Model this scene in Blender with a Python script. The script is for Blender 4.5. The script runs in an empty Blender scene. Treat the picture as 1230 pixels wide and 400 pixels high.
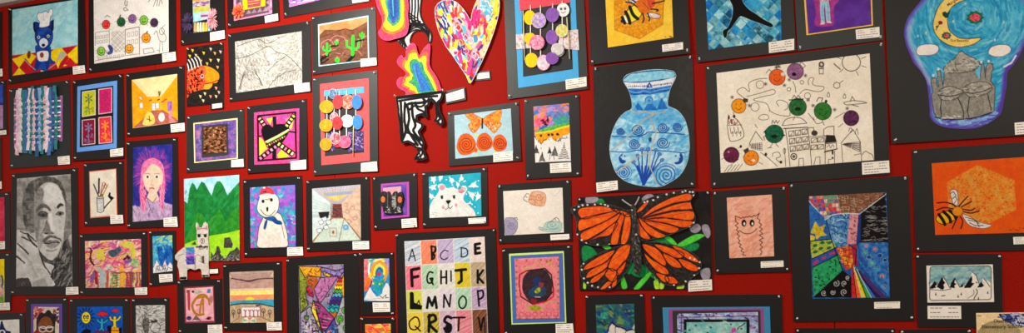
import bpy, math, random
import numpy as np
from mathutils import Matrix, Vector, Euler

# ------------------------------------------------------------------ camera and wall plane
# the wall is the plane y = 0 (x to the right, z up); the camera stands DIST in front of it
FPX, CX, CY, DIST, EYE = 925.0, 615.0, 292.55, 3.5, 1.50
Xv = np.array([0.93613913, -0.03459283, -0.34992408]); Xv /= np.linalg.norm(Xv)
Uv = np.array([-0.02684795, -0.99927588, 0.02696117]); Uv -= Xv * (Xv @ Uv); Uv /= np.linalg.norm(Uv)
Yv = -np.cross(Xv, Uv)                       # into the wall, in image axes (right, down, forward)
def P(px, py):
    """point of the wall plane (x, z) seen in the photograph at px, py"""
    a = np.asarray(px, float) - CX; b = np.asarray(py, float) - CY
    n = a * Yv[0] + b * Yv[1] + FPX * Yv[2]
    t = DIST / n
    return (a * Xv[0] + b * Xv[1] + FPX * Xv[2]) * t, (a * Uv[0] + b * Uv[1] + FPX * Uv[2]) * t + EYE
if Yv[2] < 0: Yv = -Yv

col = bpy.context.scene.collection
def lin(c):
    if isinstance(c, str):
        c = c.lstrip('#'); c = [int(c[i:i + 2], 16) for i in (0, 2, 4)]
    c = np.asarray(c, float) / 255.0
    return np.where(c <= .04045, c / 12.92, ((c + .055) / 1.055) ** 2.4)
def hx(c):
    if isinstance(c, str):
        c = c.lstrip('#'); return np.array([int(c[i:i + 2], 16) for i in (0, 2, 4)], float)
    return np.array(c, float)

def pigment(c):
    g = c.mean(-1, keepdims=True); c = g + (c - g) * 1.0
    x = (c - 128) / 128; return np.clip(124 + 128 * np.where(x < 0, x * 1.18, x * (1.12 - .2 * x)), 0, 246)

# ------------------------------------------------------------------ materials
def mat(name):
    m = bpy.data.materials.new(name); m.use_nodes = True
    nt = m.node_tree; return m, nt, nt.nodes['Principled BSDF']
def mottled(name, c, rough=.8, amt=.12, scale=60, bump=0.0, bscale=900, spec=.5, c2=None):
    m, nt, b = mat(name)
    tc = nt.nodes.new('ShaderNodeTexCoord'); n = nt.nodes.new('ShaderNodeTexNoise')
    n.inputs['Scale'].default_value = scale; n.inputs['Detail'].default_value = 5
    nt.links.new(tc.outputs['Object'], n.inputs['Vector'])
    r = nt.nodes.new('ShaderNodeValToRGB'); a = lin(c); d = lin(c2) if c2 is not None else None
    r.color_ramp.elements[0].position = .3; r.color_ramp.elements[1].position = .7
    r.color_ramp.elements[0].color = (*(a * (1 - amt)), 1)
    r.color_ramp.elements[1].color = (*(d if d is not None else np.minimum(a * (1 + amt), 1)), 1)
    nt.links.new(n.outputs['Fac'], r.inputs['Fac']); nt.links.new(r.outputs['Color'], b.inputs['Base Color'])
    b.inputs['Roughness'].default_value = rough; b.inputs['Specular IOR Level'].default_value = spec
    if bump:
        n2 = nt.nodes.new('ShaderNodeTexNoise'); n2.inputs['Scale'].default_value = bscale; n2.inputs['Detail'].default_value = 3
        nt.links.new(tc.outputs['Object'], n2.inputs['Vector'])
        bp = nt.nodes.new('ShaderNodeBump'); bp.inputs['Strength'].default_value = bump; bp.inputs['Distance'].default_value = .002
        nt.links.new(n2.outputs['Fac'], bp.inputs['Height']); nt.links.new(bp.outputs['Normal'], b.inputs['Normal'])
    return m
def paint_material(name, rough, crinkle=0.0):
    m, nt, b = mat(name)
    at = nt.nodes.new('ShaderNodeAttribute'); at.attribute_name = 'paint'
    tc = nt.nodes.new('ShaderNodeTexCoord'); n = nt.nodes.new('ShaderNodeTexNoise')
    n.inputs['Scale'].default_value = 140; n.inputs['Detail'].default_value = 4
    nt.links.new(tc.outputs['Object'], n.inputs['Vector'])
    mr = nt.nodes.new('ShaderNodeMapRange'); mr.inputs[1].default_value = .25; mr.inputs[2].default_value = .75
    mr.inputs[3].default_value = .93; mr.inputs[4].default_value = 1.06
    nt.links.new(n.outputs['Fac'], mr.inputs[0])
    mx = nt.nodes.new('ShaderNodeVectorMath'); mx.operation = 'SCALE'
    nt.links.new(at.outputs['Color'], mx.inputs[0]); nt.links.new(mr.outputs[0], mx.inputs['Scale'])
    nt.links.new(mx.outputs[0], b.inputs['Base Color'])
    b.inputs['Roughness'].default_value = rough; b.inputs['Specular IOR Level'].default_value = .18
    if crinkle:
        n2 = nt.nodes.new('ShaderNodeTexNoise'); n2.inputs['Scale'].default_value = 28; n2.inputs['Detail'].default_value = 4
        nt.links.new(tc.outputs['Object'], n2.inputs['Vector'])
        bp = nt.nodes.new('ShaderNodeBump'); bp.inputs['Strength'].default_value = crinkle; bp.inputs['Distance'].default_value = .01
        nt.links.new(n2.outputs['Fac'], bp.inputs['Height']); nt.links.new(bp.outputs['Normal'], b.inputs['Normal'])
    return m
PAINT = paint_material('painted_paper', .75)
PAINTC = paint_material('crinkled_painted_paper', .6, .35)
BOARD = mottled('black_board', (18, 15, 15), .42, .12, 9, .15, 1500, .28)
BOARDG = mottled('grey_green_board', (27, 33, 31), .45, .1, 9, .15, 1500, .35)
PAPERK = mottled('black_crinkled_paper', (18, 15, 15), .4, .15, 12, .8, 22, .32)
CARD = mottled('white_card', (236, 228, 218), .6, .03, 30)
INK = mottled('grey_print', (135, 128, 124), .7, .05, 30)
PIN = mottled('clear_plastic_pin', (215, 210, 205), .25, .03, 30, spec=.7)
_mc = {}
def flat(c, rough=.75, amt=.06):
    k = (tuple(hx(c)), rough, amt)
    if k not in _mc: _mc[k] = mottled('coloured_paper_%d' % len(_mc), tuple(hx(c)), rough, amt, 45)
    return _mc[k]

# ------------------------------------------------------------------ small maths
def K(c, r, *v):
    """pairs measured in one sixfold enlargement (column c, row r) of the photograph -> photograph pixels"""
    R = (0, 66, 133, 200, 266, 333)[r]
    return [(205 * c + v[i] / 5.971, R + v[i + 1] / 5.971) for i in range(0, len(v), 2)]
def Z(x0, y0, s, *v):
    return [(x0 + v[i] / s, y0 + v[i + 1] / s) for i in range(0, len(v), 2)]
def sm(pts, closed=True, n=5):
    p = [np.array(q, float) for q in pts]; out = []; m = len(p)
    rng = range(m) if closed else range(m - 1)
    for i in rng:
        if closed: a, b, c, d = p[i - 1], p[i], p[(i + 1) % m], p[(i + 2) % m]
        else: a, b, c, d = p[max(i - 1, 0)], p[i], p[i + 1], p[min(i + 2, m - 1)]
        for k in range(n):
            t = k / n
            out.append(tuple(.5 * ((2 * b) + (c - a) * t + (2 * a - 5 * b + 4 * c - d) * t * t + (3 * b - a - 3 * c + d) * t ** 3)))
    if not closed: out.append(tuple(p[-1]))
    return out
def ellp(cx, cy, rx, ry, n=24, rot=0):
    c, s = math.cos(rot), math.sin(rot)
    return [(cx + rx * math.cos(t) * c - ry * math.sin(t) * s, cy + rx * math.cos(t) * s + ry * math.sin(t) * c)
            for t in (2 * math.pi * i / n for i in range(n))]
def spiral(cx, cy, r, turns=2.5, n=40, ph=0, sq=1.0):
    return [(cx + r * (1 - i / n) * math.cos(ph + turns * 2 * math.pi * i / n),
             cy + r * sq * (1 - i / n) * math.sin(ph + turns * 2 * math.pi * i / n)) for i in range(n + 1)]
def vnoise(x, y, seed):
    xi = np.floor(x).astype(np.int64); yi = np.floor(y).astype(np.int64); fx = x - xi; fy = y - yi
    fx = fx * fx * (3 - 2 * fx); fy = fy * fy * (3 - 2 * fy)
    def h(a, b):
        v = (a * 374761393 + b * 668265263 + seed * 974634777) & 0xffffffff
        v = ((v ^ (v >> 13)) * 1274126177) & 0xffffffff
        return ((v ^ (v >> 16)) & 0xffff) / 65535.0
    return (h(xi, yi) * (1 - fx) + h(xi + 1, yi) * fx) * (1 - fy) + (h(xi, yi + 1) * (1 - fx) + h(xi + 1, yi + 1) * fx) * fy
def fbm(x, y, seed, o=3):
    v = 0; a = .5; t = 0
    for k in range(o):
        v = v + a * vnoise(x * 2 ** k, y * 2 ** k, seed + 17 * k); t += a; a *= .55
    return v / t

# ------------------------------------------------------------------ meshes
def link(name, me, m, parent=None):
    o = bpy.data.objects.new(name, me); col.objects.link(o)
    for q in (m if isinstance(m, (list, tuple)) else [m]): me.materials.append(q)
    if parent is not None: o.parent = parent
    return o
ORG = {}
def org(parent):
    return ORG.get(parent.name, (0.0, 0.0)) if parent is not None else (0.0, 0.0)
def slab(name, pts, m, parent, y0, y1, px=True):
    """sheet with the outline pts, its back y0 and its front y1 metres in front of the wall"""
    n = len(pts); a = np.array(pts, float)
    x, z = P(a[:, 0], a[:, 1]) if px else (a[:, 0], a[:, 1]); ox, oz = org(parent)
    v = [(x[i] - ox, -y0, z[i] - oz) for i in range(n)] + [(x[i] - ox, -y1, z[i] - oz) for i in range(n)]
    ar = sum(x[i] * z[(i + 1) % n] - x[(i + 1) % n] * z[i] for i in range(n))
    idx = list(range(n)) if ar > 0 else list(range(n))[::-1]
    f = [[i + n for i in idx], idx[::-1]]
    for k in range(n):
        i, j = idx[k], idx[(k + 1) % n]; f.append((i, j, j + n, i + n))
    me = bpy.data.meshes.new(name); me.from_pydata(v, [], f); me.update()
    return link(name, me, m, parent)
def multi(name, polys, m, parent, y0, y1):
    """several separate small slabs of one part (printed words, stripes) in one mesh"""
    v = []; f = []; ox, oz = org(parent)
    for pts in polys:
        a = np.array(pts, float); x, z = P(a[:, 0], a[:, 1]); n = len(a); b = len(v)
        v += [(x[i] - ox, -y0, z[i] - oz) for i in range(n)] + [(x[i] - ox, -y1, z[i] - oz) for i in range(n)]
        ar = sum(x[i] * z[(i + 1) % n] - x[(i + 1) % n] * z[i] for i in range(n))
        idx = list(range(n)) if ar > 0 else list(range(n))[::-1]
        f.append([b + i + n for i in idx])
        for k in range(n):
            i, j = idx[k], idx[(k + 1) % n]; f.append((b + i, b + j, b + j + n, b + i + n))
    me = bpy.data.meshes.new(name); me.from_pydata(v, [], f); me.update()
    return link(name, me, m, parent)
def tube_mesh(paths, r, sides=6, taper=None):
    """paths of 3-D points (x, y, z) -> one mesh of round tubes"""
    V = []; F = []
    for pi, path in enumerate(paths):
        p = [Vector(q) for q in path]; b = len(V); n = len(p)
        rr = r[pi] if isinstance(r, (list, tuple)) else r
        for i, q in enumerate(p):
            t = (p[min(i + 1, n - 1)] - p[max(i - 1, 0)]).normalized()
            u = t.orthogonal().normalized(); w = t.cross(u)
            k = rr * (taper(i / (n - 1)) if taper else 1)
            for s in range(sides):
                an = 2 * math.pi * s / sides; V.append(tuple(q + u * (k * math.cos(an)) + w * (k * math.sin(an))))
        for i in range(n - 1):
            for s in range(sides):
                F.append((b + i * sides + s, b + i * sides + (s + 1) % sides, b + (i + 1) * sides + (s + 1) % sides, b + (i + 1) * sides + s))
        F.append([b + s for s in range(sides)][::-1]); F.append([b + (n - 1) * sides + s for s in range(sides)])
    me = bpy.data.meshes.new('tubes'); me.from_pydata(V, [], F); me.update()
    for q in me.polygons: q.use_smooth = True
    return me
def wp3(parent, px, py, y):
    x, z = P(px, py); ox, oz = org(parent); return (float(x) - ox, -y, float(z) - oz)

class Ras:
    """a painted sheet: a fine mesh whose vertices carry the paint colour"""
    lw = 1.1
    def __init__(s, quad, base='ffffff', step=.5):
        s.q = np.array(quad, float); q = s.q
        w = max(np.linalg.norm(q[1] - q[0]), np.linalg.norm(q[2] - q[3])); h = max(np.linalg.norm(q[3] - q[0]), np.linalg.norm(q[2] - q[1]))
        s.nx = max(3, int(w / step) + 1); s.ny = max(3, int(h / step) + 1)
        u = np.linspace(0, 1, s.nx)[None, :, None]; v = np.linspace(0, 1, s.ny)[:, None, None]
        g = (q[0] * (1 - u) + q[1] * u) * (1 - v) + (q[3] * (1 - u) + q[2] * u) * v
        s.gx, s.gy = g[..., 0], g[..., 1]; s.X, s.Y = s.gx.copy(), s.gy.copy()
        s.C = np.zeros((s.ny, s.nx, 3)) + hx(base); s.clip = None; s.n = 0
    def warp(s, amp, sc=12, seed=3):
        s.X = s.gx + amp * (fbm(s.gx / sc, s.gy / sc, seed) - .5) * 2
        s.Y = s.gy + amp * (fbm(s.gx / sc, s.gy / sc, seed + 50) - .5) * 2
    def uv(s, *v):
        """pairs in 0..1 of the sheet -> pixels"""
        q = s.q; o = []
        for i in range(0, len(v), 2):
            a, b = v[i], v[i + 1]; o.append(tuple((q[0] * (1 - a) + q[1] * a) * (1 - b) + (q[3] * (1 - a) + q[2] * a) * b))
        return o
    def box(s, pts, pad):
        a = np.array(pts, float); m = (s.X > a[:, 0].min() - pad) & (s.X < a[:, 0].max() + pad) & (s.Y > a[:, 1].min() - pad) & (s.Y < a[:, 1].max() + pad)
        r = np.where(m.any(1))[0]; c = np.where(m.any(0))[0]
        if len(r) == 0: return None
        return slice(r[0], r[-1] + 1), slice(c[0], c[-1] + 1)
    def seg(s, x, y, pts, closed):
        d = np.full(x.shape, 1e9); inside = np.zeros(x.shape, bool); n = len(pts)
        for i in range(n if closed else n - 1):
            ax, ay = pts[i]; bx, by = pts[(i + 1) % n]; dx, dy = bx - ax, by - ay; L = dx * dx + dy * dy + 1e-12
            t = np.clip(((x - ax) * dx + (y - ay) * dy) / L, 0, 1)
            d = np.minimum(d, (x - ax - t * dx) ** 2 + (y - ay - t * dy) ** 2)
            if closed and ay != by:
                inside ^= ((y < ay) != (y < by)) & (x < ax + (y - ay) * dx / (by - ay))
        return np.sqrt(d), inside
    def mix(s, sl, k, c):
        if s.clip is not None: k = k * s.clip[sl]
        s.C[sl] = s.C[sl] * (1 - k[..., None]) + c * k[..., None]
    def tint(s, sl, c, c2, nz, sc, seed):
        s.n += 1; seed = seed or s.n * 7 + 1; c = hx(c)
        x, y = s.gx[sl], s.gy[sl]; out = np.zeros(x.shape + (3,)) + c
        if c2 is not None:
            f = np.clip((fbm(x / sc, y / sc, seed) - .5) * 2.6 + .5, 0, 1)[..., None]; out = out * (1 - f) + hx(c2) * f
        if nz: out = out * (1 + nz * 2 * (fbm(x / (sc * .5), y / (sc * .5), seed + 5) - .5))[..., None]
        return out
    def poly(s, pts, c, c2=None, nz=.06, sc=4, soft=.3, seed=0, op=1.0):
        sl = s.box(pts, soft + 1)
        if sl is None: return
        d, i = s.seg(s.X[sl], s.Y[sl], pts, True); sd = np.where(i, d, -d)
        s.mix(sl, np.clip(sd / (2 * soft) + .5, 0, 1) * op, s.tint(sl, c, c2, nz, sc, seed))
    def line(s, pts, w, c, soft=.25, closed=False, op=1.0, smooth=False, nz=0):
        w = w * s.lw; op = min(1, op * 1.1)
        if smooth: pts = sm(pts, closed, 4)
        sl = s.box(pts, w + soft + 1)
        if sl is None: return
        d, _ = s.seg(s.X[sl], s.Y[sl], list(pts) + ([pts[0]] if closed else []), False)
        s.mix(sl, np.clip((w / 2 - d) / (2 * soft) + .5, 0, 1) * op * min(1, w / .5), s.tint(sl, c, None, nz, 3, 0))
    def ell(s, cx, cy, rx, ry=None, c='000000', rot=0, soft=.3, **k):
        s.poly(ellp(cx, cy, rx, ry or rx, 20, rot), c, soft=soft, **k)
    def ring(s, cx, cy, rx, ry, w, c, rot=0, **k): s.line(ellp(cx, cy, rx, ry, 22, rot), w, c, closed=True, **k)
    def all(s, c, c2=None, nz=.06, sc=6, seed=0):
        sl = (slice(0, s.ny), slice(0, s.nx)); s.mix(sl, np.ones((s.ny, s.nx)), s.tint(sl, c, c2, nz, sc, seed))
    def clipto(s, pts, soft=.3):
        if pts is None: s.clip = None; return
        d, i = s.seg(s.X, s.Y, pts, True); s.clip = np.clip(np.where(i, d, -d) / (2 * soft) + .5, 0, 1)
    def dabs(s, n, pts, cols, ln, w, ang, seed=1, da=.4, op=.9, curve=0):
        """n brush dabs scattered over the outline pts"""
        R = random.Random(seed); a = np.array(pts, float); x0, y0 = a.min(0); x1, y1 = a.max(0)
        d = 0
        while d < n:
            x, y = R.uniform(x0, x1), R.uniform(y0, y1); d += 1
            t = (ang(x, y) if callable(ang) else ang) + R.uniform(-da, da); l = ln * R.uniform(.6, 1.3)
            ok = s.seg(np.array([x]), np.array([y]), pts, True)[1][0]
            if not ok: continue
            p = [(x - l * math.cos(t) / 2, y - l * math.sin(t) / 2), (x + curve * R.uniform(-1, 1), y + curve * R.uniform(-1, 1)), (x + l * math.cos(t) / 2, y + l * math.sin(t) / 2)]
            s.line(p, w * R.uniform(.7, 1.3), R.choice(cols), op=op)
    def hatch(s, pts, n, c, w=.25, ang=-.9, seed=1, op=.7, jit=.5):
        """pencil hatching clipped to the outline pts"""
        old = s.clip; s.clipto(pts); R = random.Random(seed); a = np.array(pts, float); m = (a.min(0) + a.max(0)) / 2; L = np.linalg.norm(a.max(0) - a.min(0))
        if old is not None: s.clip = s.clip * old
        cs, sn = math.cos(ang), math.sin(ang)
        for i in range(n):
            o = (i / n - .5) * L + R.uniform(-jit, jit); b = R.uniform(-.1, .1)
            p = (m[0] - sn * o, m[1] + cs * o); s.line([(p[0] - cs * L / 2, p[1] - sn * L / 2), (p[0] + cs * L / 2 - b * L * sn, p[1] + sn * L / 2 + b * L * cs)], w, c, op=op)
        s.clip = old
    def build(s, name, parent, y0, y1, m=None, mask=None, height=None):
        x, z = P(s.gx, s.gy); ox, oz = org(parent); N = s.nx * s.ny
        s.C = s.C * (1.01 + .08 * (fbm(s.gx / 1.3, s.gy / 1.3, 91, 2) - .5) + .05 * (fbm(s.gx / 5, s.gy / 5, 92, 2) - .5))[..., None]
        y = np.full(x.shape, -y1)
        if height is not None: y = y - height(s.gx, s.gy)
        v = np.stack([x - ox, y, z - oz], -1).reshape(-1, 3)
        i = (np.arange(s.ny - 1)[:, None] * s.nx + np.arange(s.nx - 1)[None, :])
        if mask is not None:
            d, ins = s.seg(s.gx, s.gy, mask, True); k = ins & (d > .05)
            keep = k[:-1, :-1] & k[1:, :-1] & k[:-1, 1:] & k[1:, 1:]; i = i[keep]
        i = i.reshape(-1); f = np.stack([i, i + s.nx, i + s.nx + 1, i + 1], -1)
        C = np.ones((N, 4)); C[:, :3] = lin(pigment(s.C)).reshape(-1, 3)
        if mask is None:    # the sheet's edge
            ring = np.concatenate([np.arange(s.nx), np.arange(1, s.ny) * s.nx + s.nx - 1, (s.ny - 1) * s.nx + np.arange(s.nx - 2, -1, -1), np.arange(s.ny - 2, 0, -1) * s.nx])
            b = v[ring].copy(); b[:, 1] = -y0; k = len(ring); v = np.concatenate([v, b]); C = np.concatenate([C, C[ring]])
            j = np.arange(k); f = np.concatenate([f, np.stack([ring, ring[(j + 1) % k], N + (j + 1) % k, N + j], -1)])
        else:
            used = np.unique(f); mp = np.full(N, -1); mp[used] = np.arange(len(used)); v = v[used]; C = C[used]; f = mp[f]
        me = bpy.data.meshes.new(name); me.vertices.add(len(v)); me.vertices.foreach_set('co', v.astype(np.float32).ravel())
        me.loops.add(f.size); me.loops.foreach_set('vertex_index', f.astype(np.int32).ravel())
        me.polygons.add(len(f)); me.polygons.foreach_set('loop_start', np.arange(0, f.size, 4, dtype=np.int32))
        me.update(calc_edges=True); at = me.attributes.new('paint', 'FLOAT_COLOR', 'POINT'); at.data.foreach_set('color', C.astype(np.float32).ravel())
        return link(name, me, m or PAINT, parent)

# ------------------------------------------------------------------ an artwork on the wall
GROUP = 'school artworks pinned to the red wall'
TH = .0022
def empty(name, label, cat, px, py, tilt=0.0, y=0.0, group=GROUP):
    o = bpy.data.objects.new(name, None); col.objects.link(o); x, z = P(px, py)
    o.location = (float(x), -y, float(z)); o.rotation_euler = (tilt, 0, 0); ORG[o.name] = (float(x), float(z))
    o.empty_display_size = .05; o['label'] = label; o['category'] = cat
    if group: o['group'] = group
    return o
def lathe(prof, n=12):
    v = []; f = []
    for r, y in prof:
        for k in range(n): a = 2 * math.pi * k / n; v.append((r * math.cos(a), -y, r * math.sin(a)))
    for i in range(len(prof) - 1):
        for k in range(n): f.append((i * n + k, (i + 1) * n + k, (i + 1) * n + (k + 1) % n, i * n + (k + 1) % n))
    f.append(list(range(n))); f.append([(len(prof) - 1) * n + k for k in range(n)][::-1])
    me = bpy.data.meshes.new('push_pin'); me.from_pydata(v, [], f); me.update()
    for p in me.polygons: p.use_smooth = True
    return me
PINME = lathe([(.0006, -.002), (.0006, .0012), (.0042, .0014), (.0042, .0028), (.0022, .0040), (.0020, .0085), (.0036, .0105), (.0036, .0120), (.0012, .0126)])
PINME.materials.append(PIN)
def pin(parent, px, py, y):
    o = bpy.data.objects.new('push_pin', PINME); col.objects.link(o); o.parent = parent; o.location = wp3(parent, px, py, y)
    R = random.Random(int(px * 7 + py * 13)); o.rotation_euler = (R.uniform(-.5, .1), 0, R.uniform(-.4, .4))
def inset(q, d):
    a = [np.array(p, float) for p in q]; o = []
    for i in range(4):
        u = a[(i + 1) % 4] - a[i]; v = a[i - 1] - a[i]; o.append(tuple(a[i] + u / np.linalg.norm(u) * d + v / np.linalg.norm(v) * d))
    return o
def bil(q, u, v):
    q = np.array(q, float); return tuple((q[0] * (1 - u) + q[1] * u) * (1 - v) + (q[3] * (1 - u) + q[2] * u) * v)
def caption(parent, q, y, lines=4, backing=None, bigger=False):
    """small white caption card with lines of fine grey print"""
    if backing:
        slab('card_backing', backing, BOARD, parent, y, y + .0015); y += .0015
    c = slab('caption_card', q, CARD, parent, y, y + .0008)
    R = random.Random(int(q[0][0] * 3 + q[0][1])); w = []
    for k in range(lines):
        v = .17 + .68 * k / max(1, lines - 1) if lines > 1 else .5; u = .08
        two = k < 2 and lines > 2
        end = .93 if (k % 2 == 0 and not two) else R.uniform(.6, .92)
        if two:
            segs = [(.08, R.uniform(.3, .45)), (.62, R.uniform(.8, .92))]
        else: segs = [(.08, end)]
        for a, b in segs:
            u = a
            while u < b:
                e = min(b, u + R.uniform(.05, .13)); h = .035
                w.append([bil(q, u, v - h), bil(q, e, v - h), bil(q, e, v + h), bil(q, u, v + h)]); u = e + .022
    t = multi('print', w, INK, parent, y + .0008, y + .00095); t.parent = c; t.matrix_parent_inverse = Matrix.Identity(4)
    return c
def art(name, label, cat, board, pic=None, draw=None, card=None, mats=(), pins='tl tr bl', tilt=.35, bm=None, base='ffffff', step=.5, picname='picture', lines=4, backing=None, lift=.0, pd=3.2, pm=None):
    """board + coloured mats + painted sheet + caption card + pins; returns the empty and the front depth"""
    m = ((board[2][0] + board[3][0]) / 2, (board[2][1] + board[3][1]) / 2)
    T = math.radians(tilt)
    # the empty sits at the middle of the top edge's foot on the wall, the board hangs from it
    t0 = ((board[0][0] + board[1][0]) / 2, (board[0][1] + board[1][1]) / 2)
    e = empty(name, label, cat, t0[0], t0[1], -T, .0015 + lift)
    y = TH
    slab('mat_board', board, bm or BOARD, e, .0002, y)
    for q, c in mats:
        slab('coloured_mat', q, flat(c) if not isinstance(c, bpy.types.Material) else c, e, y, y + .0009); y += .0009
    if pic is not None:
        r = Ras(pic, base, step)
        if draw: draw(r)
        r.build(picname, e, y, y + .0008, m=pm); y += .0008
    if card is not None: caption(e, card, y, lines, backing)
    for k in pins.split():
        i = {'tl': 0, 'tr': 1, 'br': 2, 'bl': 3}[k]; q = inset(board, pd); pin(e, q[i][0], q[i][1], TH)
    return e, y
# ------------------------------------------------------------------ the setting
def boxm(x0, x1, y0, y1, z0, z1, V, F):
    b = len(V)
    V += [(x0, y0, z0), (x1, y0, z0), (x1, y1, z0), (x0, y1, z0), (x0, y0, z1), (x1, y0, z1), (x1, y1, z1), (x0, y1, z1)]
    F += [(b, b + 3, b + 2, b + 1), (b + 4, b + 5, b + 6, b + 7), (b, b + 1, b + 5, b + 4), (b + 1, b + 2, b + 6, b + 5), (b + 2, b + 3, b + 7, b + 6), (b + 3, b, b + 4, b + 7)]
def struct(name, boxes, m):
    V = []; F = []
    for b in boxes: boxm(*b, V, F)
    me = bpy.data.meshes.new(name); me.from_pydata(V, [], F); me.update(); o = link(name, me, m); o['kind'] = 'structure'; return o
RED = mottled('red_wall_felt', (144, 16, 4), .6, .36, 260, .8, 420, .07)
sx = [float(P(*p)[0]) for p in ((404, 303), (664, 292), (1002.5, 390))]
XL, XR = float(P(-60, 100)[0]), float(P(1320, 200)[0])
ZC = float(P(20, 4.6)[1])
xs = [XL - 1.5, *[x for x in (sx[0] - 2.44, sx[0] - 1.22) if x > XL - 1.4], *sx, XR + 2.0]
LAMPS_AND_FILL = [(-2.45, -1.6, 38, 72, (1, .95, .87)), (-4.4, -2.2, 35, 10, (1, .95, .9)), (2.5, -2.6, 40, 52, (1, .88, .72)), (-.1, -3.0, 42, 24, (1, .9, .76))]  # last entry is a fill light added to brighten the middle and right papers
AMB = .48
EXPO = .34
BK = '1c1a22'
def fruit(r, cx, cy, rad, c, c2=None, face=True, ol='2a2226', sq=1.0, legs=True):
    if legs:
        for a in (2.3, .9, 3.3, -.2):
            x, y = cx + rad * math.cos(a), cy + rad * math.sin(a); r.line([(x, y), (x + 2.2 * math.cos(a), y + 2.2 * math.sin(a) + .6)], .35, ol, op=.6)
    r.ell(cx, cy, rad, rad * sq, ol); r.ell(cx, cy, rad - .55, (rad * sq) - .55, c, c2=c2, sc=2)
    if face:
        r.ell(cx - rad * .35, cy - rad * .25, .55, .55, ol); r.ell(cx + rad * .3, cy - rad * .3, .55, .55, ol)
        r.line([(cx - rad * .4, cy + rad * .25), (cx, cy + rad * .5), (cx + rad * .4, cy + rad * .2)], .6, ol, smooth=True)
def windows(r, q, nx, ny, c='55504e', w=.35, fill=.6):
    for i in range(nx):
        for j in range(ny):
            u0, v0 = (i + .5 - fill / 2) / nx, (j + .5 - fill / 2) / ny; u1, v1 = (i + .5 + fill / 2) / nx, (j + .5 + fill / 2) / ny
            r.line([bil(q, u0, v0), bil(q, u1, v0), bil(q, u1, v1), bil(q, u0, v1)], w, c, closed=True, op=.75)
def wiggle(p0, p1, n, amp, seed=1):
    R = random.Random(seed); dx, dy = p1[0] - p0[0], p1[1] - p0[1]; L = math.hypot(dx, dy)
    return [(p0[0] + dx * i / n - dy / L * amp * R.uniform(-1, 1), p0[1] + dy * i / n + dx / L * amp * R.uniform(-1, 1)) for i in range(n + 1)]
def R4(x0, y0, x1, y1): return [(x0, y0), (x1, y0), (x1, y1), (x0, y1)]

# ---- sheets cut by the photo's left edge
def d(r): r.all('5a6cae', '8fa8d0')
art('mounted_painting', 'black mat cut off at the left photo edge beside the blue animal', 'painting', [(-45, 21), (3, 14), (3.4, 94), (-44, 101)], [(-38, 28), (-5, 23), (-5, 80), (-38, 84)], d, [(-13, 85), (4, 82.8), (4.6, 91.8), (-12.5, 94)], pins='tr')
def d(r):
    r.all('2b3f9a', '4456b0'); r.poly([(-45, 128), (5, 126), (6, 158), (-45, 165)], '9c6f9c', 'b08ab0', sc=3); r.line([(-40, 129), (4.5, 125.5)], .8, '2a2440')
art('mounted_painting', 'blue and mauve painting cut off by the photo\'s left edge, left of the woven strips', 'painting', [(-50, 104), (8, 96), (9.8, 162.3), (-48, 169)], [(-42, 110), (4.2, 101.8), (4.6, 154.6), (-41, 160)], d, [(-6, 158), (8.6, 156.3), (9, 161.6), (-6, 163)], pins='tr')
art('mounted_painting', 'narrow black mat with white card, left of the charcoal portrait top', 'painting', [(-50, 171), (2.6, 165.5), (3, 228), (-50, 233)], [(-42, 178), (-8, 175), (-8, 215), (-42, 219)], lambda r: r.all('d8cfc0', 'c8bca8'), [(-12, 219.5), (3, 218), (3.3, 226.8), (-12, 228)], pins='tr')
def d(r): r.all('b8304a', 'd04560', nz=.1)
art('mounted_painting', 'plain crimson pink painting cut off by the left photo edge beside the grey portrait', 'painting', [(-50, 236), (12.6, 230), (13.6, 301), (-50, 303)], [(-42, 241), (5.8, 236.8), (6.8, 291), (-42, 294)], d, [(-9, 291), (7, 289.8), (7.2, 299), (-9, 300)], pins='tr')
def d(r):
    r.all('f0dc20', 'e8c818'); r.poly([(-40, 334), (3, 331), (6, 338), (6, 366), (-40, 368)], '8f8a80', 'c8b8a8', sc=2)
    r.line([(3, 331), (4.5, 337), (3, 345)], 1.2, BK, smooth=True); r.ell(1, 350, 3, 6, 'e8b0a0', c2='d89088'); r.poly([(-5, 358), (6, 356), (6, 366), (-5, 366)], '5f8a3a', '88a85a', sc=2)
art('mounted_painting', 'yellow topped portrait cut off by the left photo edge, below the crimson painting', 'painting', [(-50, 305), (13.8, 303), (14, 372.5), (-50, 374)], [(-42, 315), (5.8, 311), (6.4, 363), (-42, 366)], d, [(1, 363.8), (12.6, 363.3), (13.3, 372.2), (1.4, 372.6)], pins='tr')
def d(r):
    r.all('ece6e0', 'dcd6d2'); n = '20345e'
    r.poly([(2, 386), (3.4, 385), (6, 393), (8.5, 397), (14, 398), (14, 412), (-4, 412), (-4, 399), (0, 396)], n); r.ell(3.5, 399, 4, 3, 'ece6e0'); r.ell(3.5, 399, 2, 1.6, n)
art('mounted_print', 'navy tower print on white paper in the bottom left corner', 'print', [(-40, 377), (30.3, 375.3), (32, 430), (-40, 430)], [(-32, 386), (23.8, 383.6), (24.6, 424), (-32, 424)], d, None, pins='tr')

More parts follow.
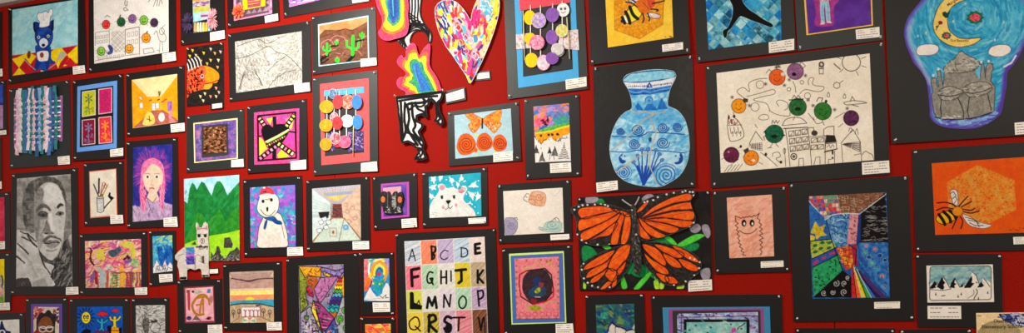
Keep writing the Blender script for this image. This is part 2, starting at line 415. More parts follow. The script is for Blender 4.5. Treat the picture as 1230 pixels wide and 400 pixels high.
# ---- blue animal in a chef's hat
def d(r):
    r.all('88c4d2', 'a8d8de', nz=.05, sc=7)
    r.dabs(140, r.uv(0, 0, 1, 0, 1, .7, 0, .7), ['94cedc', '80bccc', 'acdce4'], 6, 1.2, 2.2, seed=3, op=.5)
    g = [(15, 67), (40, 64), (60, 60.5), (95, 54.5), (96, 82), (15, 95)]
    r.poly(g, 'c02430', 'a81c2c'); y = 'f2d018'
    for q in (K(0, 1, 92, 30, 130, 22, 170, 0, 195, -10, 185, 40, 145, 95), K(0, 1, 100, 150, 145, 92, 190, 138), K(0, 1, 170, 0, 230, -8, 270, 10, 225, 70), K(0, 0, 360, 385, 400, 352, 450, 345, 490, 395, 430, 440, 380, 440),
              K(0, 0, 490, 395, 565, 325, 566, 430, 530, 470), K(0, 1, 400, 40, 450, 0, 490, -5, 440, 60, 425, 100), K(0, 1, 460, 85, 500, 30, 570, 40, 570, 60), K(0, 1, 300, 60, 345, 65, 330, 120, 300, 125), K(0, 0, 195, 382, 230, 380, 220, 420, 195, 420)):
        r.poly(q, y, 'e8bc10')
    r.poly(K(0, 1, 470, 70, 510, 20, 565, 78, 520, 86), 'c02430')
    # animal: blue body, round floppy ears, pale muzzle, white hat
    b = '1a3a80'; k = '141e3c'
    r.poly(sm(K(0, 0, 262, 330, 365, 330, 375, 420, 400, 445, 400, 460, 370, 462, 350, 500, 340, 515, 280, 500, 262, 512, 255, 490, 275, 440)), b, '24509c')
    r.poly(K(0, 1, 268, 30, 250, 105, 275, 115, 300, 60), b); r.poly(K(0, 1, 330, 50, 340, 105, 360, 100, 362, 30), b)
    for q in (K(0, 0, 248, 160, 285, 165, 300, 205, 275, 250, 250, 225, 244, 190), K(0, 0, 388, 140, 360, 175, 345, 205, 372, 240, 390, 215, 392, 170)): r.poly(sm(q), k); r.poly(sm([( (x - 53.5) * .8 + 53.5, (y - 33) * .85 + 33) for x, y in q]), b)
    r.poly(sm(K(0, 0, 265, 210, 320, 185, 372, 205, 388, 260, 372, 320, 330, 345, 285, 330, 258, 280)), k); r.poly(sm(K(0, 0, 270, 214, 320, 190, 368, 209, 383, 260, 368, 315, 330, 340, 290, 325, 263, 280)), b, '2a56ac')
    r.poly(sm(K(0, 0, 292, 295, 318, 275, 345, 290, 350, 320, 320, 345, 292, 330)), 'd8dce8'); r.ell(53.3, 54.6, 2.2, 1.8, '181820')
    for x, y in ((47.5, 45), (59, 43.8)): r.ell(x, y, 1.7, 1.9, 'e8e0c0'); r.ell(x, y, .9, 1.1, '281c18')
    r.poly(sm(K(0, 0, 278, 375, 350, 370, 352, 430, 330, 440, 290, 440, 275, 410)), 'e8d8d0', 'f4ece8'); r.ell(51.5, 66.5, 2.4, 3.4, '8a4a30')
    h = sm(K(0, 0, 290, 195, 292, 160, 278, 140, 272, 115, 285, 95, 305, 95, 318, 88, 335, 84, 352, 95, 362, 72, 380, 70, 382, 100, 366, 125, 362, 160, 355, 185, 320, 196))
    r.line(h, 1, '3a5a78', closed=True); r.poly(h, 'e8e0dc', 'f6f2f0', sc=3); r.line(K(0, 0, 318, 110, 322, 150), .5, 'b8b0b0')
    r.ell(36, 66, 2.2, 4.8, '7a3a22', rot=.1); r.line(K(0, 1, 180, 30, 215, 70, 262, 108), .9, '9a9aa4'); r.line(K(0, 1, 360, 100, 410, 65, 430, 20), .9, '9a9aa4'); r.ell(75.5, 67, 3.6, 5.5, 'a8a8a4', rot=.7)
art('mounted_painting', 'painting of a blue animal in a white chef hat behind a red and yellow tablecloth', 'painting', [(10.5, 9.5), (102, -4), (105.5, 85.5), (11.5, 101.5)], [(15.5, 12), (94, -.5), (94.8, 79.5), (16, 92)], d, [(88.8, 80.5), (103, 78.7), (104, 88), (89.5, 90)], pins='tl bl', tilt=.5)

# ---- small fruit city drawing
def d(r):
    r.lw = 1.3; r.all('e6dfd8', 'dcd4cc', nz=.02, sc=14); g = '5c5652'
    windows(r, K(0, 0, 695, 255, 785, 245, 785, 310, 695, 325), 4, 2, g); r.line(K(0, 0, 690, 330, 692, 235, 790, 222, 792, 320), .4, g)
    r.hatch(K(0, 0, 805, 230, 898, 222, 898, 370, 805, 385), 20, g, ang=.8); r.hatch(K(0, 0, 805, 230, 898, 222, 898, 370, 805, 385), 20, g, ang=-.8)
    r.line(K(0, 0, 905, 395, 905, 215, 1005, 195, 1008, 395), .6, g); windows(r, K(0, 0, 915, 225, 1000, 212, 1000, 325, 915, 335), 3, 2, g, fill=.55)
    r.line(K(0, 1, 690, 45, 760, 30, 860, 20, 900, 8, 1000, -5), .4, g); windows(r, K(0, 1, 705, 15, 900, -10, 900, 15, 705, 45), 7, 1, g, fill=.5)
    r.line(K(0, 0, 1110, 250, 1130, 225, 1150, 290, 1190, 300, 1195, 260, 1165, 215, 1190, 180), .5, g, smooth=True); r.line(K(0, 0, 1150, 380, 1155, 300), .5, g); r.line(K(0, 0, 1175, 370, 1170, 300), .5, g)
    r.line(K(0, 0, 1035, 355, 1100, 345, 1115, 375, 1040, 390), .5, g, closed=True); r.ring(195.5, 38, 3, 4, .5, g)
    r.line(K(0, 0, 905, 5, 900, 30, 915, 45, 918, 10), .6, g, smooth=True); r.line(K(0, 0, 890, 65, 905, 55, 925, 75, 900, 80), .6, g, closed=True)
    for a, b in (((1070, 15), (1085, -5)), ((1105, 50), (1125, 0)), ((1130, 45), (1138, -5)), ((1145, 45), (1155, -5)), ((1170, 30), (1160, -5))): r.line(K(0, 0, *a, *b), .6, '6e6864')
    for x, y, ra, c, c2 in ((767, 178, 5.0, 'd83034', 'e84a44'), (875, 160, 5.2, '23583a', '2f6a44'), (955, 137, 5, '7a5488', '8e689c'), (1038, 147, 5.2, '6cae34', '86c048'), (1112, 165, 5, '403048', '54405c'), (1055, 275, 5.4, 'f08a20', 'f8a034'), (733, 370, 5, '78b43c', '8cc450'), (935, 352, 5.1, 'f0922c', 'f8a844')):
        p = K(0, 0, x, y)[0]; fruit(r, p[0], p[1], ra, c, c2, sq=1.12)
    r.poly(sm(K(0, 0, 780, 330, 800, 325, 818, 350, 812, 385, 785, 395, 775, 380, 792, 365)), '3a4478', '4a5488'); r.line(K(0, 0, 865, 125, 870, 110), 1, '2a2a2a'); r.line(K(0, 0, 1058, 240, 1064, 228), 1, '2a2a2a')
    r.line(K(0, 0, 760, 125, 775, 112, 795, 125), .6, g); 
    R = random.Random(4)
    for i in range(26): x, y = R.uniform(115, 200), R.uniform(60, 74) - 0; r.line([(x, y), (x + R.uniform(-1.4, 1.4), y + R.uniform(-1.4, 1.4))], .4, g)
art('mounted_drawing', 'white drawing of smiling fruit over city blocks, upper left beside the blue animal', 'drawing', [(107, -22), (211, -37), (213, 74), (107.5, 88)], [(113, -12), (203, -24), (203.8, 63), (114.5, 77)], d, [(196, 65), (212, 62.5), (213, 73), (196.6, 75.5)], pins='bl', tilt=.4)

# ---- yarn and paper collage with pom-poms
def d(r):
    r.all('8fc4d0'); e = lambda *v: K(1, 0, *v)
    r.poly(e(160, -60, 285, -60, 285, 5, 165, 20), 'e8a83c', 'd89030'); r.poly(e(215, -20, 262, -20, 265, 0, 215, 8), '70a8b8')
    r.poly(e(168, 18, 285, 8, 287, 40, 168, 55), 'b090b8', '8a6a98', sc=1.5); r.dabs(40, e(168, 18, 285, 8, 287, 40, 168, 55), ['5a4060', 'e0d0d8', 'c8a0b8'], 3, .8, -.1)
    r.poly(e(170, 55, 287, 40, 290, 80, 172, 95), 'bcb85c', 'a8a850'); r.poly(e(178, 98, 220, 92, 222, 155, 186, 160), '8cbccc', 'a8d0d8'); r.poly(e(222, 100, 276, 95, 278, 130, 222, 140), 'c898b4', 'e0b0c0'); r.poly(e(222, 112, 275, 108, 276, 120, 222, 124), '6e3c70')
    r.poly(e(170, 162, 270, 140, 275, 235, 170, 235), '2c2430'); 
    for k, c in enumerate(('d8a060', 'e8e0a8', 'f0ece0', 'e8cc60', 'e8b848')): x = 175 + k * 20; r.poly(e(x, 165, x + 14, 162, x + 16, 235, x - 2, 228), c)
e_, y_ = art('mounted_collage', 'paper and yarn collage with a dark purple and a pink pom-pom', 'collage', [(216, -48), (268.5, -55), (271.8, 47.5), (218.4, 55)], [(232, -12), (252.6, -15), (253.6, 37.5), (233.5, 40)], d, [(253.7, 39.6), (270.8, 36.8), (271.6, 46.8), (254, 50)], pins='bl', tilt=.5)
def pompom(name, cx, cy, rx, ry, cols, seed, n=170, lab=None, r0=.0016, ln=.03):
    R = random.Random(seed)
    x0, z0 = P(cx, cy); sx_ = abs(float(P(cx + rx, cy)[0]) - float(x0)); sz_ = abs(float(P(cx, cy + ry)[1]) - float(z0))
    ox, oz = org(e_); cx3, cz3 = float(x0) - ox, float(z0) - oz
    paths = {c: [] for c in cols}
    for i in range(n):
        a = R.uniform(0, 2 * math.pi); b = math.acos(R.uniform(-.2, 1)); rr = R.uniform(.75, 1.1)
        d3 = (math.sin(b) * math.cos(a), math.cos(b), math.sin(b) * math.sin(a)); c3 = []
        for t in (.2, .5, .8, 1.0):
            q = rr * t; c3.append((cx3 + d3[0] * sx_ * q + R.uniform(-.002, .002), -(y_ + .004 + d3[1] * .022 * q), cz3 + d3[2] * sz_ * q - .004 * t * t + R.uniform(-.002, .002)))
        paths[R.choice(cols)].append(c3)
    o0 = None
    for c, ps in paths.items():
        if not ps: continue
        o = link(name if o0 is None else 'yarn_strand', tube_mesh(ps, r0, 5), flat(c, .9), e_ if o0 is None else o0); o0 = o0 or o
    if lab: o0['label'] = lab
    return o0
p = K(1, 0, 135, 165)[0]; pompom('pompom', p[0], p[1], 7.5, 12, ('43305a', '57406e', '2e2040'), 1, lab='dark purple yarn pom-pom')
p = K(1, 0, 312, 140)[0]; pompom('pompom', p[0], p[1], 6.2, 14, ('e8a4b0', 'f4bcc4', 'd88c9c'), 2, lab='pale pink yarn pom-pom')

# ---- pink frame with paper flower
def d(r):
    r.all('e87aa0', 'f08cb0'); e = lambda *v: K(1, 0, *v)
    r.poly(e(475, -40, 720, -60, 712, 92, 478, 140), '5a4a52'); r.poly(e(520, -40, 682, -50, 684, 45, 524, 75), 'f4c820', 'e8b418')
    r.poly(e(555, -30, 655, -40, 650, 45, 558, 60), 'd83c60', 'e04c50'); r.line(e(565, 15, 640, 5), .6, 'f8d040'); r.line(e(565, 35, 640, 22), .6, 'f8d040')
    for k in range(5): x = 545 + k * 40; r.poly(e(x, 105 - k * 6, x + 22, 70 - k * 6, x + 40, 98 - k * 6), 'a07a90', '8a6a80')
    for k in range(3): r.poly(e(690, 60 - k * 40, 712, 40 - k * 40, 712, 80 - k * 40), 'a07a90')
    for k in range(3): r.poly(e(482, 30 - k * 40, 515, 10 - k * 40, 515, 50 - k * 40), 'a07a90')
e_, y_ = art('mounted_collage', 'pink framed collage with an orange paper flower on its corner', 'collage', [(272.8, -46), (333, -53), (336.5, 25.5), (274.2, 34.5)], [(281, -35), (326.5, -40), (328, 16.7), (282, 25.6)], d, [(318.9, 19.8), (334.8, 16.8), (335.3, 25), (319.7, 28.1)], pins='bl', tilt=.5)
V = []
R = random.Random(5); x0, z0 = wp3(e_, 288, 15, 0)[0], wp3(e_, 288, 15, 0)[2]
def petals(name, parent, x0, z0, y, rad, n, rings, m, seed=3):
    R = random.Random(seed); V = []; F = []
    for k in range(rings):
        rr = rad * (1 - .24 * k); h = .004 + .006 * k
        for j in range(n):
            a = 2 * math.pi * (j + .5 * (k % 2)) / n + R.uniform(-.1, .1); w = 2 * math.pi / n * .5
            b = len(V)
            for (rr_, dw, hh) in ((.15, 0, 0), (.6, -w, h * .5), (1, -w * .45, h), (1.05, 0, h * .8), (1, w * .45, h * 1.2), (.6, w, h * .5)):
                V.append((x0 + rr * rr_ * math.cos(a + dw), -(y + hh + .002 * k + R.uniform(0, .002)), z0 + rr * rr_ * math.sin(a + dw)))
            F += [(b, b + 1, b + 2, b + 3), (b, b + 3, b + 4, b + 5)]
    me = bpy.data.meshes.new(name); me.from_pydata(V, [], F); me.update(); o = link(name, me, m, parent)
    s = o.modifiers.new('t', 'SOLIDIFY'); s.thickness = .0008; return o
o = petals('paper_flower', e_, x0, z0, y_, .042, 8, 4, flat('ee6a40', .8)); o['label'] = 'orange crinkled paper flower'

# ---- violet drawing at the top
def d(r):
    r.all('9a8cd0', 'b8b0e4'); e = lambda *v: K(1, 0, *v)
    r.poly(e(855, -60, 910, -60, 910, 40, 855, 50), 'd04c9c', 'c060b0'); r.line(e(858, 45, 1090, 0, 1300, -40), 1.4, 'e070a8')
    r.dabs(60, e(860, -40, 1100, -60, 1100, 0, 860, 40), ['4a5cb0', 'e8e0f4', 'c05cb8', '7a6cc8'], 6, 1.4, -.4, seed=8)
art('mounted_drawing', 'violet and pink drawing cut off by the photo top, left of the agate paper sculpture', 'drawing', [(338, -48), (440, -60), (445, 2), (341.5, 22)], [(345, -30), (415, -40), (417, -7), (348.2, 9)], d, [(423.5, -2), (443, -6), (443.8, 1.4), (424.2, 4.4)], pins='bl', tilt=.3)

# ---- woven strips
def d(r): pass
e_, y_ = art('mounted_weaving', 'woven strips of blue, teal, pink and white hanging on a dark green mat', 'weaving', [(11.4, 107), (84.6, 95.8), (86.3, 197.5), (13, 202.5)], None, None, [(70.4, 188.6), (84.6, 187), (85.1, 197.3), (71.2, 198.2)], pins='tl tr bl', tilt=.3, bm=BOARDG)
R = random.Random(12)
wc = {'white': 'ddd0d6', 'pink': 'dcb4c2', 'blue': '3e6ca8', 'teal': '1f787c', 'deep': '284f80', 'plum': '7a3c78', 'sky': '7aa8cc'}
cols_ = ['pink', 'white', 'teal', 'blue', 'white', 'teal', 'pink', 'deep', 'sky', 'teal', 'pink', 'white', 'blue', 'deep', 'teal']
# weft: rows of horizontal strips, the warp passes over and under in turn
xa, xb = 19.6, 75.5
for k, cn in enumerate(cols_):
    u = (k + .5) / len(cols_); x = xa + 2.2 + u * (xb - xa - 7); w = 2.15 * R.uniform(.85, 1.15)
    top = 108.5 - u * 6 + R.uniform(-2.5, 2); bot = 186.5 + R.uniform(-7, 4) - u * 3
    pts = []; n = 15; L = []; Rr = []
    for i in range(n + 1):
        v = i / n; dx = (R.uniform(-.5, .5) if 0.15 < v < .8 else R.uniform(-.9, .9)) + (1.2 if v < .12 and k % 4 == 0 else 0)
        y = top + (bot - top) * v; L.append((x + dx - w, y)); Rr.append((x + dx + w, y))
    # a ribbon mesh that weaves over and under
    V = []; F = []; n = 60
    for i in range(n + 1):
        v = i / n; s = v * 15; a = L[int(min(s, 14.999))]; b = L[min(int(s) + 1, 15)]; f = s - int(s); lx = a[0] * (1 - f) + b[0] * f
        a = Rr[int(min(s, 14.999))]; b = Rr[min(int(s) + 1, 15)]; rx = a[0] * (1 - f) + b[0] * f; y = top + (bot - top) * v
        row = (y - 120) / 3.55
        dep = .0058 + (.0022 * math.sin(math.pi * row + math.pi * (k % 2)) if 120 < y < 173 else 0) + (.004 * math.sin(v * 9 + k) + .003 if not 120 < y < 173 else 0)
        dep = max(dep, .0012)
        V.append(wp3(e_, lx, y, y_ + dep)); V.append(wp3(e_, rx, y, y_ + dep + .0008 * math.sin(i)))
    F = [(2 * i, 2 * i + 1, 2 * i + 3, 2 * i + 2) for i in range(n)]
    me = bpy.data.meshes.new('warp_strip'); me.from_pydata(V, [], F); me.update(); o = link('warp_strip', me, flat(wc[cn], .9, .25), e_)
    s = o.modifiers.new('t', 'SOLIDIFY'); s.thickness = .001
wr = ['plum', 'white', 'teal', 'white', 'blue', 'white', 'pink', 'teal', 'white', 'blue', 'white', 'pink', 'teal', 'white', 'plum']
for j, cn in enumerate(wr):
    y = 121.5 + j * 3.55; V = []; n = 60; h = 1.0
    for i in range(n + 1):
        v = i / n; x = xa + (xb - xa) * v - .8; yy = y - (v * 4.0) + R.uniform(-.25, .25); k = (v * (xb - xa) - 2.2) / (xb - xa - 7) * 15 - .5
        dep = max(.0012, .0048 - .0022 * math.cos(math.pi * k) * (1 if j % 2 else -1))
        V.append(wp3(e_, x, yy - h, y_ + dep)); V.append(wp3(e_, x, yy + h, y_ + dep))
    me = bpy.data.meshes.new('weft_strip'); me.from_pydata(V, [], [(2 * i, 2 * i + 1, 2 * i + 3, 2 * i + 2) for i in range(n)]); me.update()
    o = link('weft_strip', me, flat(wc[cn], .9, .3), e_); s = o.modifiers.new('t', 'SOLIDIFY'); s.thickness = .001
for x0_, x1_, dx in ((18.2, 20.2, .5), (73.2, 76.2, 0)):
    y0_ = 118 if dx else 115; y1_ = 174 if dx else 170
    q = [(x0_, y0_), (x1_, y0_ - .5), (x1_ + dx, y1_), (x0_ + dx - .6, y1_ + .4)]; n = 14
    pts = [(q[0][0] + R.uniform(-.4, .4) + (q[3][0] - q[0][0]) * i / n, y0_ + (y1_ - y0_) * i / n) for i in range(n + 1)] + [(q[1][0] + R.uniform(-.3, .3) + (q[2][0] - q[1][0]) * i / n, y0_ + (y1_ - y0_) * i / n) for i in range(n, -1, -1)]
    slab('side_strip', pts, flat('9a5a96', .9, .3), e_, y_, y_ + .003)

# ---- four flower prints
def d(r):
    r.all('2a2426'); 
    for q, a, b, f in ((K(0, 1, 595, 265, 692, 252, 695, 432, 597, 448), 'c8c020', 'b0b428', '4a6a5a'), (K(0, 1, 712, 247, 810, 235, 812, 415, 715, 429), 'd0286c', 'c02060', '8a3a5a'), (K(0, 2, 597, 68, 692, 58, 695, 240, 600, 250), '7a1836', '8a2040', '7888b0'), (K(0, 2, 715, 50, 808, 40, 817, 230, 720, 240), 'e02858', 'e83c48', 'f0a828')):
        r.poly(q, 'e8e0dc'); i = inset(q, .8); r.poly(i, a, b, sc=2)
        c = bil(q, .5, .32)
        for k in range(6):
            t = k * math.pi / 3 + .4; r.line([c, (c[0] + 4.2 * math.cos(t), c[1] + 5 * math.sin(t))], 1.5, f, op=.8)
        r.ring(c[0], c[1], 1.4, 1.6, .5, a); r.line([c, bil(q, .48, .65), bil(q, .55, .92)], .8, f, smooth=True, op=.8)
        r.dabs(34, [bil(q, .2, .55), bil(q, .85, .55), bil(q, .85, .92), bil(q, .2, .92)], [f], 1.6, .6, .8, seed=int(c[0]), da=1.5, op=.7)
art('mounted_print', 'four flower prints in yellow, magenta, maroon and red on a cornflower blue frame', 'print', [(87.6, 97), (148.7, 88.6), (151, 190), (89.6, 193.3)], [(97.7, 108.7), (137, 103.2), (138.2, 172.4), (97.7, 177.4)], d, [(134.3, 180), (150, 178), (150.2, 187.4), (134.8, 188.8)], mats=[([(93.8, 104.2), (141.5, 97), (142, 178.2), (94.3, 183)], '5c94dc')], tilt=.9)

# ---- orange room
def d(r):
    r.all('e88e10', 'f0a020', nz=.06); e = lambda *v: K(0, 1, *v)
    r.poly(e(948, 180, 1290, 132, 1160, 300, 1062, 302), 'e4d49c', 'd8c88c', nz=.05, sc=5)
    r.poly(e(1090, 305, 1165, 300, 1168, 395, 1092, 400), 'f0a020', 'f4ac30')
    r.poly(K(0, 2, 962, 128, 1095, 3, 1175, -2, 1300, 85), 'b86a5c', 'a85c52', sc=3); r.line(K(0, 2, 962, 128, 1095, 3, 1175, -2, 1300, 85), .5, '8a5040')
    r.poly(sm(K(0, 2, 1040, 60, 1055, 20, 1085, 12, 1110, 40, 1115, 85, 1080, 105, 1030, 100)), 'e8d070', 'dcc060'); r.ell(195, 141, 4, 5.6, 'e4ded8'); r.ring(195, 141, 4, 5.6, .5, '8a8078')
    r.line(K(0, 2, 1060, 60, 1090, 70), .8, '4a3a28'); r.line(K(0, 2, 1075, 40, 1080, 80), .8, '4a3a28')
    for q, c in ((e(1005, 345, 1030, 342, 1032, 382, 1006, 385), 'e8e4e0'), (e(1000, 295, 1025, 300, 1025, 325, 1002, 320), 'd8b890'), (e(1095, 350, 1118, 345, 1120, 400, 1095, 400), 'f0e8dc'), (e(1122, 345, 1145, 345, 1145, 385, 1122, 388), 'e8e8e8')):
        r.poly(q, c); r.line(q, .4, '7a5a3a', closed=True)
    r.line(e(1140, 265, 1150, 290, 1158, 262), .7, '40302a'); r.line(e(1148, 262, 1145, 300), .7, '40302a')
    for x, y, c in ((1078, 330, 'a04050'), (1135, 325, '504038'), (1165, 340, '8a4a70'), (1185, 325, 'a85030')): r.line(e(x, y, x + 14, y - 6), 1.3, c)
    r.poly(K(1, 2, -5, -15, 15, -20, 12, 60, -8, 55), 'e888a8'); r.poly(e(1205, 335, 1224, 330, 1240, 400, 1208, 405), '9a6ab0')
    r.poly(K(1, 1, 0, 335, 15, 330, 15, 385, 0, 390), '8a5aa0'); r.poly(K(1, 2, 50, 85, -5, 95, -5, 60, 20, 55), 'd8909c', op=.6)
    r.line(K(0, 2, 962, 128, 1090, 110, 1290, 88), .8, 'f0e0b0')
art('mounted_drawing', 'drawing of a bright orange room with a cream ceiling in one point perspective', 'drawing', [(152, 88.6), (222, 78.5), (222.8, 159), (153.3, 164.5)], [(158.8, 96.2), (213.4, 89), (214.5, 147.2), (160.3, 154.4)], d, [(205.8, 149.8), (222.6, 147.7), (223, 157.6), (206.7, 159.5)], pins='tl tr bl', tilt=.3)
# ---- spotted bird of prey on black
def d(r):
    r.all('24211f', '2e2b28', sc=3); e = lambda *v: K(1, 1, *v)
    r.dabs(160, r.q.tolist(), ['3c3834', '1a1818', '4a443c'], 3, .6, -.7, seed=2, op=.5)
    body = sm(e(118, 130, 140, 105, 190, 85, 240, 78, 300, 95, 345, 130, 352, 165, 335, 200, 305, 205, 300, 225, 280, 245, 245, 248, 200, 258, 150, 275, 118, 305))
    r.poly(body, 'dc5030', 'e8683c', sc=3); r.poly(sm(e(245, 80, 300, 95, 345, 130, 352, 165, 330, 200, 270, 195, 250, 160, 262, 120)), 'e87c18', 'f08c24', sc=2)
    r.poly(sm(e(300, 205, 300, 225, 280, 245, 245, 245, 250, 215)), 'f09428'); r.line(e(350, 180, 300, 200, 255, 210), .8, '3a1c10', smooth=True)
    r.dabs(120, e(120, 130, 190, 90, 235, 95, 240, 140, 235, 190, 245, 245, 150, 270, 120, 300), ['1a1010', '2a1410', 'b03020'], 1.8, 1.2, .6, seed=5, da=1.2)
    r.ell(243.5, 92, 2.2, 2.8, 'e8a0a0'); r.ell(243.8, 91.6, 1.1, 1.4, '201818')
    for k in range(5): x = 118 + k * 22; r.line(e(x + 18, 115 - k * 10, x + 8, 70 - k * 8, x - 8, 45 - k * 8), 1.1, 'ece6e0', smooth=True)
    R = random.Random(6)
    for x, y in ((140, 10), (185, 5), (220, 45), (240, -12), (290, 40), (345, 40), (360, -20), (265, 65), (340, 90), (160, -30), (320, -10), (290, -40), (330, 240), (250, 280), (290, 300), (330, 300), (218, 300), (238, 330), (350, 270)):
        p = e(x, y)[0]; r.poly([(p[0] - 1.6, p[1] - 2), (p[0] + 1.8, p[1] - 1.2), (p[0] + .4, p[1] + 2.4)], R.choice(['e8c040', 'e8dca0', 'd8a060', 'e0b0a0']) if y < 100 else R.choice(['e0a090', 'd88870', 'e8c890']))
art('mounted_painting', 'spotted orange bird head on a black ground, beside the pencil landscape', 'painting', [(224.8, 57.8), (269, 51.1), (269.5, 123.8), (225, 128.3)], [(225.4, 58.4), (268.4, 51.8), (268.9, 123.2), (225.6, 127.6)], d, K(1, 1, 305, 355, 375, 347, 377, 378, 306, 388), backing=K(1, 1, 290, 350, 385, 338, 387, 385, 292, 395), pins='tl tr', tilt=.3, lines=1, pd=2)

# ---- pencil landscape
def d(r):
    r.lw = .75; r.all('c0bcb4', 'a29e98', nz=.12, sc=4); e = lambda *v: K(1, 1, *v); g = '4c4842'
    r.dabs(1500, r.q.tolist(), ['6e6a66', '8a8680', '5a5753', 'd8d4cc', '7e7a75', 'dcd8d0'], 3.4, .75, lambda x, y: -.5 if x > 322 else .9, seed=9, da=.8, op=.55)
    for k in range(4): r.line(e(510 - 6 * k, 250, 515, 190 - k * 5, 545, 135 - 12 * k, 600, 130 - 10 * k, 640, 170, 650 + 6 * k, 220), .7, g, smooth=True, op=.7)
    for j in range(5):
        for i in range(6): r.ring(291.5 + i * 3.2, 91 + j * 3.6, 1.5, 1.4, .45, '5c5852', op=.6)
    r.line(e(470, 30, 560, 10, 640, -30, 710, -60, 760, -20, 830, 0, 900, 60, 950, 120), .9, g, smooth=True); r.line(e(700, 120, 760, 60, 830, 10), .8, g); r.line(e(480, -60, 560, -90, 640, -110, 700, -80, 800, -130), .8, g, smooth=True)
    r.poly(e(690, 40, 715, 10, 738, 45), 'ece8e0'); 
    for i in range(9): x = 480 + i * 26; r.line(e(x, 80, x + 12, 30, x + 24, 78), .5, g)
    for i in range(12): x = 730 + i * 18; r.line(e(x, 220 - i * 4, x + 12, 150 - i * 3), .7, '5e5a54', op=.6)
    for i in range(14): x, y = 720 + i * 16, 170; r.line(e(x, y, x + 50, y - 70), .5, g, op=.5)
    r.line(e(700, 250, 740, 190, 820, 130, 900, 110), .9, '55514b', smooth=True)
art('mounted_drawing', 'grey pencil landscape of hills and trees on white paper', 'drawing', [(274.2, 41), (373.3, 25.1), (375, 110.4), (276.5, 122.6)], [(282.9, 50.3), (363, 37.7), (363.8, 100.3), (284.6, 112)], d, [(354, 101.7), (372.5, 99.2), (373.3, 109.5), (355, 112)], tilt=.3)

# ---- desert with cacti
def d(r):
    e = lambda *v: K(1, 0, *v); f = lambda *v: K(2, 0, *v); r.all('ea7c50', 'f0946a', nz=.04, sc=8)
    r.poly([(383, 44)] + f(-115, 215, -20, 215, 30, 210, 90, 215, 130, 200, 190, 165) + [(444, 74), (384, 81)], '6a4836', '7c5844', sc=4)
    r.line([(384, 46), (402, 39.5), (415, 35), (424, 36.5), (442, 27)], .8, '4a3028', smooth=True); r.line([(384, 44), (408, 38.5), (424, 37.5), (442, 33)], .7, '7a4a3c', smooth=True)
    for p in (e(1085, 345, 1090, 310, 1140, 285, 1175, 320), f(-80, 300, -40, 260, 20, 270, 40, 300), f(10, 400, 40, 360, 120, 365, 150, 400), f(150, 340, 160, 280, 185, 260), f(-100, 420, -60, 380, 0, 390), e(1090, 400, 1150, 370, 1200, 350)): r.line(p, .8, 'b07878', smooth=True)
    r.dabs(120, [(384, 52), (443, 42), (443, 72), (384, 79)], ['54382c', '8a6450', '3e2a22'], 5, .7, -.3, seed=4, op=.5)
    G = '3cc83c'
    def cactus(x, y, h, w):
        r.line([(x + 1.5, y + 1), (x - 5, y + h * .35), (x - 7, y + h * .5)], w, '181410'); r.line([(x, y), (x + .3, y - h)], w, G)
        r.line([(x, y - h * .35), (x - h * .3, y - h * .45), (x - h * .32, y - h * .75)], w * .75, G, smooth=True); r.line([(x, y - h * .25), (x + h * .3, y - h * .4), (x + h * .32, y - h * .8)], w * .75, G, smooth=True)
        r.line([(x + .6, y), (x + .8, y - h)], .4, '1c8c2c')
    cactus(424.5, 66, 22, 3.2); cactus(393.5, 66, 13, 2.4); cactus(435.5, 47, 7.5, 1.8); cactus(405, 54, 5.5, 1.6); r.ell(406.5, 48.5, 1.5, 1.2, 'e86a8a')
    r.ell(406, 72.5, 2.8, 3.4, G); r.line([(406, 69.5), (406, 76)], .4, '1c8c2c'); r.ell(406, 68.8, 1.1, .9, 'e05080'); r.line([(395, 72), (387, 77), (388, 68)], 1.5, '181410')
art('mounted_painting', 'desert painting with bright green cacti under an orange sky', 'painting', [(374.5, 20), (451.4, 8.4), (453.9, 77.7), (376.2, 90.3)], [(384, 31), (441.8, 20.8), (442.8, 72), (385, 79)], d, [(434, 71.4), (453, 69.7), (453.6, 78.6), (434.3, 81)], mats=[([(382.6, 29.8), (443, 18.8), (444.2, 72.7), (383.7, 80.2)], 'a4e0ec')], tilt=.5)

